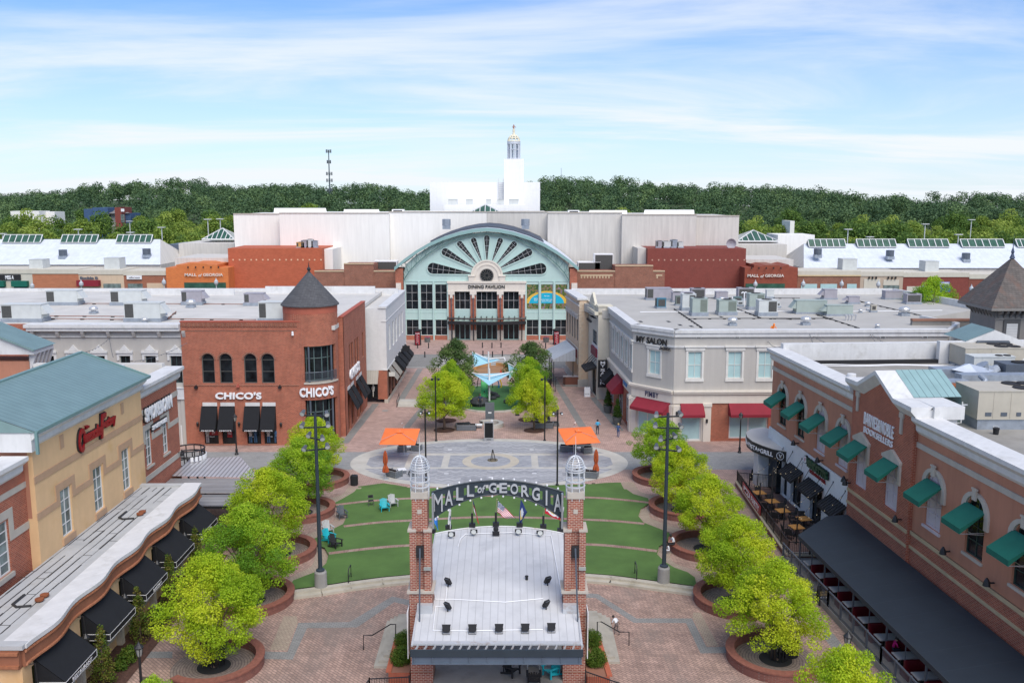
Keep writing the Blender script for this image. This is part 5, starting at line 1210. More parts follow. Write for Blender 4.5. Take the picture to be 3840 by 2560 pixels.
def pyramid(xl,xr,yb,yt,Y,label,mt=None,n=5,name='pyramid_skylight'):
 a,b,c_=D(xl,yb,Y),D(xr,yb,Y),D((xl+xr)/2,yt,Y);w_=(b.x-a.x)/2;h=c_.z-a.z;t=thing(name,label,'skylight',((a.x+b.x)/2,Y+w_,a.z));mb=MB();A=(0,0,h);cs=[(-w_,-w_,0),(w_,-w_,0),(w_,w_,0),(-w_,w_,0)]
 for i in range(4):mb.face([cs[i],cs[(i+1)%4],A])
 mb.build('glazing',glass_green,t);mb=MB()
 for c0 in cs:mb.bar(c0,A,.25)
 for j in range(4):
  p,q=Vector(cs[j]),Vector(cs[(j+1)%4]);mb.bar(p,q,.3)
  for i in range(1,n+1):k=i/(n+1);e=p+(q-p)*k;top=1-abs(2*k-1);mb.bar(e,e+(Vector(A)-(p+q)/2)*top,.16)
 mb.build('glazing_bars',white_paint,t);return t
pyramid(1078,1150,488,470,208,'small green glass pyramid skylight in front of the white tower block')
t,*_=rectbox('low_white_roof_block','low white roof deck with small units in front of the white tower block','building',226,(1020,470.5),(1205,470.5),bright_white,depth=8)
for i,x in enumerate((1040,1078,1122,1150,1180)):
 q=D(x,470.5,227);u=thing('rooftop_unit','small white rooftop box number %s from the left before the tower block'%['one','two','three','four','five'][i],'rooftop unit',(q.x,227.5,q.z));mb=MB();w_=(2.2,1.6,1.2,1.6,2.4)[i];mb.box(-w_/2,w_/2,-.8,.8,.12,1.3);mb.box(-w_/2-.08,w_/2+.08,-.88,.88,1.3,1.4);mb.build('housing',hvac_white,u)
pyramid(*C1(1858,728)[:1],C1(2150,728)[0],C1(0,728)[1],C1(0,632)[1],215,'large glass pyramid skylight left of the off-white mall wall',n=6)
pyramid(1693,1790,C3(0,1040)[1],C3(0,955)[1],215,'large glass pyramid skylight right of the grey mall wall',n=6)
def studs(t,x0,x1,z1,rows,mat):
 mb=MB();n=7
 for z in rows:
  for i in range(n+1):
   for d in(-.0,1.3):
    x=x0+1.0+(x1-x0-2.6)*i/n+d-t.location.x;mb.box(x-.14,x+.14,-.06,-.002,z-.14,z+.14)
 mb.build('stone_studs',mat,t)
t,x0,x1,z1=rectbox('orange_brick_box','tall windowless orange brick box in front of the off-white mall wall','building',186,(523,570.5),(740,570.5),BRICK("brick_or2",(.50,.115,.05),(.42,.09,.038),(.46,.16,.09),.5,.2,.02,var=.12),depth=12);studs(t,x0,x1,z1,(z1-2.3,z1-8.2,z1-9.2),M("stud",(.75,.5,.32),.8))
t,x0,x1,z1=rectbox('maroon_brick_box','tall windowless maroon brick box in front of the grey mall wall','building',186,(1487.5,571),(1714,571),brick_maroon,depth=12);studs(t,x0,x1,z1,(z1-2.3,z1-8.2,z1-9.2),M("stud2",(.55,.33,.24),.8))
t,*_=rectbox('pale_link_block','pale link wall between the maroon brick box and the grey mall wall','building',188,(1465,570),(1488,570),mall_grey,depth=11)
t,*_=rectbox('pale_return_block','cream link wall right of the orange brick box','building',188,(740,572),(764,572),mall_white,depth=10)
def hvac(loc,w_,d,h,mt,label,rz=0,fans=1,side=coil,kind=0,group=None,name='rooftop_unit',hood=True,curb=.35):
 """package unit: body on a curb, lid with fan openings, coil grille on one end"""
 t=thing(name,label,'rooftop unit',loc,rz,group)
 mb=MB();mb.box(-w_/2-.1,w_/2+.1,-d/2-.1,d/2+.1,0,curb);mb.build('curb',galv,t)
 mb=MB();mb.box(-w_/2,w_/2,-d/2,d/2,curb+.003,curb+h);mb.box(-w_/2-.04,w_/2+.04,-d/2-.04,d/2+.04,curb+h+.002,curb+h+.06)
 if kind!=1:
  for k in range(1,4):x=-w_/2+w_*k/4;mb.box(x-.012,x+.012,-d/2-.012,-d/2,curb+.05,curb+h-.05)
 mb.build('housing',mt,t)
 g=MB()
 if kind==0:g.box(-w_/2+.08,-w_/2+w_*.26,-d/2-.02,-d/2-.013,curb+.1,curb+h-.1);g.box(-w_/2-.012,-w_/2-.002,-d/2+.1,d/2-.1,curb+.1,curb+h-.1)
 elif kind==1:g.box(-w_/2+.12,w_/2-.12,-d/2-.02,-d/2-.003,curb+.12,curb+h-.12)
 elif kind==2:g.box(w_*.02,w_/2-.1,-d/2-.02,-d/2-.013,curb+.12,curb+h-.12)
 g.build('coil_grille',side,t)
 f=MB()
 for i in range(fans):
  x=-w_/2+w_*(i+.5)/max(fans,1)if fans>1 else(-w_*.28 if w_>2.4*h else 0);f.lathe([(.0001,.065),(min(w_/max(fans,1),d)*.36,.065),(min(w_/max(fans,1),d)*.4,.1),(min(w_/max(fans,1),d)*.42,.062)],x,0,curb+h,18)
 if fans:f.build('fan_opening',blackm,t)
 if hood and kind==0:
  q=MB();q.extx([(-d/2+.1,curb+h-.05),(d/2-.1,curb+h-.05),(d/2-.1,curb+.4),(-d/2+.1,curb+.4)],0,.01)if False else None
  q.poly([(w_/2,-d/2+.1,curb+h-.05),(w_/2,d/2-.1,curb+h-.05),(w_/2+.7,d/2-.1,curb+.35*h),(w_/2+.7,-d/2+.1,curb+.35*h),(w_/2,-d/2+.1,curb+.3*h),(w_/2,d/2-.1,curb+.3*h)],[(0,3,2,1),(0,4,3),(1,2,5)]);q.build('hood',mt,t)
 return t
for i,(x,y,w_,h,mt)in enumerate(((700,566,1.4,1.3,hvac_grey),(712,566,1.3,1.5,hvac_white),(722,567,1.2,1.2,galv),(690,567,1.6,.9,M("ochre",(.6,.35,.12),.7)),(1515,567,1.4,1.2,hvac_grey),(1530,568,1.8,1.1,hvac_white),(1548,567,1.4,1.4,galv),(1562,568,1.3,1.0,hvac_white))):
 q=D(x,571,188.5);hvac((q.x,189,q.z+.0),w_,1.2,h,mt,'small rooftop unit on the %s brick box of the mall, %s'%('orange' if i<4 else 'maroon',('third from the left','tallest white one','rightmost grey one','ochre one at the left','leftmost grey one','wide white one','grey one in the middle','rightmost white one')[i]),hood=False)
q=D(1678,573,189);t=thing('satellite_dish','small mesh satellite dish on the maroon brick box','satellite dish',(q.x,189,q.z));mb=MB();mb.lathe([(.0001,0),(.6,.15),(1.0,.45),(1.05,.46),(.6,.12)],0,0,0,16);mb.T=None
mb.v=[(p[0],p[2]*-1.0,p[1]+1.2)for p in mb.v];mb.build('dish',hvac_grey,t);mb=MB();mb.bar((0,0,-.3),(0,0,1.0),.1);mb.build('mast',hvac_grey,t)
for lab,segs,mt in(('left',((722,790,624,0),(790,858,607,-.12),(858,914,624,0)),brick_brown),('right',((1326,1413,624,0),(1413,1560-60,611.5,-.12),(1500,1527,624,0)),brick_brown)):
 t=thing('stepped_brick_wall','brown brick wall with a stepped stone topped parapet on the %s of the pavilion'%lab,'wall',(D(segs[1][0],600,180).x,180,0));o=t.location
 for xa,xb,yt,dy in segs:
  a,b=D(xa,yt,180),D(xb,yt,180);mb=MB();mb.box(a.x-o.x,b.x-o.x,dy,6,0,a.z);mb.build('wall',mt,t)
  mb=MB();mb.box(a.x-o.x,b.x-o.x,dy-.1,.5,a.z+.003,a.z+.22)
  if lab=='right':
   for zz2 in(a.z-1.3,a.z-7.2 if dy<0 else a.z-6.1):
    if dy<0 and zz2>a.z-2:continue
    mb.box(a.x-o.x+.6,b.x-o.x-.5,dy-.06,dy-.002,zz2+.45,zz2+.75);n=int((b.x-a.x-1.2)/.6)
    for k in range(n):mb.box(a.x-o.x+.7+.6*k,a.x-o.x+.98+.6*k,dy-.06,dy-.002,zz2,zz2+.448)
  else:
   for zz2 in(a.z-4.4,a.z-5.6):mb.box(a.x-o.x,b.x-o.x,dy-.06,dy-.002,zz2-(1.4 if dy<0 else 0),zz2+.15-(1.4 if dy<0 else 0))
  mb.build('stone_trim',M("trim_tan",(.55,.42,.27),.8),t)
for x,lab in((827+3,'left'),(877,'right')):pass
for i,(x,y,w_,h)in enumerate(((888,614,4.6,2.0),(1352,614,4.6,1.8),(1385,603,3.8,3.4),(880,607,3,1.2),(1345,604,3.4,1.0))):
 q=D(x,622,188);hvac((q.x,188+(i>2)*3,q.z-.3),w_,3,h,bright_white,'white rooftop unit %s'%('with a dark grille behind the left stepped brick wall','with a dark grille behind the right stepped brick wall','tall and square behind the right stepped brick wall','set farther back behind the left stepped brick wall','set farther back behind the right stepped brick wall')[i],kind=1,hood=False,fans=0)
def storefront(segs,Y,label,side):
 for(xa,xb,yt,mt,sg,col,lab)in segs:
  a,b=D(xa,yt,Y),D(xb,yt,Y);t=thing('mall_storefront',lab,'shop front',((a.x+b.x)/2,Y,0),0,None);o=t.location;x0,x1=a.x-o.x,b.x-o.x
  mb=MB();mb.box(x0,x1,0,8,0,a.z-.9);mb.build('wall',mt,t);mb=MB();mb.box(x0,x1,-.12,8,a.z-.9,a.z);mb.build('parapet',stucco_cream,t)
  yield t,x0,x1,a.z,Y
c1=lambda x:C1(x,0)[0];c4=lambda x:C4(x,0)[0]
bc=stucco_peach;bk=brick_orange;YS=186
seg=[(-60,c1(292),618,stucco_cream,0,0,'cream mall shop front with a black sign band and green awnings at the far left'),(c1(292),c1(718),618.5,BRICK("brick_or3",(.5,.17,.08),(.42,.14,.065),(.45,.25,.16),.5,.2,.02,var=.1),0,0,'plain orange brick mall shop front beside the black sign band'),(c1(718),c1(1133),620,bc,0,0,'peach mall shop front with a red awning and grey lettering'),(c1(1133),c1(1522),622,BRICK("brick_or4",(.36,.12,.065),(.3,.1,.055),(.36,.22,.15),.5,.2,.02,var=.1),0,0,'brick mall shop front with a white sign board')]
rs=list(storefront(seg,YS,'',''))
def srect(t,p0,p1,y0,y1,mt,name,Y=YS):
 a,b=D(*p0,Y),D(*p1,Y);o=t.location;mb=MB();mb.box(min(a.x,b.x)-o.x,max(a.x,b.x)-o.x,y0,y1,min(a.z,b.z),max(a.z,b.z));return mb.build(name,mt,t)
def ssign(t,s,p0,p1,mt,bold=.02,y=-.3,Y=YS,shear=0):a,b=D(*p0,Y),D(*p1,Y);o=t.location;return sign(t,s,a.x-o.x,b.x-o.x,min(a.z,b.z),max(a.z,b.z),mt,y,bold,shear)
t=rs[0][0];srect(t,C1(-20,1050),C1(197,1102),-.2,-.13,blackm,'sign_board');ssign(t,"MISS A",C1(58,1096),C1(132,1060),letter_white)
for a,b in((-20,60),(122,272)):srect(t,C1(a,1108),C1(b,1160),-1.0,-.13,fabric_green,'awning');srect(t,C1(a+8,1160),C1(b-8,1260),-.1,-.02,glass,'shop_window')
t=rs[2][0];srect(t,C1(724,1102),C1(930,1155),-1.2,-.13,fabric_red,'awning');ssign(t,"Buckle B",C1(742,1094),C1(905,1070),steel_grey,.05);srect(t,C1(950,1135),C1(1116,1210),-.1,-.02,glass_lit,'shop_window')
t=rs[3][0];srect(t,C1(1168,1060),C1(1308,1095),-.3,-.13,white,'sign_board');ssign(t,"coffee house",C1(1190,1083),C1(1290,1070),hvac_grey,.0,-.33);srect(t,C1(1175,1135),C1(1315,1210),-.1,-.02,glass_lit,'shop_window');srect(t,C1(1133,1035),C1(1522,1042),-.1,-.01,M("trim_t",(.7,.5,.3),.8),'stone_band');srect(t,C1(1350,1130),C1(1522,1230),-.1,-.02,stucco_peach,'render_panel')
def entrance(xl,xr,yt0,yt1,mt,label,lx0,lx1,ly0,ly1,gx0,gx1,gy0,Y=182):
 a,b=D(xl,yt0,Y),D(xr,yt0,Y);t=thing('mall_entrance',label,'building',((a.x+b.x)/2,Y,0));x0,x1=a.x-t.location.x,b.x-t.location.x;zt_=D(xl,yt1,Y).z;w_=x1-x0
 pts=[(x0,0),(x1,0),(x1,a.z),(x1-w_*.0,a.z),(x1-w_*.17,a.z),(x1-w_*.17,a.z+.6),(x0+w_*.7,zt_-.25),(x0+w_*.6,zt_),(x0+w_*.4,zt_),(x0+w_*.3,zt_-.25),(x0+w_*.17+.0,a.z+.6),(x0+w_*.17,a.z),(x0,a.z)]
 mb=MB();mb.ext(pts,0,10);mb.build('wall',mt,t)
 a_,b_=D(lx0,ly1,Y),D(lx1,ly0,Y);L=b_.x-a_.x;o=t.location;z0,z1=a_.z,b_.z;s0=a_.x-o.x
 for s_,u0,u1,dz in(("MALL",0,.31,0),("of",.355,.45,-.1),("GEORGIA",.48,1,0)):sign(t,s_,s0+L*u0,s0+L*u1,z0+dz,z1+dz,M("cream_letter",(.75,.7,.62),.5),-.3,.015,.2 if s_=='of' else 0)
 mb=MB();g0,g1=D(gx0,gy0,Y),D(gx1,gy0,Y);mb.box(g0.x-o.x,g1.x-o.x,-.05,-.005,0,g0.z);mb.build('entrance_glazing',glass_green,t)
 mb=MB()
 for i in range(5):x=s0+L*(.1+.2*i);mb.bar((x,0,z1+1.2),(x,-.5,z1+1.4),.08);mb.obox((x,-.5,z1+1.2),.18,.18,.3)
 mb.build('sign_lights',blackm,t)
entrance(c1(1522),c1(2095),C1(0,990)[1],C1(0,950)[1],BRICK("brick_or5",(.66,.19,.05),(.58,.155,.04),(.6,.25,.1),.5,.2,.015,var=.1),'orange brick mall entrance with white lettering on the left',*[C1(1703,0)[0],C1(2052,0)[0],C1(0,1040)[1],C1(0,1066)[1]],c1(1692),c1(2075),C1(0,1125)[1])
entrance(1711,c4(275),C3(0,1262)[1],C3(0,1240)[1],BRICK("brick_mr2",(.28,.062,.032),(.23,.05,.028),(.28,.11,.07),.5,.2,.015,var=.1),'maroon brick mall entrance with white lettering on the right',1716,1800,C4(0,1048)[1],C4(0,1074)[1],C3(1962,0)[0],c4(155),C4(0,1135)[1])
seg=[(c4(275),c4(852),622,brick_brown,0,0,'brown brick mall shop front with a cream stripe right of the maroon entrance'),(c4(852),c4(1246),624,M("tan_stucco2",(.48,.38,.29),.9,var=.05),0,0,'tan stucco mall shop front on the right row'),(c4(1246),c4(1850),626,brick_maroon,0,0,'maroon brick mall shop front with a blue awning'),(c4(1850),2420,630,BRICK("brick_mr3",(.24,.07,.045),(.2,.055,.037),(.25,.12,.09),.5,.2,.015,var=.1),0,0,'maroon brick mall shop front at the far right edge')]
rs=list(storefront(seg,YS,'',''))
t=rs[0][0];srect(t,C4(275,1056),C4(852,1068),-.15,-.01,M("trim_t2",(.6,.45,.25),.8),'stone_band')
for a,b in((303,445),(482,628),(726,808)):srect(t,C4(a,1138),C4(b,1240),-.1,-.02,glass_blind,'shop_window')
t=rs[1][0];srect(t,C4(882,1092),C4(1022,1240),-.1,-.02,stucco_cream,'render_panel');srect(t,C4(1060,1100),C4(1200,1150),-.1,-.02,stucco_cream,'render_panel');srect(t,C4(1060,1152),C4(1200,1240),-.1,-.02,glass_lit,'shop_window')
t=rs[2][0];srect(t,C4(1440,1165),C4(1650,1205),-1.2,-.13,M("fabric_blue",(.01,.08,.42),.7),'awning');srect(t,C4(1520,1118),C4(1662,1155),-.28,-.13,M("champ_board",(.22,.24,.5),.6),'sign_board');ssign(t,"CHAMPS",C4(1528,1150),C4(1655,1124),letter_white,.02,-.32);srect(t,C4(1275,1160),C4(1400,1240),-.1,-.02,stucco_cream,'render_panel')
t=rs[1][0]
for i,x in enumerate((925,957,990,1102,1136,1168)):srect(t,C4(x-5,1072),C4(x+5,1092),-.4,-.13,blackm,'wall_light')
def slope_roof(xl,xr,ytl,ytr,ybl,ybr,Y0,Y1,label,sk,endx,gsides):
 a,b=D(xl,ybl,Y0),D(xr,ybr,Y0);c_,e=D(xl,ytl,Y1),D(xr,ytr,Y1);t=thing('sloping_mall_roof',label,'building',(0,Y0,0));o=t.location
 z0=a.z if endx>0 else b.z;z0=(a.z+b.z)/2;z1=(c_.z+e.z)/2
 x0,x1=(a.x,b.x);mb=MB();mb.face([(x0,0,z0),(x1,0,z0),(e.x,Y1-Y0,z1),(c_.x,Y1-Y0,z1)]);mb.face([(c_.x,Y1-Y0,z1),(e.x,Y1-Y0,z1),(x1,2*(Y1-Y0),z0),(x0,2*(Y1-Y0),z0)])
 mb.build('roof',grey_roof,t)
 mb=MB();xe,xt=(x1,e.x)if endx>0 else(x0,c_.x);mb.face([(xe,0,z0),(xt,Y1-Y0,z1),(xe,2*(Y1-Y0),z0)]);mb.box(x0,x1,.3,2*(Y1-Y0),0,z0-.05);mb.build('wall',mall_grey,t)
 for s0,s1,yt,yb in sk:
  p,q=D(s0,yb,Y1-1.6),D(s1,yt,Y1-.3);zb_=z1-(z1-z0)*1.5/(Y1-Y0);mb=MB()
  mb.poly([(p.x,Y1-Y0-1.9,zb_+.1),(q.x,Y1-Y0-1.9,zb_+.1),(q.x,Y1-Y0-.5,z1+1.0),(p.x,Y1-Y0-.5,z1+1.0),(p.x,Y1-Y0+.9,zb_),(q.x,Y1-Y0+.9,zb_)],[(0,1,2,3),(3,2,5,4),(0,3,4),(1,5,2)]);w_=mb.build('skylight',glass_green,t);mb=MB()
  for i in range(7):x=p.x+(q.x-p.x)*i/6;mb.bar((x,Y1-Y0-1.95,zb_+.12),(x,Y1-Y0-.5,z1+1.05),.15)
  for y,z in((-1.95,zb_+.12),(-.5,z1+1.05)):mb.bar((p.x,Y1-Y0+y,z),(q.x,Y1-Y0+y,z),.15)
  mb.build('skylight_frame',white_paint,w_)
 return t,z0,z1
s1=C1;
t,z0,z1=slope_roof(-80,C1(1472,0)[0],C1(0,735)[1],C1(0,722)[1],C1(0,972)[1],C1(0,952)[1],196,206,'long pale grey sloping mall roof with ridge skylights on the left',[(C1(a,0)[0],C1(b,0)[0],C1(0,715)[1],C1(0,770)[1])for a,b in((25,398),(560,912),(1070,1408))],1,0)
for x,y,lab in((582,900,'left'),(1350,890,'right')):
 q=D(*C1(x,y),198.8);vent('',(q.x,198.8,q.z-.2),'dark grey drum vent on the left sloping mall roof, the %s one'%lab,steel_grey)
t,z0,z1=slope_roof(C4(330,0)[0],2430,C4(0,748)[1],C4(0,790)[1],C4(0,965)[1],C4(0,1020)[1],196,206,'long pale grey sloping mall roof with ridge skylights on the right',[(C4(a,0)[0],C4(b,0)[0],C4(0,y)[1],C4(0,y+50)[1])for a,b,y in((375,697,735),(823,1160,740),(1294,1642,748),(1780,2148,757),(2290,2500,768))],-1,0)
for x,y,lab in((455,890,'leftmost'),(1118,905,'middle'),(1815,930,'rightmost')):
 q=D(*C4(x,y),198.8);vent('',(q.x,198.8,q.z-.2),'dark grey drum vent on the right sloping mall roof, the %s one'%lab,steel_grey)
for i,(xa,xb,yt,Y,mt,dep,lab)in enumerate(((C1(1640,0)[0],C1(2150,0)[0],C1(0,765)[1],210,mall_grey,14,'pale low block under the left glass pyramid'),(C1(1605,0)[0],C1(2100,0)[0],C1(0,900)[1],190,mall_grey,14,'long low off-white block left of the orange brick box'),(C1(1540,0)[0],C1(1640,0)[0],C1(0,775)[1],216,steel_grey,12,'dark flat roof between the sloping roof and the left pyramid'),(C3(1900,0)[0],C4(175,0)[0],C4(0,775)[1],210,mall_grey,14,'pale low block under the right glass pyramid'),(C3(1967,0)[0],C4(235,0)[0],C4(0,915)[1],190,mall_grey,14,'long low off-white block right of the maroon brick box'),(C4(92,0)[0],C4(430,0)[0],C4(0,688)[1],222,mall_white,10,'cream cornice topped block behind the right row of roofs'))):
 rectbox('low_mall_block',lab,'building',Y,(xa,yt),(xb,yt),mt,depth=dep)
for i,(x,y,w_,h,lab)in enumerate(((345,1005,2.8,2.1,'left'),(1040,1000,3.2,2.3,'right'))):
 q=D(*C1(x,y),189);hvac((q.x,190,q.z-.4),w_,3,h,hvac_white,'white boxy penthouse unit in front of the left sloping roof, the %s one'%lab,kind=3,hood=False,fans=0)
for i,(x,y,w_,h,lab)in enumerate(((742,1005,3.0,2.2,'left'),(1495,1025,2.8,2.2,'right'))):
 q=D(*C4(x,y),189);hvac((q.x,190,q.z-.4),w_,3,h,hvac_white,'white boxy penthouse unit in front of the right sloping roof, the %s one'%lab,kind=3,hood=False,fans=0)
q=D(757,425,560);t=thing('radio_mast','thin grey lattice radio mast rising above the wooded hill','mast',(q.x,560,20));top=D(757,345,560).z-20;mb=MB();mb.tube([(0,0,0),(0,0,top)],[.55,.28],6);mb.build('mast',M("mast_grey",(.12,.15,.17),.7),t);mb=MB()
for k,(f,w_)in enumerate(((.985,2.4),(.86,1.8),(.72,2.8),(.64,2.8),(.52,2.6))):
 mb.cut();z=top-(1-f)*50
 for j in range(8):a=2*pi*j/8;w2=w_*.62;mb.bar((0,0,z),(w2*cos(a),w2*sin(a),z),.14);mb.box(w2*cos(a)-.14,w2*cos(a)+.14,w2*sin(a)-.14,w2*sin(a)+.14,z-.9,z+1.1)
mb.buildeach('antenna',M("mast_grey2",(.1,.12,.14),.7),t)
q=D(1289,430,900);t=thing('distant_mast','faint thin mast far beyond the hill right of the tower block','mast',(q.x,900,0));mb=MB();zt_=D(1289,386,900).z;mb.tube([(0,0,0),(0,0,zt_)],.35,5);mb.bar((-3,0,zt_-9),(3,0,zt_-9),.3);mb.build('mast',M("mast_pale",(.6,.66,.72),.8),t)
blue_w=M("hotel_blue",(.05,.10,.20),.7);
q=D(250,510,330);t=thing('blue_hotel','dark blue and grey hotel with a brick tower among the trees on the left','building',(D(200,500,330).x,330,0))
def hb(xa,xb,ya,mt,y0,y1,nm):a,b=D(xa,ya,330),D(xb,ya,330);mb=MB();mb.box(a.x-t.location.x,b.x-t.location.x,y0,y1,0,a.z);return mb.build(nm,mt,t)
hb(*[C1(x,0)[0]for x in(768,862)],C1(0,450)[1],blue_w,0,10,'wing');hb(*[C1(x,0)[0]for x in(860,1000)],C1(0,437)[1],blue_w,-1,10,'wing');hb(*[C1(x,0)[0]for x in(1000,1088)],C1(0,495)[1],stucco_grey,1,10,'wall');hb(*[C1(x,0)[0]for x in(1085,1145)],C1(0,434)[1],brick_maroon,-3,6,'brick_tower');hb(*[C1(x,0)[0]for x in(1145,1198)],C1(0,490)[1],blue_w,0,9,'wing')
a,b=D(*C1(1108,500),326.9),D(*C1(1146,575),326.9);mb=MB();mb.box(a.x-t.location.x,b.x-t.location.x,-3.1,-3.02,b.z,a.z);mb.build('window',glass_lit,t)
a,b=D(*C1(1110,448),326.9),D(*C1(1142,474),326.9);mb=MB();mb.box(a.x-t.location.x,b.x-t.location.x,-3.1,-3.02,b.z,a.z);mb.build('sign_board',white,t)
a,b,c_=D(*C1(960,492),330),D(*C1(1200,490),330),D(*C1(1010,455),336);mb=MB();mb.face([(a.x-t.location.x,-1.2,a.z),(b.x-t.location.x,-.5,b.z),(b.x-t.location.x-6,7,c_.z),(a.x-t.location.x+1,7,c_.z+.8)]);mb.build('roof',M("hotel_roof",(.22,.22,.21),.8),t)
for xa,xb,ya,Y,lab in((C1(95,0)[0],C1(358,0)[0],C1(0,470)[1],345,'low cream building among the trees at the far left'),(C1(375,0)[0],C1(500,0)[0],C1(0,476)[1],350,'low cream building between trees left of the blue hotel'),(C4(205,0)[0],C4(245,0)[0],C4(0,560)[1],262,'small white gabled house among the trees on the right')):rectbox('distant_building',lab,'building',Y,(xa,ya),(xb,ya),mall_white,depth=8)
q=D(*C4(1660,745),232);t=thing('teal_tent','small blue green pyramid roof behind the right sloping roof','canopy',(q.x,240,0));zz_=D(*C4(1660,728),240).z;mb=MB();
for i in range(4):a,b=[(-5,-5),(5,-5),(5,5),(-5,5)][i],[(-5,-5),(5,-5),(5,5),(-5,5)][(i+1)%4];mb.face([(*a,zz_-3.5),(*b,zz_-3.5),(0,0,zz_)])
mb.build('roof',M("tent_teal",(.02,.16,.2),.7),t);mb=MB();mb.box(-4,4,-4,4,0,zz_-3.5);mb.build('wall',mall_white,t)
PLt='tall thin parking lot lights behind the mall'
base=None
for i,(f,x,y,Y)in enumerate(((C1,22,680,226),(C1,718,640,226),(C1,1200,668,226),(C1,1484,622,240),(C1,1908,548,240),(C1,2022,545,240),(C4,736,640,226),(C4,1750,688,228),(C4,1870,552,260),(C4,1445,592,240),(C4,935,710,226),(C1,1190,565,280))):
 q=D(*f(x,y),Y)
 if base is None:
  base=thing('parking_light','','street light',(q.x,Y,0),0,PLt);mb=MB();mb.tube([(0,0,0),(0,0,1)],.13,5);pole_=mb.build('pole',M("pole_white",(.6,.62,.6),.6),base);mb=MB();mb.box(-.9,.9,-.5,.5,0,.18);hd_=mb.build('lamp_head',M("head_white",(.6,.6,.58),.6),base);t=base
 else:t=dup(base,(q.x,Y,0),0)
 t['label']='thin parking lot light pole '+('at the far left edge','above the middle skylight of the left roof','above the right skylight of the left roof','low one by the end of the left roof','left of the left glass pyramid','behind the tip of the left glass pyramid','between the first two skylights of the right roof','right of the teal tent roof','deep in the trees at the right','with a bent arm left of the teal tent','short one over the second right skylight','beside the blue hotel')[i]
 for k in t.children if t is base else KIDS[t.name]:pass
 ks=KIDS[t.name];ks[0].scale=(1,1,q.z);ks[1].location=(0,0,q.z)
RZ=12.1
def dome(f,x,y,s,label,mt=None,root_z=RZ):
 q=G(*f(x,y),root_z);t=thing('exhaust_fan',label,'roof fan',(q.x,q.y,root_z),0,'small round exhaust fans on the roofs');mb=MB();mb.box(-.45*s,.45*s,-.45*s,.45*s,0,.3*s);mb.build('curb',galv,t)
 mb=MB();mb.lathe([(.3*s,.3*s),(.3*s,.5*s),(.55*s,.5*s),(.58*s,.72*s),(.45*s,.9*s),(.2*s,1.0*s),(.0001,1.02*s)],0,0,0,16);mb.build('cowl',mt or M("spun_alu",(.6,.61,.62),.35,metal=.5),t)
ZL=13.06
def lp(f,x,y,z=ZL):q=G(*f(x,y),z);return(q.x,q.y,z)
GU='rooftop units on the white left roof'
for x,y,w_,d,h,kd,mt,lab in((200,265,6.2,2.2,2.0,0,hvac_white,'long white unit nearest the left edge of the white left roof'),(570,110,5.6,2.2,1.9,0,hvac_white,'white unit, left one of the rear pair on the white left roof'),(1160,112,5.6,2.2,1.9,0,hvac_white,'white unit, right one of the rear pair on the white left roof'),(1310,262,5.6,2.0,2.2,0,hvac_white,'white unit with a rusty base, front middle of the white left roof'),(1760,108,3.6,1.8,1.8,0,hvac_grey,'mauve grey unit with hood on the rear right of the white left roof'),(2330,115,3.4,1.8,1.5,0,hvac_grey,'mauve grey low unit left of the cone roofed tower')):
 p=lp(A1,x,y);w_*=.72;d*=.85;h*=.78;hvac((p[0],p[1]+d/2,ZL),w_,d,h,mt,lab,kind=kd,fans=0,group=GU,curb=.4)
p=lp(A2,155,265);hvac((p[0],p[1]+1,ZL),3.2,1.8,1.8,hvac_white,'white unit with a dark coil end, just left of the cone roofed tower',kind=0,fans=0,group=GU,curb=.4)
for x,y,s,lab in((862,185,.9,'white domed fan between the front and rear units of the left roof'),(1755,130,1.1,'spun metal fan in front of the mauve unit on the left roof'),(1500,240,.9,'dark squat fan right of the rusty based unit on the left roof'),(1330,270,.6,'small silver cap at the front edge of the left roof')):dome(A1,x,y,s,lab,None,ZL)
mb=MB();mk=MB()
for a,b in(((390,205),(1165,210)),((350,228),(1165,238)),((1540,232),(2352,240)),((700,92),(1030,92)),((1290,92),(1680,95)),((1860,95),(2240,98)),((1540,232),(1620,165)),((0,170),(430,95))):
 p,q=Vector(lp(A1,*a,ZL+.1)),Vector(lp(A1,*b,ZL+.1));mb.bar(p,q,.07);n=int((q-p).length/3)
 for k in range(n):c=p+(q-p)*(k+.5)/n;mk.obox((c.x,c.y,ZL+.05),.35,.3,.1)
t=thing('roof_conduits','dark conduit runs on small blocks across the white left roof','pipes',(0,0,0));mb.build('conduit',rust,t);tag(mk.build('pipe_block',blackm,t),kind='stuff')
# right row of buildings
def seg(x0,y0,x1,y1,name,label,cat='building'):return Fr(x0,y0,atan2(y1-y0,x1-x0),name,label,cat)
ZT=12.55
Fp=seg(8.4,141,9.6,129,'peach_street_building','peach stucco building with stone quoins and grey window hoods on the right of the street');r=Fp.root;Lp=hypot(1.2,12)
hw=[(.9+2.2*k,2.1+2.2*k,6.4,9.6)for k in range(5)]
mb=MB();wallgrid(mb,0,Lp,0,ZT,hw);mb.face([(Lp,0,0),(Lp,2.4,0),(Lp,2.4,ZT),(Lp,0,ZT)]);mb.face([(0,0,0),(0,0,ZT),(0,20,ZT),(0,20,0)]);mb.build('wall',stucco_peach,r)
for q in hw:window(r,*q,1,2,steel_grey,glass,y=.12)
mb=MB()
for q in hw:mb.box(q[0]-.2,q[1]+.2,-.2,0,q[3]+.05,q[3]+.6);mb.box(q[0]-.3,q[1]+.3,-.3,0,q[3]+.6,q[3]+.75);mb.cut()
mb.buildeach('window_hood',grey_trim,r)
mb=MB();mb.box(-.1,Lp+.12,-.35,1.2,ZT,ZT+.3);mb.box(-.05,Lp+.05,-.15,0,ZT-.9,ZT-.7);mb.build('cornice',white_trim,r)
mb=MB()
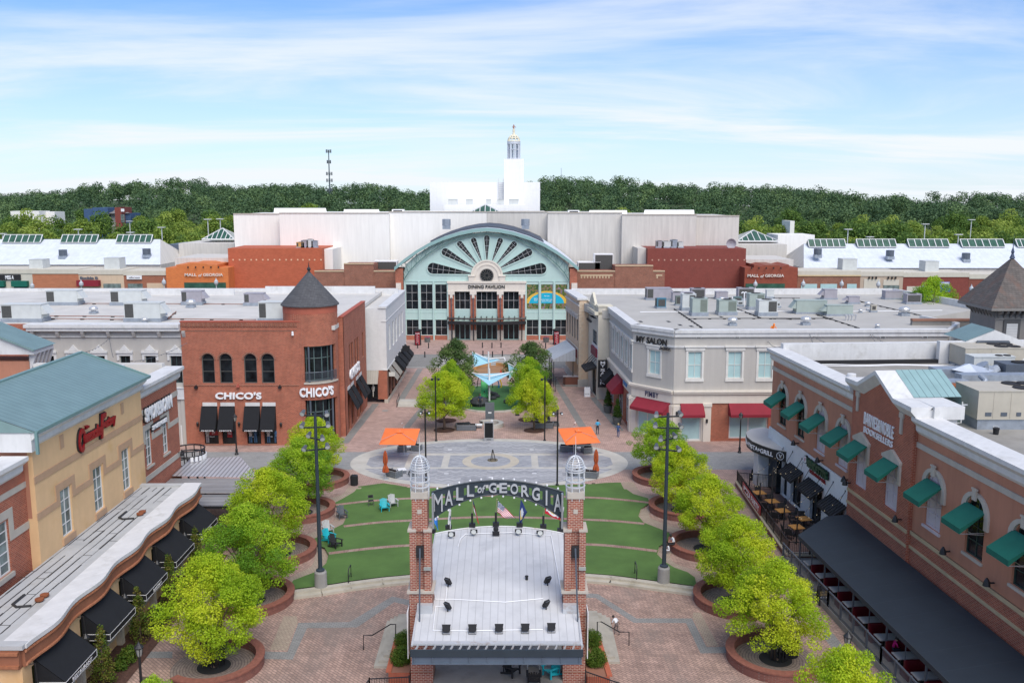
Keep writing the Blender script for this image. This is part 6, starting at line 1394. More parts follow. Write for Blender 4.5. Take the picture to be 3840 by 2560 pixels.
for k in range(26):z=.3+k*.46;w_=.55 if k%2 else .35;mb.box(Lp-w_,Lp+.05,-.05,.0,z,z+.4);mb.box(Lp,Lp+.05,0,w_,z,z+.4)
mb.build('quoins',M("quoin",(.62,.5,.37),.85),r)
mb=MB();mb.box(-.0,Lp+.15,-.15,2.4,0,1.1);mb.box(1,Lp-.6,-.12,0,3.2,5.5);mb.build('plinth',concrete,r)
mb=MB();mb.box(1,Lp-.7,-.14,-.0,4.0,5.2);mb.build('sign_board',M("burgundy",(.2,.02,.04),.7),r)
t=thing('metal_patio_canopy','ribbed silver lean-to patio canopy on thin posts beside the peach building','canopy',(9.3,129,0),Fp.a)
mb=MB();mb.face([(-.2,-.2,5.5),(-8.6,-.2,5.5),(-8.6,-3.4,4.0),(-.2,-3.4,4.0)][::-1]);mb.face([(-.2,-.2,5.44),(-8.6,-.2,5.44),(-8.6,-3.4,3.94),(-.2,-3.4,3.94)]);mb.build('roof_sheet',SEAM("canopy_sheet",(.55,.57,.6),.4,0,metal=.3,dark=.7),t)
mb=MB();mb.poly([(-.2,-.2,5.5),(-.2,-3.4,4.0),(-.2,-3.4,3.7),(-.2,-.2,3.7)],[(0,1,2,3)]);mb.box(-8.6,-.2,-3.43,-3.4,3.7,4.0);mb.build('side_panel',SEAM("canopy_side",(.5,.53,.57),.5,1,metal=.3,dark=.75),t)
for x,y in((-.3,-3.3),(-4.5,-3.3),(-8.5,-3.3),(-.3,-.5),(-2.4,-3.3)):mb=MB();mb.bar((x,y,0),(x,y,3.8),.1);mb.build('post',black,t)
t2=thing('patio_counter','low brown counter box under the silver lean-to canopy','counter',(8.6,129.0,0));mb=MB();mb.box(-1.2,1.0,0,.9,.35,1.45);mb.build('body',M("red_wood",(.16,.06,.04),.8),t2);mb=MB();mb.box(-1.25,1.05,-.05,.95,1.45,1.5);mb.build('counter_top',hvac_grey,t2);mb=MB();mb.box(-1.2,1.0,.02,.88,0,.347);mb.build('base',concrete_dk,t2)
fence('patio_railing',[(5.6,128.6,0),(5.4,132,0),(5.2,137,0)],1.3,'black railing along the outer side of the silver lean-to patio')
fence('patio_gate',[(5.6,128.4,0),(4.9,126.4,0),(6.1,125.6,0)],1.5,'black iron gate standing open at the near end of the silver lean-to patio',pitch=.16)
fence('patio_railing',[(6.3,128.8,.35),(7.6,128.8,.35)],1.1,'short black railing between the black gate and the brown counter')
Fc=seg(10.9,129,11.5,120.8,'cream_street_building','cream building with a small gable and tall pilaster left of the grey salon building');r=Fc.root;Lc=hypot(.6,8.2)
a0,z0=Fc.hit(A3(742,320));a1,z1=Fc.hit(A3(788,530));
wz=(Fc.hit(A3(742,500))[1],Fc.hit(A3(742,322))[1])
q=(max(.5,a0),min(a1,Lc-1),wz[0],wz[1])
dq=(q[0],q[1],0.1,3.9)
mb=MB();wallgrid(mb,0,Lc,0,ZT,[q,dq]);mb.face([(Lc,0,0),(Lc,1.8,0),(Lc,1.8,ZT),(Lc,0,ZT)]);mb.build('wall',stucco_cream,r)
window(r,*q,4,5,steel_grey,glass_lit,y=.1);window(r,*dq,3,2,black,glass,y=.12,name='shop_window')
mb=MB();mb.box(0,Lc-.0,-.5,.8,ZT-1.1,ZT-.7);mb.extx([(-.2,ZT),(.3,ZT),(.3,ZT+.01),(-.2,ZT+.01)],0,Lc);mb.ext([(1.2,ZT-.7),(Lc-2.2,ZT-.7),(Lc-2.6,ZT+.3),((Lc-1)/2,ZT+1.5),(1.6,ZT+.3)],-.1,.25);mb.box(Lc-1.6,Lc+.1,-.1,1.9,ZT,ZT+.2);mb.build('parapet',M("cream_trim",(.68,.63,.5),.8),r)
mb=MB();mb.poly([(q[0]-.3,-1.5,3.9),(q[1]+.3,-1.5,3.9),(q[1]+.3,0,4.4),(q[0]-.3,0,4.4),(q[0]-.3,-1.5,3.6),(q[1]+.3,-1.5,3.6),(q[1]+.3,0,4.1),(q[0]-.3,0,4.1)],[(0,1,2,3),(4,5,1,0),(5,6,2,1),(0,3,7,4),(7,6,5,4)])
for k in range(4):u=q[0]+(q[1]-q[0])*k/3;mb.bar((u,-1.4,3.9),(u,0,5.4),.06)
mb.build('steel_canopy',blackm,r)
u0,u1=Fc.hit(A3(735,575),-.1)[0],Fc.hit(A3(780,630),-.1)[0];mb=MB();mb.box(u0,u1,-.3,-.05,5.7,6.8);mb.build('sign_board',M("burgundy2",(.15,.015,.035),.6),r);mb=MB();mb.box(u0-.3,u1+.3,-.05,0,5.4,7.2);mb.build('sign_panel',white_trim,r)
mb=MB()
for k in range(4):u=q[0]+(q[1]-q[0])*(k+.5)/4;mb.tube([(u,0,10.8),(u,-.7,11.0),(u,-.8,10.5)],.05,5);mb.obox((u,-.8,10.4),.25,.3,.25)
mb.build('gooseneck_lights',blackm,r)
Fs=seg(13.0,120.7,13.9,103.6,'salon_building','large pale grey corner building with red awnings and a flat roof full of units');r=Fs.root;Ls=hypot(.9,17.1)
Fch=seg(13.9,103.6,17.9,99.3,'x','x');Ff=seg(17.9,99.3,48.2,99.9,'x','x')
for f_ in(Fch,Ff):bpy.data.objects.remove(f_.root)
Mi=Matrix.Rotation(-Fs.a,4,'Z')@Matrix.Translation(-Fs.o)
class Sub:
 """a second facade of the same building: own coordinates while building, then moved onto the same root"""
 def __init__(s,fr,name):
  s.M=Mi@Matrix.Translation(fr.o)@Matrix.Rotation(fr.a,4,'Z');s.root=bpy.data.objects.new(name,None);COL.objects.link(s.root)
def bake(sb,main):
 def mv(o):
  o.data.transform(sb.M)
  for c in KIDS.get(o.name,[]):mv(c)
 for k in KIDS.get(sb.root.name,[]):mv(k);setp(k,main)
 bpy.data.objects.remove(sb.root)
def salon_face(root,L,wins,base_piers,glaz,awn,zs=5.6):
 mb=MB();wallgrid(mb,0,L,zs,ZT-.02,wins);mb.build('wall',stucco_grey,root)
 for q in wins:
  window(root,*q,2,2,M("cream_frame",(.72,.70,.65),.6)if 'cream_frame' not in bpy.data.materials else bpy.data.materials['cream_frame'],glass_blind,y=.1,fw=.08)
 fr_=bpy.data.materials.get('cream_frame')or white_trim;mb=MB()
 for q in wins:
  mb.box(q[0]-.22,q[0]-.002,-.07,0,q[2]-.2,q[3]+.15);mb.box(q[1]+.002,q[1]+.22,-.07,0,q[2]-.2,q[3]+.15);mb.box(q[0],q[1],-.07,0,q[3]+.002,q[3]+.15);mb.box(q[0]-.3,q[1]+.3,-.14,0,q[3]+.152,q[3]+.5);mb.box(q[0]-.42,q[1]+.42,-.24,0,q[3]+.5,q[3]+.66);mb.box(q[0]-.25,q[1]+.25,-.12,0,q[2]-.35,q[2]-.02);mb.cut()
 if wins:mb.buildeach('window_surround',fr_,root)
 mb=MB();mb.box(-.05,L+.05,-.32,.8,ZT-.3,ZT+.03);mb.box(-.03,L+.03,-.2,0,ZT-.75,ZT-.3);mb.box(-.02,L+.02,-.1,0,ZT-1.95,ZT-1.75);mb.build('cornice',white_trim,root)
 mb=MB();mb.box(-.02,L+.02,-.42,0,zs,zs+.2);mb.box(-.02,L+.02,-.3,0,zs-.22,zs);mb.box(-.01,L+.01,-.12,0,4.35,zs-.22);mb.build('string_course',cream_stone,root)
sw_=[(2.75+3.15*k,4.4+3.15*k,7.35,10.15)for k in range(5)];sw_=[(q[0],min(q[1],Ls-.25),q[2],q[3])for q in sw_]
salon_face(r,Ls,sw_,None,None,None)
mb=MB();wallgrid(mb,0,Ls-1.0,0,4.35,[(1.2,4.2,.3,3.6),(7.8,11.2,.3,3.6),(13,15.6,.3,3.9)],m=0);mb.build('brick_base',brick_red,r)
for q in((1.2,4.2,.3,3.6),(7.8,11.2,.3,3.6),(13,15.6,.3,3.9)):window(r,*q,3,2,white_paint,glass,y=.12,name='shop_window')
awning(r,7.3,11.5,5.2,1.7,1.5,fabric_red,.25);awning(r,1.0,4.4,4.7,1.3,1.3,fabric_black,.3)
mb=MB();mb.box(.9,1.05,-1.6,-.4,1.9,5.6);o=mb.build('blade_sign',black,r)
for i,ch in enumerate("MYSALON"):me_=sign(o,ch,.0,.62,0,.38,letter_white,0,.015,ext=.01,name='blade_lettering');me_.data.transform(Matrix.Translation((1.07,-1.3,5.05-.44*i-(.12 if i>1 else 0)))@Matrix.Rotation(pi/2,4,'Z'))
u0,u1=Fs.hit(A3(1002,780))[0],Fs.hit(A3(1032,810))[0];sign(r,"PIMBY",12.0,14.8,4.65,5.15,M("blue_letter",(.1,.3,.6),.5),-.16,.01,ext=.02)
mb=MB();mb.box(Ls-1.0,Ls,-.3,.3,0,4.35);mb.box(Ls-1.1,Ls+.1,-.4,.3,3.9,4.2);mb.build('pilaster',cream_stone,r)
sc=Sub(Fch,'tmp_chamfer');Lx=hypot(4,4.3);q=(2.35,3.95,7.25,10.0)
salon_face(sc.root,Lx,[q],None,None,None)
mb=MB();wallgrid(mb,.0,Lx,0,4.35,[(.8,Lx-.8,.1,3.9)]);mb.box(0,.75,-.2,0,0,4.1);mb.box(Lx-.75,Lx,-.2,0,0,4.1);mb.build('base',cream_stone,sc.root)
window(sc.root,.8,Lx-.8,.1,3.0,3,1,white_paint,glass_blind,y=.12,fw=.14,bw_=.12,name='shop_window');window(sc.root,.8,Lx-.8,3.02,3.9,9,1,white_paint,glass,y=.12,name='transom_window')
awning(sc.root,.75,Lx-.4,4.4,1.0,1.3,fabric_red,.35);sign(sc.root,"PIMBY",2.05,3.95,4.62,5.2,letter_navy,-.17,.005,ext=.02,spacing=1.1)
sign(sc.root,"MY SALON",.6,4.9,10.68,11.4,letter_black,-.16,.018,ext=.05);sign(sc.root,"Suite.",3.9,5.5,10.2,10.65,letter_black,-.2,.0,.45,ext=.06)
bake(sc,r)
sf=Sub(Ff,'tmp_front');Lf=30.3
fw_=[Ff.hit(A3(x,600))[0]for x in(1617,1985,2265)];fw_=[(x,x+1.55,7.15,10.15)for x in fw_]
salon_face(sf.root,Lf,fw_,None,None,None)
st_=[(.95,3.2,.1,3.05),(Ff.hit(A3(1990,1300))[0],Ff.hit(A3(2345,1300))[0],.3,3.05)]
mb=MB();wallgrid(mb,0,4.3,0,4.35,[st_[0]]);mb.box(0,.85,-.2,0,0,4.1);mb.box(3.4,4.2,-.22,0,0,4.0);mb.box(3.3,4.3,-.32,0,4.0,4.35);mb.build('base',cream_stone,sf.root)
mb=MB();wallgrid(mb,4.3,Lf,0,4.35,[st_[1],(st_[1][1]+2,st_[1][1]+6,.3,3.05)],y=.0);mb.build('brick_base',brick_red,sf.root)
for i,q in enumerate(st_):
 window(sf.root,*q,1+i,1,white_paint,glass_blind,y=.12,fw=.14,bw_=.16,name='shop_window')
 mb=MB();mb.box(q[0]-.1,q[1]+.1,-.02,.25,3.05,3.9);mb.build('transom_panel',glass,sf.root);mb=MB()
 n=9*(i+1)
 for k in range(n+1):x=q[0]+(q[1]-q[0])*k/n;mb.box(x-.025,x+.025,-.04,-.021,3.08,3.9)
 mb.build('transom_bars',white_paint,sf.root)
 awning(sf.root,q[0]-.15,q[1]+.15,4.45,1.15,1.3,fabric_red,.3)
for p in((A3,1715,398),(A3,2068,398),(A4,1052,398),(A4,1440,396)):
 u,z=Ff.hit(p[0](*p[1:]));mb=MB();mb.box(u-.3,u+.3,-.1,-.0,z-.14,z+.14);mb.build('overflow_scupper',white_trim,sf.root);mb=MB();mb.box(u-.2,u+.2,-.12,-.102,z-.1,z+.1);mb.build('scupper_hole',blackm,sf.root)
for p in((A3,1785,1165),(A3,1133,1097)):
 u,z=Ff.hit(p[0](*p[1:]));u=max(.4,u);mb=MB();mb.box(u-.1,u+.1,-.38,-.2,z-.2,z+.2);mb.build('wall_light',blackm,sf.root)
bake(sf,r)
W=lambda x,y:(Mi@Vector((x,y,0)))[:2]
rp=[(9.2,141),(10.2,129.2),(11.8,120.9),(13.4,120.4),(14.3,103.9),(18.2,99.8),(48.2,100.3),(52,105.6),(50.5,112),(62,121.5),(59,141)]
mb=MB();mb.prism([W(*p)for p in rp],11.0,12.1);ro=mb.build('roof',membrane_grey,r)
mb=MB()
for a,b in(((9.2,141),(59,141)),((59,141),(62,121.5)),((48.3,100.1),(52,105.6)),((52,105.6),(50.5,112))):
 A,B=Vector((*W(*a),0)),Vector((*W(*b),0));h=13.0 if a[1]>120 or b[1]>120 else 12.55;mb.bar(A+Vector((0,0,(h+11)/2)),B+Vector((0,0,(h+11)/2)),.4,h-11);mb.cut()
mb.buildeach('rear_parapet',white_trim,ro)
mb=MB();A,B=Vector((*W(48.3,100.1),6)),Vector((*W(52,105.6),6));mb.bar(A-Vector((0,0,0)),B,.3,12);mb.build('end_wall',stucco_grey,r)
mb=MB();mk=MB()
for a,b in(((RU,500,420),(RU,915,700)),((RU,700,565),(RU,1780,560)),((RU,1420,415),(RU,1780,555)),((RU,1780,560),(RU,2352,570)),((RU,900,260),(RU,1400,262)),((RU,1960,262),(RU,2352,265)),((A4,840,70),(A4,1530,230)),((A4,440,190),(A4,840,318)),((A4,1,228),(A4,600,228))):
 p,q=G(*a[0](*a[1:]),12.2),G(*b[0](*b[1:]),12.2);p,q=Mi@p,Mi@q;mb.bar(p,q,.07);n=int((q-p).length/1.6)
 for k in range(n):c=p+(q-p)*(k+.5)/max(n,1);mk.obox((c.x,c.y,12.14),.3,.3,.1)
mb.build('conduit',blackm,ro);mk.build('pipe_sleepers',blackm,ro)
mb=MB()
for a,b in(((RU,0,468),(RU,640,462)),((RU,640,462),(RU,1500,462)),((RU,1500,462),(RU,2352,452)),((A4,760,165),(A4,1600,155))):p,q=G(*a[0](*a[1:]),12.2),G(*b[0](*b[1:]),12.2);mb.bar(Mi@p,Mi@q,.1)
mb.build('white_hose',white,ro)
mb=MB()
for p in((10,610),(420,610),(590,660),(755,678),(1190,540)):q=Mi@G(*RU(*p),12.1);mb.box(q.x-.6,q.x+.6,q.y-.2,q.y+.2,12.102,12.108)
mb.build('roof_patches',tar,ro)
RZ=12.1
def ru(x,y,f=RU):q=G(*f(x,y),RZ);return(q.x,q.y,RZ)
U=[(RU,280,296,4.6,2.2,1.9,hvac_grey,0,0,'long mauve grey unit with flared hoods, farthest left on the salon roof'),(RU,265,408,.9,.5,1.3,M("louvre_dark",(.06,.07,.06),.6),1,0,'small unit showing a dark coil at the left, beside the blue one'),(RU,318,424,1.5,.8,1.5,M("blue_unit",(.06,.2,.28),.6),1,0,'small open framed unit with a blue coil'),(RU,640,330,4.0,1.6,1.5,hvac_grey,3,1,'wide mauve grey unit behind the pale green pair'),(RU,590,380,1.5,1.0,1.4,coil_g,1,0,'low dull green condenser just left of the pale green pair'),(RU,855,300,2.6,1.6,1.9,hvac_grey,1,1,'tall grey condenser behind the pale green pair'),(RU,720,455,2.3,1.8,2.3,hvac_white,2,1,'pale blue grey unit, rear one of the touching pair'),(RU,880,530,2.5,2.0,2.3,hvac_green,2,1,'pale green unit on a wide curb, front one of the touching pair'),(RU,1205,285,2.2,1.4,1.1,hvac_grey,3,0,'round cornered mauve unit on a flared curb'),(RU,1290,520,2.9,2.0,1.9,hvac_green,2,1,'pale green unit standing alone in the middle of the salon roof'),(RU,1560,300,3.0,1.6,2.0,hvac_grey,1,1,'tall grey condenser with a side hood near the rear parapet gap'),(RU,1440,340,1.4,.7,.8,M("teal_box",(.14,.22,.22),.6),1,0,'two small dark boxes on legs'),(RU,1475,390,1.0,.7,.6,hvac_white,1,0,'tiny white condenser left of the white gooseneck pipes'),(RU,1715,440,2.6,1.8,2.2,hvac_green,2,1,'pale green unit on a wide curb, rear one of the right pair'),(RU,1880,530,3.0,1.9,2.0,hvac_white,2,1,'pale unit with a brown coil panel, front one of the right pair'),(RU,1915,270,1.4,1.0,1.3,hvac_white,3,0,'pale boxy fan head behind the right pair'),(RU,2030,410,.8,.6,.6,hvac_white,1,0,'small dark fronted unit right of the right pair'),(A4,400,190,5.0,1.9,1.9,hvac_green,0,0,'long pale green unit with a sloping hood on its left'),(A4,660,208,4.2,1.5,1.4,hvac_green,0,0,'smaller pale green unit with a sloping hood, beside the long one'),(A4,575,58,2.4,1.6,1.6,hvac_grey,0,0,'brownish grey unit with flared hood near the rear parapet'),(A4,790,98,2.0,1.2,1.0,hvac_grey,0,0,'small dark unit with flared hood in the middle rear'),(A4,1155,58,3.2,1.6,1.3,hvac_grey,3,0,'mauve grey box near the curved rear parapet'),(A4,1340,100,2.6,1.6,1.5,hvac_grey,1,1,'dark grey condenser, farthest right on the salon roof'),(A4,972,175,.9,.6,.9,hvac_beige,1,0,'little tan condenser on a stand right of centre'),]
for f,x,y,w_,d,h,mt,kd,fn,lab in U:
 p=ru(x,y,f);w_*=.78;d*=.85;h*=.76;hvac((p[0],p[1]+d/2,RZ),w_,d,h,mt,lab,kind=kd,fans=fn,side=coil_g if mt is hvac_green else coil,rz=pi if(kd==0 and f is A4)else 0,group='rooftop units on the salon roof',curb=.45 if kd==2 else .25)
for a in((RU,1360,668,1.0,'spun metal exhaust fan near the front edge, left of the orange clad worker'),(RU,1200,330,.8,'small white exhaust fan behind the lone green unit'),(A4,345,290,1.05,'spun metal exhaust fan near the front edge, right of the orange clad worker'),(A4,1005,318,.5,'tiny exhaust dome at the front edge of the salon roof, by the right fan'),(A4,1250,205,1.2,'large stepped white exhaust fan at the right of the salon roof'),(A4,915,120,.7,'white exhaust fan left of the little tan condenser'),(A4,850,178,.5,'small white exhaust fan right of the smaller pale green unit'),(A4,913,165,.4,'tiny white exhaust cap left of the tan condenser stand')):dome(*a)
for i,(x,y)in enumerate(((1528,385),(1568,385),(1355,350),(835,290))):
 p=ru(x,y);t=thing('gooseneck_pipe','white gooseneck pipe on the salon roof, '+('left of the tall pair','right of the tall pair','short straight one by the dark boxes','beside the tall grey condenser')[i],'vent pipe',p);mb=MB();h=1.7 if i<2 else 1.0;mb.tube([(0,0,0),(0,0,h)]+([(-.08,0,h+.2),(-.25,0,h+.25),(-.4,0,h+.1)]if i!=2 else[]),.09,6);mb.build('pipe',white,t)
for i,x in enumerate((716,744,770,805)):p=ru(x,250,A4);t=thing('vent_pipe','short silver vent pipe, %s of four in a row on the salon roof'%['leftmost','second from left','third from left','rightmost'][i],'vent pipe',p);mb=MB();mb.cyl(0,0,0,.55,.1,n=8);mb.cyl(0,0,.55,.75,.16,n=8);mb.build('pipe',M("spun2",(.6,.6,.6),.4,metal=.4),t)
t=thing('pyramid_tower','grey brown tower with a tall shingled pyramid roof and spire at the right edge','building',(51.2,96,0));r=t
mb=MB();mb.box(0,5.4,0,5.4,0,15.3);mb.build('wall',stucco_grey_dk,r)
mb=MB();e=1.0;cxx,cyy_=2.7,2.7;zA=20.6;zE=15.5;cs=[(-e,-e,zE),(5.4+e,-e,zE),(5.4+e,5.4+e,zE),(-e,5.4+e,zE)]
for i in range(4):mb.face([cs[i],cs[(i+1)%4],(cxx,cyy_,zA)])
mb.face([(c[0],c[1],zE-.03)for c in cs][::-1]);mb.build('roof',shingle_br,r)
mb=MB();mb.box(-e-.02,5.4+e,-e-.02,-e+.12,zE-.3,zE-.02);mb.box(-e-.02,-e+.12,-e+.12,5.4+e,zE-.3,zE-.02)
for k in range(8):mb.extx([(0,zE-.35),(-.8,zE-.35),(-.75,zE-.55),(-.3,zE-.8),(0,zE-1.2)],.2+k*.62,.38+k*.62)
for k in range(8):mb.ext([(0,zE-.35),(-.8,zE-.35),(-.75,zE-.55),(-.3,zE-.8),(0,zE-1.2)],.2+k*.66,.38+k*.66)
mb.box(-.08,5.48,-.08,0,zE-1.35,zE-1.2);mb.build('bracket',stucco_grey_dk,r)
mb=MB();mb.lathe([(.3,0),(.12,.5),(.18,.7),(.04,1.2),(.01,2.6)],cxx,cyy_,zA-.15,8);mb.build('spire',M("slate_blue",(.05,.07,.12),.5),r)
a,b=D(*A4(2170,235),95.9),D(*A4(2310,395),95.9);mb=MB();x0,x1=a.x-51.2,b.x-51.2;mb.box(x0,x1,-.12,0,b.z-1.5,a.z);mb.build('window_frame',M("dkgrey_frame",(.09,.09,.09),.8),r)
mb=MB();mb.box(x0+.3,x1-.3,-.16,-.12,b.z-1.3,a.z-.5);mb.build('louvre_panel',SEAM("louvre",(.6,.6,.58),.3,2,metal=0,dark=.75),r)
t=thing('low_brown_wing','low brown wing with a diamond pattern frieze left of the pyramid roofed tower','building',(45.5,101.5,0));mb=MB();mb.box(-2.5,5.7,0,.5,0,12.6);mb.build('wall',stucco_grey_dk,t);mb=MB();mb.box(-2.5,5.7,-.08,.55,12.6,12.85);mb.build('coping',M("rusty_cap",(.3,.15,.1),.8),t)
mb=MB()
for k in range(4):x=-.3+k*1.45;mb.bar((x,-.03,10.6),(x+1.0,-.03,12.0),.08,.05);mb.bar((x,-.03,12.0),(x+1.0,-.03,10.6),.08,.05)
mb.box(-2.5,5.7,-.1,0,10.2,10.4);mb.build('diamond_frieze',stucco_grey_dk,t);t.location=(47.0+1.0,106.4,0);t.scale=(1,1,1)
t.location=(49.5,106.4,0)
shr=G(*C4(1740,1200),12.8);tree('midA',(60.5,131,5.5),'lone green tree poking above the roof left of the pyramid roofed tower','shade_tree',s=(1.35,1.2,1.4))
ang=atan2(-1,.065);Fb=Fr(24.6,84.7,ang,'bookshop_building','long orange and brick bookshop building with green awnings along the right edge','building');r=Fb.root
E1,B0,B1_,E2=0.0,17.95,27.1,48.
uw=[3.01,7.38,11.75,16.1];ub=[19.95,24.6];ue=[29.55,34.15,38.75,43.3]
def holes_(us,z0=6.3,z1=9.9,w_=.92):return[(u-w_,u+w_,z0,z1)for u in us]
h1=holes_(uw[:3]+uw[3:]);h2=holes_(ub,5.9,9.2);h3=holes_(ue)
for lo,hi,hh,zz_ in((E1,B0,h1,5.5),(B1_,E2,h3,5.3)):
 mb=MB();wallgrid(mb,lo,hi,zz_,12.2,hh)
 if lo==0:mb.face([(0,0,0),(0,0,12.2),(0,22,12.2),(0,22,0)])
 for q in hh:spandrel(mb,q[0],q[1],q[3]-.92,.92)
 mb.build('stucco_wall',stucco_salmon,r)
mb=MB();wallgrid(mb,B0,B1_,0,13.3,h2,y=-.3);uc=(B0+B1_)/2
mb.face([(B0,-.3,13.3),(B1_,-.3,13.3),(B1_-2.0,-.3,13.32),(uc-.2,-.3,14.7),(B0+1.7,-.3,13.32)]);mb.face([(B1_,-.3,0),(B1_,0,0),(B1_,0,13.3),(B1_,-.3,13.3)]);mb.face([(B0,-.3,0),(B0,-.3,13.3),(B0,0,13.3),(B0,0,0)])
wallgrid(mb,B1_,E2,0,5.3,[],y=-.06);mb.build('brick_wall',brick_red,r)
mb=MB()
for z,w_ in((5.05,.24),(4.1,.2)):mb.box(B0-.02,B1_+.02,-.36,-.3,z,z+w_);mb.box(B1_+.02,E2,-.12,-.06,z,z+w_)
mb.build('stone_band',M("sand_band",(.52,.40,.24),.85),r)
mb=MB();mb.box(0,B0,-.07,0,10.95,11.3);mb.box(B1_+.02,E2,-.07,0,10.95,11.3);mb.build('stucco_band',limestone,r)
mb=MB();cornice(mb,-.4,B0-.02,12.95,1.15,.55,back=1.2);cornice(mb,B1_+.02,E2,13.0,1.15,.55,back=1.2);mb.build('cornice',white_trim,r)
mb=MB()
def rk(u0,z0,u1,z1):mb.poly([(u0,-.85,z0),(u1,-.85,z1),(u1,.6,z1),(u0,.6,z0),(u0,-.85,z0-.3),(u1,-.85,z1-.3),(u1,-.3,z1-.9),(u0,-.3,z0-.9)],[(0,1,2,3),(4,5,1,0),(7,6,5,4),(0,3,7,4),(1,5,6,2)])
rk(B0-.3,13.7,B0+1.7,13.75);rk(B0+1.7,13.75,uc-.2,15.1);rk(uc-.2,15.1,B1_-2.0,13.75);rk(B1_-2.0,13.75,B1_+.5,13.7);mb.build('gable_trim',white_trim,r)
mb=MB();mb.box(B1_-2.4,B1_+.7,.6,2.6,12.9,13.75);mb.box(B1_-2.0,B1_+.45,.02,2.3,11.8,12.9);mb.box(B1_-.02,B1_+.45,-.29,.6,12.9,13.5);mb.cut();mb.box(B0-.3,B0+1.6,.6,2.6,12.9,13.75);mb.buildeach('gable_block',white_trim,r)
mb=MB();mb.face([(uc-.2,.6,15.13),(B1_-2.0,.6,13.78),(B1_-2.0,3.9,13.78),(uc-.2,3.9,15.13)]);mb.face([(uc-.2,.6,15.13),(uc-.2,3.9,15.13),(B0+1.7,3.9,13.78),(B0+1.7,.6,13.78)]);mb.face([(uc-.2,3.88,15.1),(B1_-2.0,3.88,13.75),(B1_-2.0,3.88,12),(B0+1.7,3.88,12),(B0+1.7,3.88,13.75)]);mb.build('gable_roof',SEAM("teal_roof_y",(.33,.50,.48),.5,1,dark=.5,wdt=.1),r)
mb=MB()
for u in(B0+.9,B1_-1.6):mb.box(u-.15,u+.15,-.4,-.3,11.4,12.8);mb.box(u-.28,u+.28,-.42,-.3,12.5,12.85);mb.cut()
mb.buildeach('gable_bracket',limestone,r)
sign(r,"BARNES&NOBLE",20.1,24.55,10.75,11.65,letter_white,-.36,.008,ext=.04,spacing=1.12);sign(r,"BOOKSELLERS",20.15,24.5,10.15,10.6,letter_white,-.36,.004,ext=.04,spacing=1.1)
pass
shut=M("pink_shutter",(.56,.50,.53),.7,var=.06);dkf=M("dkgreen_frame",(.03,.06,.05),.5)
for i,q in enumerate(h1):
 if i<2:window(r,*q,2,3,dkf,glass,y=.14,arch=True,sill=limestone)
 else:window(r,*q,2,3,shut,shut,y=.1,fw=.16,bw_=.12,arch=True,sill=shut)
for q in h2:window(r,*q,2,3,shut,shut,y=-.2,fw=.16,bw_=.12,sill=None)
for i,q in enumerate(h3):
 if i<1:window(r,*q,2,3,shut,shut,y=.1,fw=.16,bw_=.12,arch=True,sill=shut)
 else:window(r,*q,2,3,dkf,glass,y=.14,arch=True,sill=limestone)
mb=MB()
for u in uw+ue:
 K=12;z=9.0
 for k in range(K):
  a0_,a1_=pi*k/K,pi*(k+1)/K;mb.ext([(u+.98*cos(a0_),z+.98*sin(a0_)),(u+1.38*cos(a0_),z+1.2*sin(a0_)),(u+1.38*cos(a1_),z+1.2*sin(a1_)),(u+.98*cos(a1_),z+.98*sin(a1_))],-.14,-.002)
 for s in(-1,1):mb.box(u+s*1.18-.2,u+s*1.18+.2,-.13,-.002,8.3,9.0)
 mb.box(u-.2,u+.2,-.24,-.142,9.75,10.35);mb.box(u-.27,u+.27,-.26,-.142,10.35,10.45);mb.cut()
for u in ub:
 mb.ext([(u-1.3,9.3),(u+1.3,9.3),(u+1.3,9.5),(u,10.1),(u-1.3,9.5)],-.5,-.302);mb.box(u-1.25,u-.95,-.42,-.302,7.9,9.3);mb.box(u+.95,u+1.25,-.42,-.302,7.9,9.3);mb.cut()
mb.buildeach('window_hood',limestone,r)
for u in uw+ub+ue:
 y=-.3 if u in ub else-.0;o=MB();o.poly([(u-1.0,y-.05,9.35),(u+1.0,y-.05,9.35),(u+1.0,y-1.5,8.42),(u-1.0,y-1.5,8.42),(u-1.0,y-1.5,8.1),(u+1.0,y-1.5,8.1),(u+1.0,y-.05,9.28),(u-1.0,y-.05,9.28)],[(0,1,2,3)[::-1],(3,2,5,4)[::-1],(7,6,2,3),(0,3,4,7),(1,6,5,2)]);w_=o.build('awning',fabric_green,r)
 f=MB()
 for s in(-1,1):f.bar((u+s*.98,y-1.48,8.12),(u+s*.98,y,8.12),.035);f.bar((u+s*.98,y-.0,8.0),(u+s*.98,y-1.45,8.14),.03)
 f.bar((u-.98,y-1.47,8.1),(u+.98,y-1.47,8.1),.035);f.bar((u-.98,y-.75,8.1),(u+.98,y-.75,8.1),.03);f.build('awning_frame',steel,w_)
Fv=r;op=[(4.0,5.3,.1,3.3),(6.2,8.6,.1,3.2),(10.6,13.0,.1,3.2),(15.0,17.2,.1,3.2)]
mb=MB();wallgrid(mb,0,B0-.01,0,5.45,op,y=-.15,d=.5);mb.face([(0,-.15,0),(0,-.15,5.45),(0,0,5.45),(0,0,0)]);mb.face([(0,-.15,5.45),(B0-.01,-.15,5.45),(B0-.01,0,5.45),(0,0,5.45)]);mb.build('white_ground_floor',BRICK("white_brick",(.78,.78,.77),(.74,.74,.73),(.68,.68,.67),.24,.09,.01,var=.05),r)
for q in op:window(r,*q,2,1,black,glass,y=.1,name='shop_window')
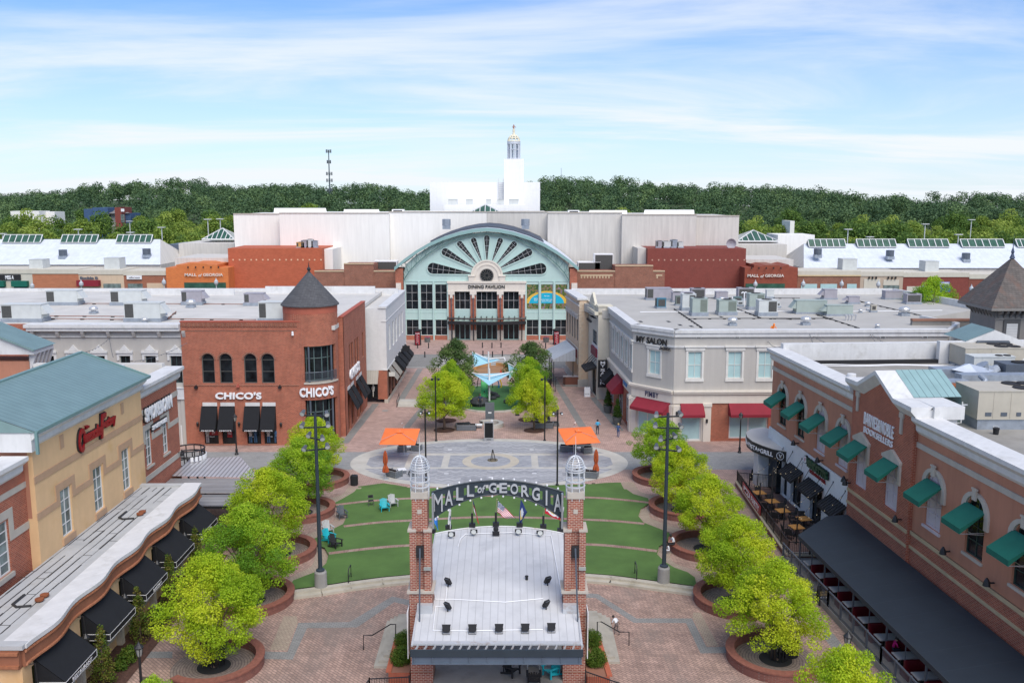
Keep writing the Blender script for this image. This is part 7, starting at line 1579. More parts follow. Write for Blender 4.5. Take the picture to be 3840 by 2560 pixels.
for a,b in((5.9,8.9),(10.2,13.3),(14.65,17.7)):
 o=MB();o.poly([(a,-.16,3.62),(b,-.16,3.62),(b,-1.25,2.85),(a,-1.25,2.85),(a,-1.25,2.65),(b,-1.25,2.65),(a,-.16,3.5),(b,-.16,3.5)],[(3,2,1,0),(4,5,2,3),(6,7,5,4),(0,6,4,3),(1,2,5,7)]);w_=o.build('awning',blackm,r);s_=MB()
 n=8
 for k in range(n+1):u=a+(b-a)*k/n;s_.bar((u,-.16,3.66),(u,-1.27,2.88),.05,.05)
 for u in(a+.4,b-.4):s_.bar((u,-1.1,2.98),(u,-.16,4.75),.035);s_.obox((u,-.18,4.75),.12,.04,.12)
 s_.build('awning_ribs',black,w_)
sign(r,"VENDETTI'S",10.1,14.25,4.62,5.3,letter_green,-.38,.045,ext=.1);sign(r,"VENDETTI'S",10.05,14.3,4.58,5.34,letter_black,-.24,.08,ext=.03,name='sign_backing');sign(r,"PIZZA+PASTA+GRILL",10.4,13.7,4.1,4.4,letter_red,-.22,.02,ext=.03)
mb=MB();mb.ext([(9.6+.36*cos(2*pi*k/20),5.0+.36*sin(2*pi*k/20))for k in range(20)],-.34,-.16);o=mb.build('sign_roundel',letter_black,r);mb=MB();mb.ext([(9.6+.3*cos(2*pi*k/20),5.0+.3*sin(2*pi*k/20))for k in range(20)],-.36,-.34);mb.build('roundel_face',white,o);sign(o,"V",9.44,9.76,4.83,5.17,M("pink_letter",(.5,.05,.1),.5),-.37,.02,ext=.005)
mb=MB();Kc=[];Wl=lambda x,y:tuple((Matrix.Rotation(-ang,4,'Z')@(Vector((x,y,0))-Fb.o))[:2])
pc=[(26.4,88.3),(24.8,88.6),(23.6,87.9),(22.8,86.6),(22.5,85.0),(22.6,83.4),(23.1,82.0),(23.8,80.7),(24.7,79.9)]
poly=[Wl(*p)for p in pc]+[Wl(26.5,80)];poly=[(p[0],min(p[1],1.0))for p in poly]
mb.prism(poly,3.35,4.3);o=mb.build('corner_canopy',letter_black,r);mb=MB();mb.prism([(p[0],p[1])for p in poly],4.303,4.36);mb.build('canopy_top',membrane,o)
pcw=[Vector(p)for p in pc[3:]];cum=[0]
for i in range(1,len(pcw)):cum.append(cum[-1]+(pcw[i]-pcw[i-1]).length)
def bendp(u,yy,z):
 i=0
 while i<len(cum)-2 and cum[i+1]<u:i+=1
 d=(pcw[i+1]-pcw[i]).normalized();p=pcw[i]+d*(u-cum[i]);n=Vector((d.y,-d.x))*(yy);q=Wl(*(p+Vector((d.y,-d.x))*-yy*-1 if False else p+Vector((d.y,-d.x))*(-yy)*-1));
 w2=p+Vector((-abs(d.y)if d.y<0 else-abs(d.y),-abs(d.x))).normalized()*(-yy);q=Wl(*w2);return(q[0],q[1],z)
sign(o,"PIZZA+PASTA+GRILL",.2,6.2,3.6,4.02,letter_white,-.05,.02,ext=.01,bend=bendp);sign(o,"V",6.75,7.05,3.65,3.98,letter_white,-.05,.02,ext=.01,bend=bendp)
mb=MB()
pts=[bendp(6.9+.34*cos(2*pi*k/16),-.06,3.82+.34*sin(2*pi*k/16))for k in range(16)];mb.tube(pts,.03,5,closed=True);mb.build('roundel',letter_white,o)
mb=MB();mb.box(.3,1.6,-1.6,.0,0,3.35);mb.build('entrance_pier',white_paint,r);mb=MB();mb.box(1.62,3.8,-.6,-.16,.1,3.3);mb.build('entrance_glazing',glass,r)
for u in(2.6,7.9,13.0):
 z=5.75;mb=MB();mb.bar((u+4.6,0,z),(u+4.6,-.5,z),.08);mb.lathe([(.05,.3),(.16,.1),(.22,-.15),(.0001,-.16)],u+4.6,-.5,z,10);mb.build('wall_floodlight',black,r)
for u in(18.4,26.3,31.9,36.5,41):mb=MB();z=5.75;y=-.3 if u<27 else-.06;mb.bar((u,y,z),(u,y-.45,z),.08);mb.lathe([(.05,.3),(.16,.1),(.22,-.15),(.0001,-.16)],u,y-.45,z,10);mb.build('wall_floodlight',black,r)
mb=MB();mb.box(.3,E2,1.2,60,11.2,11.6);ro=mb.build('roof',membrane_old,r)
mb=MB();mb.box(-.4,.3,.8,60,11.4,13.4);mb.build('far_parapet',white_trim,ro)
yy0,yy1=19.5,34.0
Y0b=84.7;
mb=MB();pxs=[(HV,480,235),(HV,600,240),(HV,760,235),(HV,1095,105),(HV,1400,225),(HV,1447,225)]
Ffar=Fr(24.6,84.6,0,'x','x','x');pts=[Ffar.hit(p[0](*p[1:]))for p in pxs];bpy.data.objects.remove(Ffar.root)
def toloc(u,dy,z):q=Matrix.Rotation(-ang,4,'Z')@(Vector((24.6+u,84.6+dy,0))-Fb.o);return(q.x,q.y,z)
wallp=[(pts[0][0],11.5)]+[(p[0],p[1])for p in pts]+[(pts[-1][0]+8,pts[-1][1]),(pts[-1][0]+8,11.5)]
n=len(wallp);mb.poly([toloc(u,-.35,z)for u,z in wallp]+[toloc(u,.3,z)for u,z in wallp],[tuple(range(n))]+[(i,n+i,n+(i+1)%n,(i+1)%n)for i in range(n)]);mb.build('gable_parapet',white_trim,ro)
mb=MB();a,b=pts[2],pts[3];mb.poly([toloc(a[0],.3,a[1]+.05),toloc(b[0],.3,b[1]+.05),toloc(b[0],4,b[1]+.05),toloc(a[0],4,a[1]+.05),toloc(a[0],-.4,a[1]+.02),toloc(b[0],-.4,b[1]+.02)],[(0,1,2,3),(4,5,1,0)]);mb.build('gable_roof',teal_roof,ro)
Ffar=Fr(24.6,84.2,0,'x','x','x');q0=[Ffar.hit(HV(*p))for p in((910,240),(1265,240),(1285,445),(930,445))];bpy.data.objects.remove(Ffar.root);mb=MB()
def tl(q):p=toloc(q[0],-.55,max(q[1],11.6));return Vector(p)
for i in range(4):
 if i!=2:mb.bar(tl(q0[i]),tl(q0[(i+1)%4]),.18)
for k in(1,2,3):mb.bar(tl(q0[0]).lerp(tl(q0[1]),k/4),tl(q0[3]).lerp(tl(q0[2]),k/4),.1)
mb.build('steel_brace',steel_grey,ro)
mb=MB();mb.tube([toloc(x,-1.6-.2*sin(x),11.7)for x in range(2,30,1)],.05,5);mb.tube([toloc(x,-2.1+.25*sin(x*.7),11.7)for x in range(2,30,1)],.04,5);mb.build('white_hose',white,ro)
mb=MB();mb.box(1.0,1.35,1.3,58,11.61,11.95);mb.build('dark_kerb',blackm,ro)
RB=11.6
def rbp(x,y):q=G(*HV(x,y),RB);return Vector((q.x,q.y,RB))
def bigunit(name_label,p0,w_,d,h,mt,rz=0,fans=4,curb=.6,dark=False,hood=True):
 t=thing('rooftop_unit',name_label,'rooftop unit',p0,rz,'large units on the bookshop roof');mb=MB();mb.box(.1,w_*.75,.1,d-.1,0,curb);mb.build('curb',galv,t)
 mb=MB();mb.box(0,w_*.62,0,d,curb+.002,curb+h);mb.box(w_*.62,w_,0,d,curb+h-.5,curb+h);mb.poly([(w_*.62,0,curb+h-.5),(w_,0,curb+h-.5),(w_*.84,0,curb+.05),(w_*.62,d,curb+h-.5),(w_,d,curb+h-.5),(w_*.84,d,curb+.05)],[(0,2,1),(3,4,5),(0,3,5,2),(1,2,5,4)])
 for k in(.2,.42):mb.box(w_*k-.015,w_*k+.015,-.02,-.002,curb+.1,curb+h-.05)
 mb.box(-.04,w_+.04,-.04,d+.04,curb+h+.002,curb+h+.07)
 mb.build('housing',mt,t);f=MB()
 for i in range(fans):f.lathe([(.0001,.09),(d*.17,.09),(d*.19,.14),(d*.2,.075)],w_*(.62+.2*(i%2))+.15,d*(.28+.45*(i//2)),curb+h,18)
 if fans:f.build('fan_opening',blackm,t)
 g=MB();g.box(w_*.62+.01,w_*.8,.15,d-.15,curb+.1,curb+h-.55);g.build('coil_grille',coil,t)
 g=MB();g.box(w_*.1,w_*.18,-.03,-.003,curb+.25,curb+.5);g.box(w_*.3,w_*.38,-.03,-.003,curb+.25,curb+.5);g.box(w_*.5,w_*.56,-.03,-.003,curb+.25,curb+.5);g.build('access_panel',steel_grey,t)
 return t
p=rbp(905,1240);bigunit('largest beige package unit with four fans, nearest on the bookshop roof',p,5.2,3.2,1.9,hvac_beige,0,4,.7)
p=rbp(770,560);bigunit('beige package unit at the back of the bookshop roof near the far parapet',p,5.6,3.0,1.6,hvac_beige,0,4,.3)
p=rbp(870,610);bigunit('white cream topped unit in front of the rear beige unit',p,3.6,1.6,1.3,hvac_white,0,2,.2)
t=thing('ductwork','galvanised steel duct with a peaked hood, left part of the bookshop roof','duct',rbp(440,720),0);mb=MB();mb.box(0,4.4,0,1.4,.35,1.25);mb.build('duct_run',galv,t);mb=MB();mb.poly([(1.2,-.2,1.25),(3.2,-.9,.9),(5.0,.2,1.1),(3.0,1.2,1.5),(2.8,.1,1.7)],[(0,1,4),(1,2,4),(2,3,4),(3,0,4)]);mb.build('hood',M("galv_light",(.5,.55,.62),.45,metal=.3),t);mb=MB();[mb.bar((x,.1,0),(x,.1,.4),.08)for x in(.1,2.2,4.2)];mb.build('duct_leg',black,t)
t=thing('ductwork','long galvanised steel duct behind the rusty pipe on the bookshop roof','duct',rbp(800,830),0);mb=MB();mb.box(0,9,1.0,2.2,.2,1.3);mb.box(-3.2,.2,-.3,1.2,.2,1.0);mb.build('duct_run',galv,t)
t=thing('ductwork','low flat galvanised duct in front of the rusty pipe on the bookshop roof','duct',rbp(520,975),0);mb=MB();mb.box(0,2.2,0,1.2,.1,.75);mb.build('duct_run',galv,t)
t=thing('rusty_pipe','rust red horizontal flue pipe lying between the ducts on the bookshop roof','pipe',rbp(600,850),0);mb=MB();mb.tube([(0,0,.75),(2.2,0,.75)],.24,12);mb.build('pipe',rust,t);mb=MB();mb.tube([(2.2,0,.75),(2.7,.1,.8),(2.95,.4,1.1),(2.8,.9,1.4)],.22,10);mb.build('elbow',galv,t)
t=thing('steel_fan_box','dark grey fan box with a curved intake at the right edge of the bookshop roof','rooftop unit',rbp(1230,700),0);mb=MB();mb.box(0,5,0,2,.2,1.5);mb.build('housing',steel_grey,t);mb=MB();mb.lathe([(.0001,1.52),(.6,1.52),(.62,1.58)],1.6,1,0,16);mb.build('fan_opening',blackm,t);mb=MB();mb.tube([(-.1,1,.9),(-.6,1,.7),(-1.3,1,.8),(-1.6,1,1.3)],[.45,.5,.55,.6],10);mb.build('intake',galv,t)
t=thing('pipe_stand','bent white pipe with two arms in front of the largest beige unit','vent pipe',rbp(705,1200));mb=MB();mb.tube([(-.6,0,.5),(-.3,0,.5),(-.3,0,.25),(.15,0,.25),(.15,0,1.7)],.05,5);mb.bar((.15,0,1.5),(.5,0,1.5),.08);mb.build('pipe',white,t)
t=thing('paint_bucket','black bucket on the bookshop roof in front of the largest beige unit','bucket',rbp(1128,1290));mb=MB();mb.lathe([(.16,0),(.2,.4),(.22,.4),(.22,.44),(.0001,.42)],0,0,0,14);mb.lathe([(.0001,.01),(.16,.01)],0,0,0,14);mb.build('pail',blackm,t);mb=MB();mb.tube([(-.21,0,.4),(-.12,.1,.55),(.12,.1,.55),(.21,0,.4)],.012,4);mb.build('handle',steel,t)
dome(HV,1310,530,1.5,'big spun metal exhaust drum behind the beige units on the bookshop roof',root_z=RB);dome(HV,985,650,1.0,'slim exhaust stack between the steel ducts on the bookshop roof',root_z=RB)
q=D(*A4(765,790),71.0);t=thing('exhaust_fan','white exhaust fan on the bookshop roof just behind the brick gable','roof fan',(q.x,q.y,RB),0,'small round exhaust fans on the roofs');mb=MB();mb.box(-.5,.5,-.5,.5,0,.6);mb.build('curb',galv,t);mb=MB();mb.lathe([(.35,.6),(.35,.95),(.48,1.0),(.48,1.15),(.36,1.2),(.34,1.6),(.0001,1.66)],0,0,0,16);mb.build('cowl',white_paint,t)
tcan=thing('booth_canopy','long dark navy lean-to canopy over the outdoor booths beside the brick wall','canopy',Fb.world(18.2,-.32,0),ang);Lc_=26
def cx2(u):return-.0-(4.75+0*u)
mb=MB();N_=13
zo,zi=2.62,3.2
mb.poly([(0,0,zi),(Lc_,0,zi),(Lc_,-4.7,zo),(2.4,-4.7,zo),(0,-1.6,zi-.1)],[(0,4,3,2,1)]);mb.poly([(0,0,zi-.06),(Lc_,0,zi-.06),(Lc_,-4.7,zo-.06),(2.4,-4.7,zo-.06),(0,-1.6,zi-.16)],[(0,1,2,3,4)]);mb.build('fabric_roof',SEAM("canopy_navy",(.020,.029,.040),2.0,0,metal=0,rough=.6,dark=1.5,wdt=.012),tcan)
mb=MB();mb.box(2.4,Lc_,-4.74,-4.7,zo-.3,zo+.02);mb.poly([(2.4,-4.72,zo),(0,-1.6,zi-.1),(0,-1.6,zi-.4),(2.4,-4.72,zo-.3)],[(0,1,2,3)]);mb.build('valance',fabric_navy,tcan)
for k in range(11):u=2.6+k*2.25;mb=MB();mb.bar((u,-4.6,.3),(u,-4.6,zo),.1 if k%2==0 else .05);mb.build('post',steel_grey,tcan)
mb=MB();mb.T=None
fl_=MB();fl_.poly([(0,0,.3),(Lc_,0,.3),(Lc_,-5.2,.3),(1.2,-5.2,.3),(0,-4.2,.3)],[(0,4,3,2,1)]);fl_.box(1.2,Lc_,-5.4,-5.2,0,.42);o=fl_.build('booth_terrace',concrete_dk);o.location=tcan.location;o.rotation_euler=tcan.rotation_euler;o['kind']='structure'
def rowloc(u,y,z=0):return Fb.world(18.2+u,-.32+y,z)
rdv=M("red_vinyl",(.13,.006,.012),.45);tbw=M("table_white",(.52,.50,.47),.5,var=.1)
bt=thing('booth_table','','table',rowloc(3.8,-3.9,.3),ang,'pale tables under the navy canopy');mb=MB();mb.box(-.42,.42,-.75,.75,.70,.76);mb.build('table_top',tbw,bt);mb=MB();mb.box(-.06,.06,-.4,.4,0,.70);mb.build('pedestal',black,bt)
bb=thing('booth_bench','','bench',rowloc(4.9,-3.9,.3),ang,'dark red booth benches under the navy canopy');mb=MB();mb.box(-.45,.45,-.75,.75,0,.45);mb.build('seat',rdv,bb);mb=MB();mb.box(-.08,.08,-.75,.75,.452,1.05);mb.build('backrest',rdv,bb)
ord_=['first','second','third','fourth','fifth','sixth','seventh','eighth','ninth','tenth']
for k in range(9):
 t=bt if k==0 else dup(bt,rowloc(3.8+2.25*k,-3.9,.3));t['label']='pale booth table under the navy canopy, %s counted from the patio end'%ord_[k]
 t=bb if k==0 else dup(bb,rowloc(4.9+2.25*k,-3.9,.3));t['label']='dark red booth bench under the navy canopy, %s counted from the patio end'%ord_[k]
ci=[rowloc(1.2,-5.3,.42),rowloc(9.5,-5.3,.42),rowloc(17,-5.3,.42),rowloc(25.5,-5.3,.42)]
fence('booth_railing',ci,1.05,'grey steel railing on a concrete kerb along the navy canopy',steel_grey,.13,post=1.8,top=.09)
pat=[(25.6,82.2),(21.5,83.6),(21.1,72),(20.9,65.2),(24.2,64.3)]
sheet("patio_floor",[(24.9,82.2),(21.3,83.4),(20.95,72),(20.8,65.4),(26,65.4)],.022,BRICK("patio_brick",(.2,.12,.1),(.15,.09,.075),(.1,.07,.06),.3,.14,.018,0,True,.2))
t=thing('patio_wall','low brick wall with a pale stone cap under the black patio railing','wall',(21.3,83.4,0));mb=MB();mc=MB()
for a,b in(((0,0),(-.35,-11.4)),((-.35,-11.4),(-.5,-18)),((-.5,-18),(2.6,-18.2))):mb.bar((*a,.2),(*b,.2),.3,.4);mc.bar((*a,.45),(*b,.45),.42,.1)
mb.build('wall',brick_planter,t);mc.build('coping',M("cap_tan",(.5,.42,.3),.85),t)
fence('patio_railing',[(24.9,82.3,.0),(21.3,83.4,.0)],1.3,'black patio railing with a ring pattern facing the cross street');fence('patio_railing',[(21.3,83.4,.45),(20.95,72,.45),(20.8,65.4,.45),(23.9,65.2,.45)],1.0,'long black patio railing on the low brick wall beside the lime trees')
def patchair(name='patio_chair'):
 t=thing(name,'','chair',(0,0,0),0,'black patio chairs round the wooden tables');mb=MB();mb.box(-.27,.27,-.25,.27,.40,.46);mb.build('seat',blackm,t);mb=MB();mb.poly([(-.27,.24,.46),(.27,.24,.46),(.27,.36,.95),(-.27,.36,.95),(-.27,.28,.46),(.27,.28,.46),(.27,.40,.95),(-.27,.40,.95)],[(0,1,2,3),(5,4,7,6),(3,2,6,7),(0,3,7,4),(1,5,6,2)]);mb.build('backrest',blackm,t)
 for x in(-.24,.24):
  mb=MB();mb.box(x-.03,x+.03,-.25,.3,.64,.68);mb.build('armrest',black if x<0 else black,t)
  for y in(-.22,.25):mb=MB();mb.bar((x,y,0),(x,y,.64 if y<0 else .42),.04);mb.build('leg',black,t)
 return t
pc0=patchair();pt0=thing('patio_table','','table',(0,0,0),0,'square wooden patio tables');mb=MB();mb.box(-.5,.5,-.5,.5,.72,.77);mb.build('table_top',wood,pt0);mb=MB();mb.box(-.05,.05,-.05,.05,.03,.72);mb.box(-.3,.3,-.3,.3,0,.03);mb.build('pedestal',black,pt0)
tabs=[(VT,380,1018),(VT,553,1132),(VT,693,1258),(VT,978,1366),(VT,880,1476),(B4,30,270)];nm=['nearest the cross street','second from the street','third from the street','closest to the white wall','nearest the navy canopy']
kf=True;kc=0;first=True
for i,(f,x,y)in enumerate(tabs[:5]):
 q=G(*f(x,y),.77);q.z=.025;t=pt0 if i==0 else dup(pt0);t.location=q;t.rotation_euler=(0,0,ang+pi/2+.12);t['label']='square wooden patio table, '+nm[i]
 for j,(dx,dy,rz,wd)in enumerate(((-.85,0,pi/2,'left side'),(.85,0,-pi/2,'right side'),(-.75,-.75,2.5,'near left corner'),(.2,.9,.0,'far side'))):
  if i==4 and j==3:continue
  c_=pc0 if first else dup(pc0);first=False;c_.location=q+Vector((dx,dy,0));c_.rotation_euler=(0,0,rz);c_['label']='black patio chair, %s of the wooden table %s'%(wd,nm[i])
pp=[(VT,245,1020,758),(VT,540,1370,715),(VT,705,1530,1195),(VT,385,1180,890),(VT,880,1640,1345)];tops=[]
PG='slim black posts carrying string lights over the patio';zoff=.45
for i,(f,x,yb,yt)in enumerate(pp):
 q=G(*f(x,yb),.45);q.z=0;t=thing('light_post','slim black string light post on the patio railing, '+('farthest left by the cross street','tall one halfway along the railing','third from the street','short one just behind the red banner','nearest the navy canopy')[i],'post',q,0,PG);top=D(*f(x,yt),q.y).z;mb=MB();mb.bar((0,0,0),(0,0,top),.09);mb.build('post',black,t);tops.append(Vector((q.x,q.y,top-.1)))
bulb=M("warm_bulb",(.9,.8,.6),.4);bn=bulb.node_tree.nodes['Principled BSDF'];bn.inputs['Emission Color'].default_value=(1,.75,.4,1);bn.inputs['Emission Strength'].default_value=.4
t=thing('string_lights','warm bulbs strung in zigzags over the patio from the black posts to the wall','string lights',(0,0,0));mb=MB();mw=MB()
wp=[Fb.world(u,-.2,4.6)for u in(4.2,8.9,13.6,17.3)]
for a,b in((tops[0],wp[0]),(tops[3],wp[0]),(tops[1],wp[1]),(tops[1],wp[0]),(tops[2],wp[1]),(tops[2],wp[2]),(tops[4],wp[2]),(tops[4],wp[3]),(tops[0],tops[3])):
 pts_=[]
 for k in range(13):s=k/12;p=a.lerp(b,s);p.z-=.55*4*s*(1-s);pts_.append(p)
 mw.tube(pts_,.012,4)
 for p in pts_[1:-1:2]:mb.lathe([(.0001,.035),(.026,0),(.0001,-.035)],p.x,p.y,p.z-.04,6)
mw.build('cable',black,t);mb.build('bulbs',bulb,t)
t=thing('patio_banner','crimson vinyl banner with white lettering tied to the patio railing','banner',(20.98,77.0,.35),-pi/2-.03);mb=MB();mb.box(-3.4,3.4,-.03,0,.1,1.0);mb.build('vinyl',letter_red,t);sign(t,"PIZZA PARTY",-2.9,2.9,.3,.85,letter_white,-.035,.02,ext=.004,name='banner_lettering')
# stage with gateway towers
OX,OY=-.785,47.5
t=thing('stage_gateway','brick gateway stage with a pale metal roof, two towers and an arched black name sign','building',(OX,OY,0));r=t
lx=lambda p:p.x-OX
def tower(s):
 c=s*4.24;mb=MB();mb2=MB();st=MB()
 mb.box(c-.62,c+.62,0,1.35,0,5.5)
 for k in range(6):z=4.9-.82*k;mb2.box(c-.632,c+.632,-.012,1.36,z,z+.07);mb2.cut()
 st.box(c-.74,c+.74,-.12,1.47,5.5,5.62);st.cut()
 mb.box(c-.57,c-.22,.05,1.2,5.62,9.0);mb.box(c+.22,c+.57,.05,1.2,5.62,9.0);mb.box(c-.22,c+.22,.28,1.2,5.62,9.0)
 for q in(-1,1):a,b=sorted((c+q*.2,c+q*.66));st.box(a,b,-.02,1.28,9.0,9.13);st.cut()
 mb.box(c-.42,c+.42,.12,1.1,9.0,10.85)
 st.box(c-.46,c+.46,.06,1.16,10.85,11.2);st.cut();st.box(c-.12,c+.12,.09,.12,10.0,10.25)
 mb.build('tower',brick_gate,r);mb2.buildeach('dark_course',brick_brown,r);st.buildeach('stone_cap',limestone,r)
 cg=MB();R0=.52;cy=.62
 for k in range(8):a=2*pi*k/8+pi/8;cg.bar((c+R0*cos(a),cy+R0*sin(a),10.7),(c+R0*cos(a),cy+R0*sin(a),12.35),.05)
 for z in(11.45,11.75,12.3,12.42):cg.lathe([(R0-.03,-.03),(R0+.03,-.03),(R0+.03,.03),(R0-.03,.03),(R0-.03,-.03)],c,cy,z,24)
 for k in range(8):
  a=2*pi*k/8+pi/8;cg.tube([(c+R0*cos(a)*cos(e),cy+R0*sin(a)*cos(e),12.4+.72*sin(e))for e in[pi/2*j/7 for j in range(8)]],.028,5)
 for e in(.25,.45,.65,.85,1.05,1.25):cg.tube([(c+R0*cos(2*pi*k/20)*cos(e),cy+R0*sin(2*pi*k/20)*cos(e),12.4+.72*sin(e))for k in range(20)],.018,4,closed=True)
 cg.tube([(c,cy,13.08),(c,cy,14.2)],[.035,.008],5);cg.build('lantern_cage',M("cage_white",(.66,.68,.70),.4,metal=.2),r)
 g=MB();g.box(c+s*-.72-.05,c+s*-.72+.05,.1,.4,9.15,11.1);g.build('arch_bracket',steel,r)
 sp=MB();sp.box(c-.2,c+.2,-.05,.28,7.55,8.15);sp.build('speaker',blackm,r)
 e_=G(*GB(205 if s<0 else 1868,730),4.15);rd=MB();rd.tube([(c,-.02,8.1),(lx(e_),e_.y-OY,4.18)],.05,6);rd.box(lx(e_)-.08,lx(e_)+.08,e_.y-OY-.12,e_.y-OY+.12,4.05,4.25);rd.build('tie_rod',steel_grey,r)
 lb=MB();lb.box(c+.22-.02,c+.58,-.12,.05,6.85,7.0);lb.build('ledge_light',M("ledge_grey",(.32,.34,.32),.5),r)
 wp_=MB();wp_.box(c+s*.7-.02,c+s*.7+.02,-.5,.5,1.9,4.6);wp_.build('side_banner',white,r)
for s in(-1,1):tower(s)
def zr(y,x=0,hw=4.2):return 3.9+(y+3.0)*.205 if y<0 else 4.515+y*.165+.34*min(1,y/6)*(1-(x/hw)**2)
rows=[(-2.75,4.42),(-1.2,4.42),(0,4.42),(.0,3.6),(1.36,3.6),(1.36,4.1),(3.5,4.1),(6,4.1),(8.0,4.08)]
mb=MB();nx_=18
for(ya,ha),(yb,hb_)in zip(rows,rows[1:]):
 if ya==yb:continue
 for i in range(nx_):
  q=[]
  for y,h_,k in((ya,ha,i),(ya,ha,i+1),(yb,hb_,i+1),(yb,hb_,i)):
   x=-h_+2*h_*k/nx_;yy=y+(.42*(1-(x/h_)**2)if y==8.0 else 0);q.append((x,yy,zr(y,x)))
  mb.face(q);mb.face([(a,b,c-.12)for a,b,c in q][::-1])
 for s in(-1,1):mb.face([(s*ha,ya,zr(ya,ha)),(s*hb_,yb,zr(yb,hb_)),(s*hb_,yb,zr(yb,hb_)-.12),(s*ha,ya,zr(ya,ha)-.12)])
ro=mb.build('roof',stage_roof,r)
mb=MB();edge_=[(x,8.0+.42*(1-(x/4.08)**2),zr(8.0,x)+.03)for x in[-4.08+8.16*k/20 for k in range(21)]];mb.tube(edge_,.05,5)
for s in(-1,1):mb.bar((s*4.1,1.4,zr(1.4,4.1)+.03),(s*4.08,8,zr(8,4.08)+.03),.08);mb.bar((s*4.42,-3.0,3.95),(s*4.42,0,zr(0)+.02),.1);mb.box(s*4.0-.42,s*4.0+.42,-.35,-.01,zr(-.2)-.05,zr(0)+.42)
mb.box(-4.42,4.42,-2.9,-2.62,3.93,4.03);mb.build('roof_edge',stage_roof_edge,ro)
mb=MB();mb.box(-4.42,4.42,-3.3,-2.9,3.62,3.7)
for k in range(20):x=-4.3+8.6*k/19;mb.poly([(x,-3.3,3.7),(x,-2.9,3.7),(x,-2.9,3.95)],[(0,1,2)]);mb.bar((x,-3.3,3.72),(x+.2,-2.9,3.93),.02,.16)
mb.build('gutter',stage_roof_edge,ro)
mb=MB();mb.box(-4.47,4.47,-3.38,-3.3,3.52,3.92);mb.build('fascia',navy_steel,r)
mb=MB();mb.box(-4.4,4.4,-3.3,-3.22,3.16,3.5);mb.box(-4.4,4.4,-3.4,-3.1,3.12,3.17);[mb.box(-4.3+.95*k,-4.26+.95*k,-3.36,-3.3,3.18,3.5)for k in range(10)];mb.build('edge_beam',M("beam_grey",(.10,.13,.17),.5),r)
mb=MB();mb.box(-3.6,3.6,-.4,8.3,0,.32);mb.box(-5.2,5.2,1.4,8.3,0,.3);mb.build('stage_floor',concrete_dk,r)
mb=MB();[(mb.box(x-.2,x+.2,7.2,7.6,.3,5.3),mb.cut())for x in(-3.8,3.8)];mb.buildeach('rear_column',brick_gate,r)
def zt_a(u):return 11.72-.66*(u/3.6)**2
def zb_a(u):return 10.93-1.42*(u/3.6)**2
ya_=.62;sgn_m=navy_steel;xsl=[(GA(x,0)[0])for x in(465,600,732,865,1000,1135,1265,1400,1532,1665,1795,1932)]
us=[D(x,1100,48.2).x-OX for x in xsl];mid_=[(a+b)/2 for a,b in zip(us,us[1:])];sw2=.075
mb=MB();cuts=sorted([-3.62,3.62]+[m+q*sw2 for m in mid_+[us[0]-.37,us[-1]+.37]for q in(-1,1)])
def slab(u0,u1,f0,f1):
 K=max(1,int((u1-u0)/.15))
 for k in range(K):
  a,b=u0+(u1-u0)*k/K,u0+(u1-u0)*(k+1)/K;mb.ext([(a,f0(a)),(b,f0(b)),(b,f1(b)),(a,f1(a))],ya_,ya_+.14)
g0=lambda u:zb_a(u)+.27*(zt_a(u)-zb_a(u));g1=lambda u:zt_a(u)-.27*(zt_a(u)-zb_a(u))
slab(-3.62,3.62,zb_a,g0);slab(-3.62,3.62,g1,zt_a)
for a,b in zip(cuts,cuts[1:]):
 c=(a+b)/2
 if any(abs(c-m)<sw2*.9 for m in mid_+[us[0]-.37,us[-1]+.37]):continue
 slab(a,b,g0,g1)
mb.tube([(u,ya_,zt_a(u))for u in[-3.62+7.24*k/24 for k in range(25)]],.05,5);mb.tube([(u,ya_,zb_a(u))for u in[-3.62+7.24*k/24 for k in range(25)]],.04,5)
arch=mb.build('name_arch',sgn_m,r)
lgm=M("letter_grey",(.50,.52,.54),.4,metal=.2,var=.05)
for ch,u in zip(("M","A","L","L","of","G","E","O","R","G","I","A"),us):
 h=zt_a(u)-zb_a(u);c=(zt_a(u)+zb_a(u))/2;k=.34 if ch!='of' else .26;w_={'M':.25,'I':.045,'of':.22,'L':.19}.get(ch,.21)
 tl_=-(.66+1.42)/2*2*u/3.6**2
 sign(arch,ch,u-w_,u+w_,c-h*k,c+h*k,lgm,ya_-.06,.0 if ch=='M' else .015,.25 if ch=='of' else 0,.06,slope=0)
bl=MB()
for k in range(12):
 u=-3.3+6.6*k/11
 for z in(zt_a(u)+.1,zb_a(u)-.1):bl.lathe([(.0001,.07),(.055,.03),(.055,-.03),(.0001,-.07)],u,ya_,z,8)
bl.build('bulbs',white,arch)
def lamp_round(p,rz,label,i):
 t=thing('roof_spotlight',label,'spotlight',p,rz,'round spotlights beside the flagpoles on the stage roof');mb=MB();mb.box(-.22,.22,.05,.2,.0,.24);mb.bar((0,.1,.1),(0,-.1,.2),.05);mb.build('bracket',blackm,t)
 mb=MB();mb.lathe([(.0001,.16),(.12,.1),(.17,-.05),(.17,-.08)],0,0,0,16);mb.v=[(q[0],q[2]-.2,q[1]+.25)for q in mb.v];mb.build('housing',blackm,t)
 mb=MB();mb.lathe([(.0001,-.07),(.155,-.085)],0,0,0,16);mb.v=[(q[0],q[2]-.2,q[1]+.25)for q in mb.v];mb.build('lens',M("lens",(.65,.66,.62),.15),t)
for i,(x,y)in enumerate(((630,1110),(905,1105),(1175,1115),(1450,1105),(1715,1105))):p=G(*GA(x,y),5.75);p.z=zr(p.y-OY,p.x-OX)+.01;lamp_round(p,0 if i!=2 else pi,'round floodlight on the stage roof below the flags, %s from the left'%['first','second','third','fourth','fifth'][i],i)
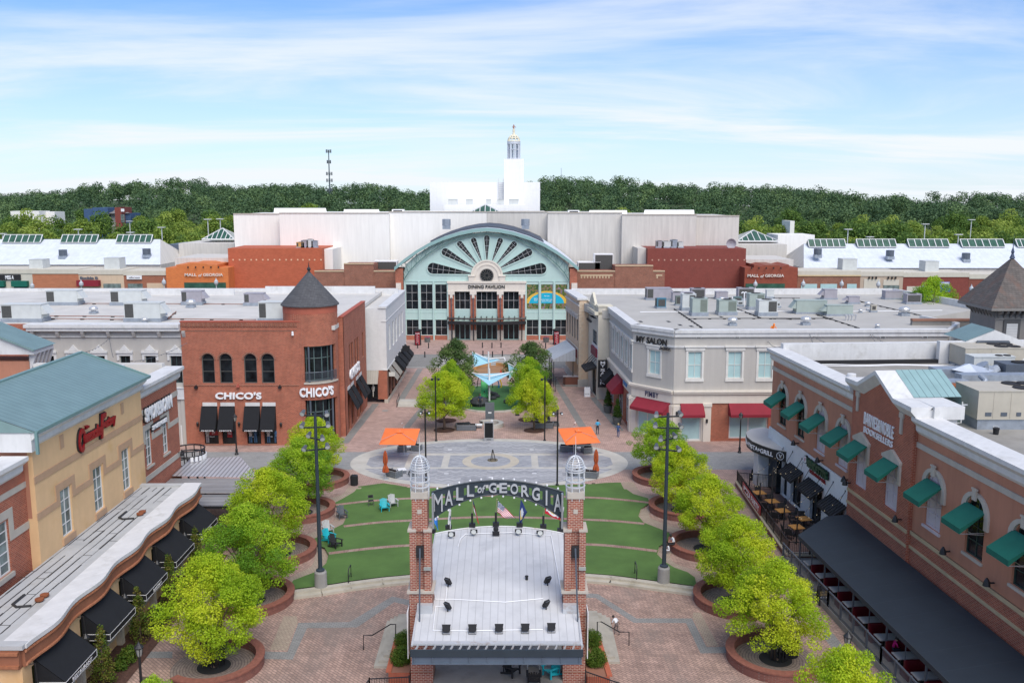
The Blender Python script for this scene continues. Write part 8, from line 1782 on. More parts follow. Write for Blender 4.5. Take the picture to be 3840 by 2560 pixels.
for i,(x,y)in enumerate(((485,795),(760,793),(1040,790),(1315,788),(1590,783))):
 p=G(*GB(x,y),4.3);p.z=zr(p.y-OY)+.01;t=thing('roof_floodlight','boxy black floodlight in the front row on the stage roof, %s from the left'%['first','second','third','fourth','fifth'][i],'floodlight',p,0,'boxy floodlights along the front of the stage roof')
 mb=MB();mb.poly([(-.17,.0,.1),(.17,.0,.1),(.24,.12,.5),(-.24,.12,.5),(-.1,.25,.12),(.1,.25,.12),(.15,.3,.4),(-.15,.3,.4)],[(0,1,2,3),(5,4,7,6),(3,2,6,7),(0,3,7,4),(1,5,6,2),(0,4,5,1)]);mb.build('housing',blackm,t);mb=MB();mb.tube([(-.2,.05,.3),(-.2,-.05,.02),(.2,-.05,.02),(.2,.05,.3)],.02,4);mb.build('bracket',black,t)
for i,(x,y,rz)in enumerate(((505,340,-.6),(500,520,-.7),(1550,330,.6),(1535,505,.7))):
 p=G(*GB(x,y),4.9);p.z=zr(p.y-OY,p.x-OX)+.01;t=thing('side_floodlight','tilted black floodlight on the %s side of the stage roof, the %s one'%(('left','left','right','right')[i],('upper','lower')[i%2]),'floodlight',p,rz,'tilted floodlights at the sides of the stage roof');mb=MB();mb.obox((0,0,.35),.34,.16,.42,0,0,.5);mb.bar((0,0,0),(0,0,.2),.05);mb.build('housing',blackm,t);mb=MB();mb.obox((0,-.075,.39),.26,.03,.3,0,0,.5);mb.build('lens',steel_grey,t)
p=G(*GB(1330,240),5.2);p.z=zr(p.y-OY,p.x-OX);t=thing('roof_vent','small black vent pipe on the right half of the stage roof','vent pipe',p);mb=MB();mb.cyl(0,0,0,.16,.08,n=8);mb.cyl(0,0,.16,.24,.1,n=8);mb.build('pipe',blackm,t)
def rp_(f,x,y,z0):p=G(*f(x,y),z0);return(p.x-OX,p.y-OY,zr(p.y-OY,p.x-OX)+.05)
mb=MB()
for pts in(((GA,800,1133,5.6),(GA,1360,1130,5.6),(GA,1850,1130,5.6),(GB,1700,440,4.7)),((GB,360,400,4.7),(GB,370,468,4.7),(GB,555,470,4.7),(GB,1100,493,4.7),(GB,1500,465,4.7)),((GB,375,560,4.5),(GB,345,770,4.3),(GB,680,775,4.3),(GB,1200,768,4.3),(GB,1500,765,4.3)),((GB,490,345,4.9),(GB,475,540,4.6),(GB,370,540,4.6)),((GA,800,1135,5.6),(GA,740,1190,5.5),(GA,710,1295,5.3))):
 mb.tube([rp_(*q)for q in pts],.03,5)
mb.build('conduit',white,ro)
FM={'w':M("flag_white",(.78,.78,.78),.8,var=.03),'r':M("flag_red",(.5,.01,.03),.8,var=.03),'b':M("flag_navy",(.02,.04,.16),.8,var=.03),'c':M("flag_azure",(.04,.25,.66),.8,var=.03),'g':M("flag_gold",(.6,.45,.15),.8,var=.03),'s':M("flag_silver",(.55,.58,.62),.8,var=.03)}
def flag(i,bx,by,top,ptop,corners,fn,label):
 """fn(s,t) -> colour key, s along the fly, t down the hoist"""
 b=G(*GA(bx,by),5.7);Yp=b.y;z0=zr(b.y-OY,b.x-OX);t=thing('flagpole',label,'flag',(b.x,b.y,z0),0,'flags flying from the rear edge of the stage roof');zt1=D(*GA(*top),Yp).z-z0;tp=D(*GA(*ptop),Yp);mb=MB();mb.box(-.2,.2,-.1,.15,0,.25);mb.cyl(0,0,0,zt1,.07,n=8);mb.build('post',black,t)
 mb=MB();mb.tube([(0,0,zt1),(tp.x-b.x,0,tp.z-z0)],.02,5);mb.lathe([(.0001,.08),(.05,0),(.0001,-.05)],tp.x-b.x,0,tp.z-z0+.03,8);mb.build('pole',M("pole_brass",(.3,.26,.16),.4),t)
 C=[D(*GA(*c),Yp)-Vector((b.x,b.y,z0))for c in corners];nu,nv=20,26;vs=[]
 for v in range(nv+1):
  for u in range(nu+1):
   s,w_=u/nu,v/nv;p=(C[0]*(1-s)+C[1]*s)*(1-w_)+(C[3]*(1-s)+C[2]*s)*w_;vs.append((p.x,-.05+.09*sin(9*s+2.5*w_+i)*s**.5,p.z+.02*sin(7*s)))
 keys=[];mi=[];fs=[]
 for v in range(nv):
  for u in range(nu):k=fn((u+.5)/nu,(v+.5)/nv);keys.append(k)if k not in keys else None;mi.append(keys.index(k));o_=v*(nu+1)+u;fs.append((o_,o_+1,o_+nu+2,o_+nu+1))
 me=bpy.data.meshes.new('cloth');me.from_pydata(vs,[],fs);[me.materials.append(FM[k])for k in keys];me.polygons.foreach_set('material_index',mi);me.polygons.foreach_set('use_smooth',[True]*len(fs));o=bpy.data.objects.new('cloth',me);COL.objects.link(o);setp(o,t)
def usa(s,t):return('w' if(int(s*20)+int(t*26))%3==0 and .02<s<.4 else 'b')if s<.42 and t<.54 else('r' if int(t*13)%2==0 else 'w')
def disc(bg,fg,r0,ring=None):return lambda s,t:fg if(s-.5)**2+((t-.45)*1.1)**2<r0**2 else(ring if ring and((s-.5)**2+((t-.5))**2<(r0+.14)**2)and t>.55 else bg)
flag(0,400,1065,(400,900),(398,680),((405,690),(455,800),(470,1000),(392,860)),disc('c','w',.25),'bright blue flag with a white ring, first from the left behind the arch')
flag(1,595,1050,(593,930),(608,700),((608,705),(628,760),(622,985),(585,920)),lambda s,t:'b' if .45<s<.8 and .4<t<.65 else 'w','limp white flag with a small dark mark, second from the left')
flag(2,885,1050,(884,795),(890,615),((893,625),(915,690),(970,940),(905,760)),lambda s,t:'b' if t<.42 and s<.9 else('r' if(t<.62 or s>.55)else 'w'),'limp red white and blue flag, third from the left')
flag(3,1175,1050,(1175,785),(1188,630),((1200,640),(1420,850),(1310,868),(1192,780)),usa,'stars and stripes flag flying over the middle of the stage roof')
flag(4,1465,1050,(1465,930),(1482,608),((1480,620),(1560,780),(1470,940),(1458,830)),disc('b','s',.22,'g'),'navy blue flag with a pale seal, third from the right')
flag(5,1755,1050,(1755,825),(1775,690),((1780,700),(1930,735),(1985,890),(1775,795)),disc('r','g',.2,'w'),'scarlet flag with a gold emblem and scroll, second from the right')
flag(6,1965,1065,(1965,890),(1975,690),((1980,695),(2010,720),(2005,780),(1985,760)),lambda s,t:'w','white flag almost hidden behind the right tower')
step_st=M('step_stone2',(.40,.37,.31),.9,var=.2,stain=(.28,.25,.2),sts=.8)
for s,F_,tre,bk_,pl_,hr,rl in((-1,B2,((805,1450),(838,1412),(872,1375),(908,1340)),(862,1145),((962,1272),(905,1492)),((735,1340),(735,1240),(795,1240),(920,1165),(955,1165),(955,1262)),0),(1,B3,((738,1420),(705,1385),(668,1350),(632,1318)),(650,1122),((585,1250),(668,1520)),((800,1310),(800,1218),(735,1218),(610,1148),(583,1150),(583,1240)),0)):
 side='left' if s<0 else 'right';t=thing('stage_steps','pale concrete steps up to the %s side of the brick stage'%side,'steps',(s*6.4+OX,49,0));o=t.location;xin=OX+s*4.9
 b0=G(*F_(*bk_),.1)
 for k,p in enumerate(tre):
  z=.15*(k+1);q=G(*F_(*p),z);x0,x1=sorted((q.x,xin));mb=MB();mb.box(x0-o.x,x1-o.x,q.y-o.y,b0.y-o.y,0 if k==0 else z-.15+.002,z);mb.build('step',step_st,t)
 mb=MB();P0,P1=G(*F_(*pl_[0]),.75),G(*F_(*pl_[1]),.75);xo=OX+s*4.95
 t2=thing('stage_planter','wedge shaped red brick planter at the %s foot of the stage'%side,'planter',(P1.x,P1.y,0));v=[(P0.x,P0.y),(P1.x,P1.y),(xo,P1.y),(xo,P0.y)];mb.prism([(a-P1.x,b-P1.y)for a,b in v],0,.72);mb.build('wall',BRICK("brick_bright%d"%(s+1),(.42,.10,.05),(.34,.08,.04),(.3,.14,.09),.24,.09,.01),t2);mb=MB();mb.bar((P0.x-P1.x,P0.y-P1.y,.76),(0,0,.76),.3,.08);mb.build('coping',M("red_cap%d"%(s+1),(.45,.12,.06),.8),t2)
 for j,(dy,w_)in enumerate(((.22,1),(.72,1))):yy_=P0.y+(P1.y-P0.y)*dy;xx_=(P0.x+(P1.x-P0.x)*dy+xo)/2;shrub('rounded_shrub','%s rounded bright green shrub in the %s brick planter'%(('rear','front')[j],side),(xx_,yy_,.62),.66,.62,.95,n=120,ls=.04,tint=(.2,.6),nper=700,ball=True,group='rounded shrubs beside the stage')
 hp=[G(*F_(*hr[0]),0)];top=D(*F_(*hr[1]),hp[0].y);e0=G(*F_(*hr[5]),.6);e1=D(*F_(*hr[4]),e0.y);m1=D(*F_(*hr[2]),hp[0].y+.3);m2=D(*F_(*hr[3]),e0.y-.2)
 t=thing('handrail','bent black pipe handrail over the %s concrete steps of the stage'%side,'handrail',hp[0]);mb=MB();mb.tube([p-hp[0]for p in(hp[0],top,m1,m2,e1,e0)],.035,6);mb.build('pipe',black,t)
fence('stage_railing',[(OX-4.85,46.6,.0),(OX-7.0,46.4,0),(OX-7.3,44.8,0)],1.05,'black railing at the lower left foot of the stage')
fence('stage_railing',[(OX+4.85,47.0,.1),(OX+7.1,45.6,0),(OX+7.1,43.8,0)],1.05,'black railing at the lower right foot of the stage')
# lights, furniture, play area
def street_lamp():
 t=thing('street_lamp','','street lamp',(0,0,0),0,'black lantern street lamps');mb=MB();mb.lathe([(.2,0),(.2,.12),(.13,.2),(.13,.6),(.08,.7),(.065,3.6),(.09,3.65)],n=12);mb.build('post',black,t)
 mb=MB();mb.lathe([(.09,3.65),(.13,3.72),(.2,4.1),(.2,4.13)],n=8);o=mb.build('lantern',M("lantern_glass",(.3,.3,.27),.2),t);mb=MB()
 for k in range(6):a=2*pi*k/6;mb.bar((.13*cos(a),.13*sin(a),3.7),(.21*cos(a),.21*sin(a),4.12),.03)
 mb.lathe([(.24,4.12),(.25,4.17),(.12,4.3),(.05,4.4),(.0001,4.5)],n=10);mb.build('lantern_frame',black,t);return t
sl=street_lamp();first=True
for p,lab in((G(*A1(2175,1480)),'in front of the brick corner shop windows'),(G(*A3(2090,1462)),'before the long red salon awning'),(G(*GE(62,1062),4.45),'at the bottom left beside the planting bed'),(G(*GD(2030,930),4.45),'at the bottom right beside the steel railing'),(G(*GD(1372,140),4.45),'almost hidden behind the right lime trees')):
 t=sl if first else dup(sl);first=False;t.location=(p.x,p.y,0);t['label']='black street lamp with a lantern head '+lab
PB='silvery globe lamps in front of the mall shop fronts'
g0=thing('globe_lamp','','street lamp',(0,0,0),0,PB);mb=MB();mb.tube([(0,0,0),(0,0,12.4)],.12,6);mb.build('post',M("silver_post",(.45,.48,.48),.5),g0);mb=MB();mb.lathe([(.15,12.4),(.5,12.8),(.5,13.2),(.15,13.6),(.0001,14)],n=10);mb.build('globe',M("globe_silver",(.45,.48,.5),.4),g0)
for i,(f,x,y)in enumerate(((C1,295,1140),(C1,745,1120),(C1,1505,1105),(C1,1985,1105),(C3,2045,1385),(C4,325,1120),(C4,678,1120),(C4,1015,1125),(C4,1435,1150),(C4,1870,1165))):
 q=D(*f(x,y),176);t=g0 if i==0 else dup(g0);t.location=(q.x,176,q.z-13.4);t['label']='silver globe lamp '+('between the black sign board shop and the orange brick shop','under the grey shop lettering','left of the left brick mall entrance','before the glazing of the left brick mall entrance','before the glazing of the right brick mall entrance','before the first pale window of the brown brick shop','before the second pale window of the brown brick shop','in front of the tan stucco shop','left of the blue awning','right of the blue awning by the lone tree')[i]
 t.scale=(.8,.8,1)
def spot(par,x,y,z,a):
 mb=MB();mb.lathe([(.0001,-.26),(.1,-.22),(.13,-.05),(.17,.14),(.175,.22)],0,0,0,12);M_=Matrix.Translation((x,y,z))@Matrix.Rotation(a,4,'Z')@Matrix.Rotation(radians(115),4,'X');mb.v=[tuple(M_@Vector(v))for v in mb.v];o=mb.build('spotlight',M("spot_grey",(.16,.165,.17),.35,metal=.5)if 'spot_grey' not in bpy.data.materials else bpy.data.materials['spot_grey'],par);mb=MB();mb.lathe([(.0001,.2),(.165,.2)],0,0,0,12);mb.v=[tuple(M_@Vector(v))for v in mb.v];mb.build('lens',bpy.data.materials['lens'],o)
for side,b,top in(('left',G(*B2(445,935)),A2(540,1090)),('right',G(*B3(1035,905)),A3(1435,1098))):
 t=thing('floodlight_mast','tall black mast with eight theatre spotlights on a concrete base, %s of the lawn'%side,'light mast',b,0,'tall floodlight masts beside the lawn');zt_=D(*top,b.y).z;tx=D(*top,b.y).x-b.x;ty_=0
 mb=MB();mb.lathe([(.0001,0),(.44,0),(.42,1.35),(.36,1.45),(.0001,1.46)],n=20);mb.build('concrete_base',M("mast_base",(.33,.32,.30),.9,var=.15,streak=.2),t)
 mb=MB();mb.lathe([(.3,1.46),(.3,1.56),(.17,1.62),(.15,1.75),(.1,zt_)],n=12);mb.build('mast',navy_steel,t)
 for k,zc in enumerate((zt_-.25,zt_-1.05,zt_-1.85,zt_-2.6)):
  a=(.25,-.2,.9,-.6)[k]*(1 if side=='left' else-1);d=Vector((cos(a),-sin(a)*.6,0));mb=MB();mb.bar(tuple(-d*.95+Vector((0,0,zc))),tuple(d*.95+Vector((0,0,zc))),.09);mb.build('crossarm',black,t)
  for s in(-1,1):p=d*(s*.85);spot(t,p.x,p.y-.05,zc+.22,s*-.3+(.6 if s>0 else-.5))
def thinpole(base,toppx,label,head):
 b=G(*base);t=thing('plaza_pole',label,'light pole',b,0,'slim black poles round the oval plaza');h=D(*toppx,b.y).z;mb=MB();mb.lathe([(.16,0),(.16,.1),(.085,.16),(.075,h)],n=8);mb.build('pole',black,t)
 for s in(-1,1):
  mb=MB();mb.bar((0,0,h-.35),(s*.25,0,h-.35),.05);mb.obox((s*.36,-.05,h-.35),.24,.3,.22);o=mb.build('spotlight',black,t)
  if head:mb=MB();mb.lathe([(.0001,0),(.08,0)],0,0,0,10);mb.v=[(q[0]+s*.4,-.21,q[1]+h-.35)for q in mb.v];mb.build('lens',white,o)
thinpole(A2(1655,1355),A2(1643,760),'slim black pole in front of the front lime tree left of the information screen',0);thinpole(A3(300,1352),A3(310,762),'slim black pole in front of the front lime tree right of the information screen',0)
thinpole(GC(901,455),PL(118,1150),'slim black pole with two spotlights behind the left gateway cage',1);thinpole(GC(1790,468),PL(2092,1160),'slim black pole with two spotlights left of the right gateway cage',1)
def cyl_bin(p,label,r0=.3,h=.95,group=None):
 t=thing('litter_bin',label,'bin',p,0,group);mb=MB();mb.lathe([(.0001,0),(r0*.92,0),(r0,h*.9),(r0*1.05,h*.92),(r0*1.0,h)],n=18)
 for k in range(20):a=2*pi*k/20;mb.bar((r0*1.0*cos(a),r0*1.0*sin(a),.08),(r0*1.06*cos(a),r0*1.06*sin(a),h*.88),.03)
 mb.build('body',blackm,t);mb=MB();mb.lathe([(r0*1.06,h),(r0*.6,h+.06),(r0*.55,h+.03),(.0001,h-.05)],n=18);mb.build('lid',black,t)
cyl_bin(G(*B2(672,215)),'black ribbed litter bin by the upper left corner of the lawn',.34);cyl_bin(G(*GE(1625,400)),'black litter bin under the trees by the second brick planter on the left',.36,.9);cyl_bin(G(*GD(1322,1240)),'black ribbed litter bin behind the nearest tree on the right',.42,1.0)
for i,(x,y)in enumerate(((548,1228),(668,1240),(1490,1242))):
 t=thing('bell_planter','small flared black stand at the edge of the play lawn, '+('leftmost','middle, left of the screen','right of the screen')[i],'stand',G(*PL(x,y)));mb=MB();mb.lathe([(.0001,0),(.3,0),(.28,.08),(.14,.35),(.12,.7),(.16,.72),(.0001,.74)],n=14);mb.build('stand',blackm,t)
for c,lab in((PLL[0]+Vector((.1,.2,0)),'left'),(PLR[0]+Vector((.2,0,0)),'right')):
 t=thing('tree_bench','black ring topped tree guard round the nearest trunk on the %s'%lab,'tree guard',c);mb=MB();mb.lathe([(.42,1.2),(.72,1.2),(.72,1.28),(.42,1.28),(.42,1.2)],n=24);mb.build('ring_top',blackm,t);mb=MB()
 for k in range(14):a=2*pi*k/14;mb.bar((.45*cos(a),.45*sin(a),.05),(.5*cos(a),.5*sin(a),1.2),.07,.03)
 mb.build('slats',black,t)
def adirondack(mt,name='adirondack_chair'):
 t=thing(name,'','chair',(0,0,0));mb=MB();mb.T=None
 for k in range(5):x=-.24+.12*k;mb.poly([(x-.055,-.35,.36),(x+.055,-.35,.36),(x+.055,.22,.22),(x-.055,.22,.22),(x-.055,-.35,.33),(x+.055,-.35,.33),(x+.055,.22,.19),(x-.055,.22,.19)],[(0,1,2,3),(7,6,5,4),(0,4,5,1),(1,5,6,2),(0,3,7,4)])
 mb.build('seat',mt,t);mb=MB()
 for k in range(5):x=-.24+.12*k;h=.97-abs(k-2)*.035;mb.bar((x*.85,.2,.2),(x*1.1,.2+(h-.2)*.42,h),.105,.025)
 mb.bar((-.3,.4,.62),(.3,.4,.62),.05);mb.build('backrest',mt,t)
 for s in(-1,1):
  mb=MB();mb.obox((s*.36,-.05,.56),.13,.78,.03);mb.build('armrest',mt,t)
  mb=MB();mb.box(s*.34-.025,s*.34+.025,-.38,-.28,0,.55);mb.build('leg',mt,t);mb=MB();mb.bar((s*.31,-.35,.3),(s*.31,.55,.04),.03,.12);mb.bar((s*.34,.3,.12),(s*.34,.3,.55),.05);mb.build('leg',mt,t)
 return t
CH_={k:None for k in 'tgdb'};mats_={'t':turq,'g':grey_plastic,'d':dkgrey_plastic,'b':blackm}
for f,x,y,z,rz,col,lab in((B2,878,382,'l',.35,'t','turquoise adirondack chair on the upper lawn beside a pale grey one'),(B2,936,350,'l',.45,'g','pale grey adirondack chair on the upper lawn behind the turquoise one'),(B2,588,432,'l',.5,'d','dark blue grey adirondack chair standing alone at the left edge of the lawn'),(B2,492,542,'l',.6,'g','pale grey adirondack chair, rear one of three at the left edge of the lawn'),(B2,500,600,'l',.9,'t','turquoise adirondack chair, middle one of three at the left edge of the lawn'),(B2,545,640,'l',-.6+pi/2,'b','black adirondack chair, front one of three at the left edge of the lawn'),(GB,1170,1250,'s',.9,'b','black adirondack chair under the stage roof facing right'),(GB,1400,1165,'s',.0,'g','weathered grey adirondack chair under the stage roof facing the camera'),(GB,1590,1262,'s',-.9,'t','turquoise adirondack chair under the stage roof facing left'),(GB,1405,1345,'s',pi,'b','black adirondack chair under the stage roof with its back to the camera')):
 zz_=.32 if z=='s' else .2;p=G(*f(x,y),zz_);p.z=.322 if z=='s' else zl(p.y)+.004
 if CH_[col]is None:t=CH_[col]=adirondack(mats_[col])
 else:t=dup(CH_[col])
 t.location=p;t.rotation_euler=(0,0,rz);t['label']=lab;t['group']='adirondack chairs'
t=thing('folding_chair','small black folding chair on the upper lawn left of the turquoise one','chair',G(*B2(786,350),.15),.3);t.location.z=zl(t.location.y);mb=MB();mb.box(-.22,.22,-.2,.2,.44,.47);mb.build('seat',blackm,t);mb=MB();mb.box(-.22,.22,.24,.27,.62,.88);mb.build('backrest',blackm,t)
for s in(-1,1):mb=MB();mb.bar((s*.22,-.25,0),(s*.22,.26,.9),.03);mb.build('leg',black,t);mb=MB();mb.bar((s*.22,.28,0),(s*.22,-.2,.45),.03);mb.build('leg',black,t)
cush=M("cushion_brown",(.035,.025,.024),.9,var=.2);cush_k=M("cushion_black",(.022,.024,.028),.9,var=.2);slat=M("slat_grey",(.17,.19,.21),.6,var=.12);fr_m=M("alu_frame",(.45,.47,.48),.4,metal=.4)
def sofa(w_,d,back,mt,label,loc,rz,cat='sofa',name='lounge_sofa',arms=True):
 t=thing(name,label,cat,loc,rz,'outdoor lounge furniture on the plaza');h=.62;mb=MB();fr2=MB();e=.04
 sides=[((-w_/2,-d/2),(w_/2,-d/2)),((-w_/2,d/2),(w_/2,d/2)),((-w_/2,-d/2),(-w_/2,d/2)),((w_/2,-d/2),(w_/2,d/2))]
 hs=[.30,h if back else .30,h if arms else .30,h if arms else .30]
 for(a,b),hh in zip(sides,hs):
  n=int(hh/.1)
  for k in range(n):z=.08+k*.1;mb.bar((*a,z+.03),(*b,z+.03),.022,.075)
  for q in(a,b):fr2.bar((*q,0),(*q,hh+.04),e)
  fr2.bar((*a,hh+.04),(*b,hh+.04),e)
 mb.build('slat_panel',slat,t);fr2.build('frame',fr_m,t);mb=MB();n=max(1,round(w_/.8))
 for k in range(n):a=-w_/2+.06+(w_-.12)*k/n;b=a+(w_-.12)/n;mb.box(a+.01,b-.01,-d/2+.05,d/2-.05,.25,.43)
 mb.build('seat_cushion',mt,t)
 if back:
  mb=MB()
  for k in range(n):a=-w_/2+.06+(w_-.12)*k/n;b=a+(w_-.12)/n;mb.obox(((a+b)/2,d/2-.14,.62),b-a-.04,.16,.42,0,0,-.15)
  mb.build('back_cushion',mt,t)
 return t
def ltable(label,loc,rz=0,s=.8):
 t=thing('lounge_table',label,'table',loc,rz,'low white lounge tables');mb=MB();mb.box(-s/2,s/2,-s/2,s/2,.36,.41);mb.build('table_top',white,t);mb=MB()
 for a in(-1,1):
  for b in(-1,1):mb.box(a*(s/2-.05)-.025,a*(s/2-.05)+.025,b*(s/2-.05)-.025,b*(s/2-.05)+.025,0,.36)
 for z in(.12,.24):mb.box(-s/2+.05,s/2-.05,-s/2+.03,-s/2+.05,z,z+.06)
 mb.build('frame',slat,t)
gc=lambda x,y:G(*GC(x,y))
sofa(1.6,.85,True,cush_k,'dark two seat sofa at the back of the group under the left orange umbrella',gc(785,205),0);sofa(.95,.85,True,cush_k,'lounge chair seen from behind, left one under the left orange umbrella',gc(738,238),pi+.15,'chair','lounge_chair');sofa(.95,.85,True,cush_k,'lounge chair seen from behind, right one under the left orange umbrella',gc(838,232),pi-.25,'chair','lounge_chair');ltable('low white table between the chairs under the left orange umbrella',gc(785,228),.1,.6)
sofa(1.7,.85,True,cush_k,'dark sofa at the left of the group under the right orange umbrella',gc(1865,238),pi-.2);sofa(1.9,.85,True,cush_k,'dark sofa at the back of the group under the right orange umbrella',gc(1960,208),-.15);sofa(.95,.85,True,cush_k,'lounge chair seen from behind, right one under the right orange umbrella',gc(1990,248),pi+.3,'chair','lounge_chair');ltable('low white table between the sofas under the right orange umbrella',gc(1935,236),.1,.5)
sofa(1.3,.95,True,cush,'brown cushioned lounge chair beside the left folded umbrella',gc(685,408),pi/2+.9,'chair','lounge_chair');ltable('low white table between the brown lounge chair and the brown ottoman',gc(736,385),.35);sofa(.8,.8,False,cush,'brown topped ottoman beside the left gateway cage',gc(812,402),.3,'ottoman','ottoman',False)
sofa(2.2,.9,True,cush,'long brown cushioned sofa beside the right folded umbrella',gc(1990,412),pi-.25);ltable('low white table behind the right gateway cage',gc(1955,372),.3,.9);sofa(.9,.9,False,cush,'brown ottoman behind the right gateway cage',gc(1895,400),.2,'ottoman','ottoman',False)
pl=lambda x,y:G(*PL(x,y))
sofa(2.3,.95,True,cush_k,'dark sofa seen from behind left of the information screen',pl(742,1455),pi);sofa(1.7,.9,False,cush_k,'dark backless daybed behind the sofa left of the information screen',pl(700,1405),.3,'daybed','daybed',False);ltable('low white table left of the curved concrete bench',pl(922,1425),0,.85)
sofa(2.2,.95,True,cush_k,'dark sofa seen from behind right of the information screen',pl(1880,1425),pi);sofa(2.0,.9,True,cush_k,'dark sofa facing the camera under the front right lime tree',pl(1850,1345),0);ltable('low white table between the two dark sofas under the front right lime tree',pl(1860,1385),0,.5);sofa(.9,.9,False,cush_k,'dark ottoman right of the two facing sofas',pl(2045,1390),0,'ottoman','ottoman',False)
for side,c,pb,rz in(('left',G(*A2(1322,1290),2.75),gc(712,212),-.06),('right',G(*A3(612,1282),2.75),G(*A3(640,1395)),.22)):
 t=thing('open_umbrella','open square orange cantilever umbrella over the %s lounge group'%side,'umbrella',(c.x,c.y,0),rz,'open orange umbrellas');mb=MB();w_=1.85;zc,ze=3.0,2.5
 cs=[(-w_,-w_*.9),(w_,-w_*.9),(w_,w_*.9),(-w_,w_*.9)];top=(0,0,zc)
 for i in range(4):
  a,b=cs[i],cs[(i+1)%4];m=((a[0]+b[0])/2*.98,(a[1]+b[1])/2*.98,ze+.02)
  mb.face([(*a,ze),m,top]);mb.face([m,(*b,ze),top]);mb.face([(*a,ze-.02),(a[0],a[1],ze-.02),(*b,ze-.02),(0,0,zc-.02)][1:][::-1])
 mb.v=[(x,y,z+y*.26)for x,y,z in mb.v];o=mb.build('canopy',fabric_orange,t);mb=MB();mb.obox((0,0,zc+.02),.7,.6,.02,0,0,.25);mb.build('vent_flap',fabric_orange,o)
 mb=MB();[mb.bar((*a,ze-.04),(0,0,zc-.06),.03)for a in cs];mb.build('ribs',fr_m,t)
 mb=MB();mb.tube([(.05,1.9,0),(.05,1.9,3.1),(.0,1.3,3.55)],.05,8);mb.bar((.05,1.9,2.5),(0,0,zc+.1),.05);mb.box(-.45,.55,1.4,2.4,0,.06);mb.build('pole',M("pole_silver",(.6,.61,.62),.4,metal=.3),t)
for side,b,tp in(('left',gc(627,425),gc(614,200)),('right',gc(2052,416),gc(2048,190))):
 t=thing('folded_umbrella','folded rust orange umbrella, %s side of the oval plaza'%side,'umbrella',b,0,'folded rust orange umbrellas');mb=MB();mb.tube([(0,0,0),(0,0,2.95)],.03,6);mb.lathe([(.3,0),(.3,.06),(.05,.1)],n=12);mb.build('pole',fr_m,t);mb=MB();K=16;pr=[(2.85,.04),(2.6,.13),(2.2,.19),(1.75,.2),(1.45,.13),(1.35,.14),(1.1,.22),(.75,.27),(.68,.24)];vs_=[]
 for z,q in pr:
  for k in range(K):a=2*pi*k/K;rr_=q*(1.25 if k%2 else .8);vs_.append((rr_*cos(a+z*.4),rr_*sin(a+z*.4),z))
 mb.poly(vs_,[(i*K+k,(i+1)*K+k,(i+1)*K+(k+1)%K,i*K+(k+1)%K)for i in range(len(pr)-1)for k in range(K)]);mb.build('canopy',fabric_rust,t)
b=G(*PL(1072,1620));t=thing('information_screen','upright digital information screen with a black display and white info badge at the plaza edge','sign',b);mb=MB();mb.box(-.52,.52,-.12,.12,0,2.2);mb.box(-.5,.5,-.1,.1,2.2,2.24);mb.build('housing',M("screen_grey",(.40,.40,.40),.4,metal=.3),t);mb=MB();mb.box(-.46,.46,-.128,-.121,.42,2.12);mb.build('display',M("screen_black",(.008,.009,.01),.15),t);mb=MB();mb.ext([(.34+.13*cos(2*pi*k/16),2.36+.13*sin(2*pi*k/16))for k in range(16)],-.02,.02);mb.build('badge',white,t);sign(t,"i",.315,.365,2.28,2.44,letter_black,-.025,.02,ext=.003,name='badge_lettering');mb=MB();[mb.box(-.25,.25,-.126,-.121,.15+.04*k,.165+.04*k)for k in range(4)];mb.build('speaker_grille',blackm,t)
b=G(*PL(1086,1325));h=D(*PL(1086,1055),b.y).z;t=thing('slatted_pylon','grey slatted pylon standing behind the information screen','pylon',b);mb=MB();[mb.box(-.55,.55,-.06,.06,.1+.09*k,.155+.09*k)for k in range(int(h/.09))];mb.box(-.5,.5,-.03,.03,0,h);mb.build('slats',slat,t);mb=MB();mb.box(-.2,.2,-.08,-.062,h*.42,h*.5);mb.build('notice',white,t)
t=thing('curved_bench','curled pale concrete bench behind the information screen','bench',pl(1090,1400));mb=MB();mb.lathe([(1.05,0),(1.05,.45),(1.6,.45),(1.6,0)],n=26,a0=-1.9,a1=2.6);mb.build('bench',concrete,t)
b=G(*GA(1135,150));t=thing('sundial_statue','slim bronze A shaped sundial sculpture in the middle of the oval plaza','sculpture',b);mb=MB();mb.lathe([(.0001,.10),(.52,.10),(.55,0)],n=24);mb.build('plinth',M("bronze_plinth",(.15,.12,.07),.5),t);mb=MB();mb.bar((-.2,-.3,.1),(-.02,.1,1.15),.06);mb.bar((.3,-.3,.1),(.02,.1,1.15),.06);mb.bar((0,.35,.1),(0,.1,1.15),.05);mb.build('gnomon',M("bronze",(.06,.055,.05),.4,metal=.5),t)
for i,(x,y)in enumerate(((1612,18),(1645,310),(568,312),(1112,358),(612,18))):p=G(*GA(x,y));mb=MB();mb.box(-.22,.22,-.1,.1,0,.006);o=mb.build('floor_plaque',white);o.location=(p.x,p.y,.018);tag(o,'small pale plaque set in the oval plaza paving, '+('right of the sundial at the back','right of the sundial at the front','left of the sundial at the front','directly before the sundial above the arch','left of the sundial at the back')[i],'plaque','pale plaques in the oval plaza')
zpl=.10
pts=((600,1060),(650,1120),(760,1160),(900,1180),(1080,1188),(1300,1181),(1440,1163),(1560,1100),(1620,950),(1560,860),(1400,815),(1130,806),(900,812),(720,860),(620,940))
PLw=[G(*PL(*p),zpl)for p in pts];mb=MB();mb.prism([(p.x,p.y)for p in PLw],0,zpl);o=mb.build('play_lawn',turf_play);o['kind']='structure'
mb=MB();n=len(PLw);cen=sum(PLw,Vector())/n
for i in range(n):mb.bar(PLw[i]+(PLw[i]-cen)*.012,PLw[(i+1)%n]+(PLw[(i+1)%n]-cen)*.012,.18,.24)
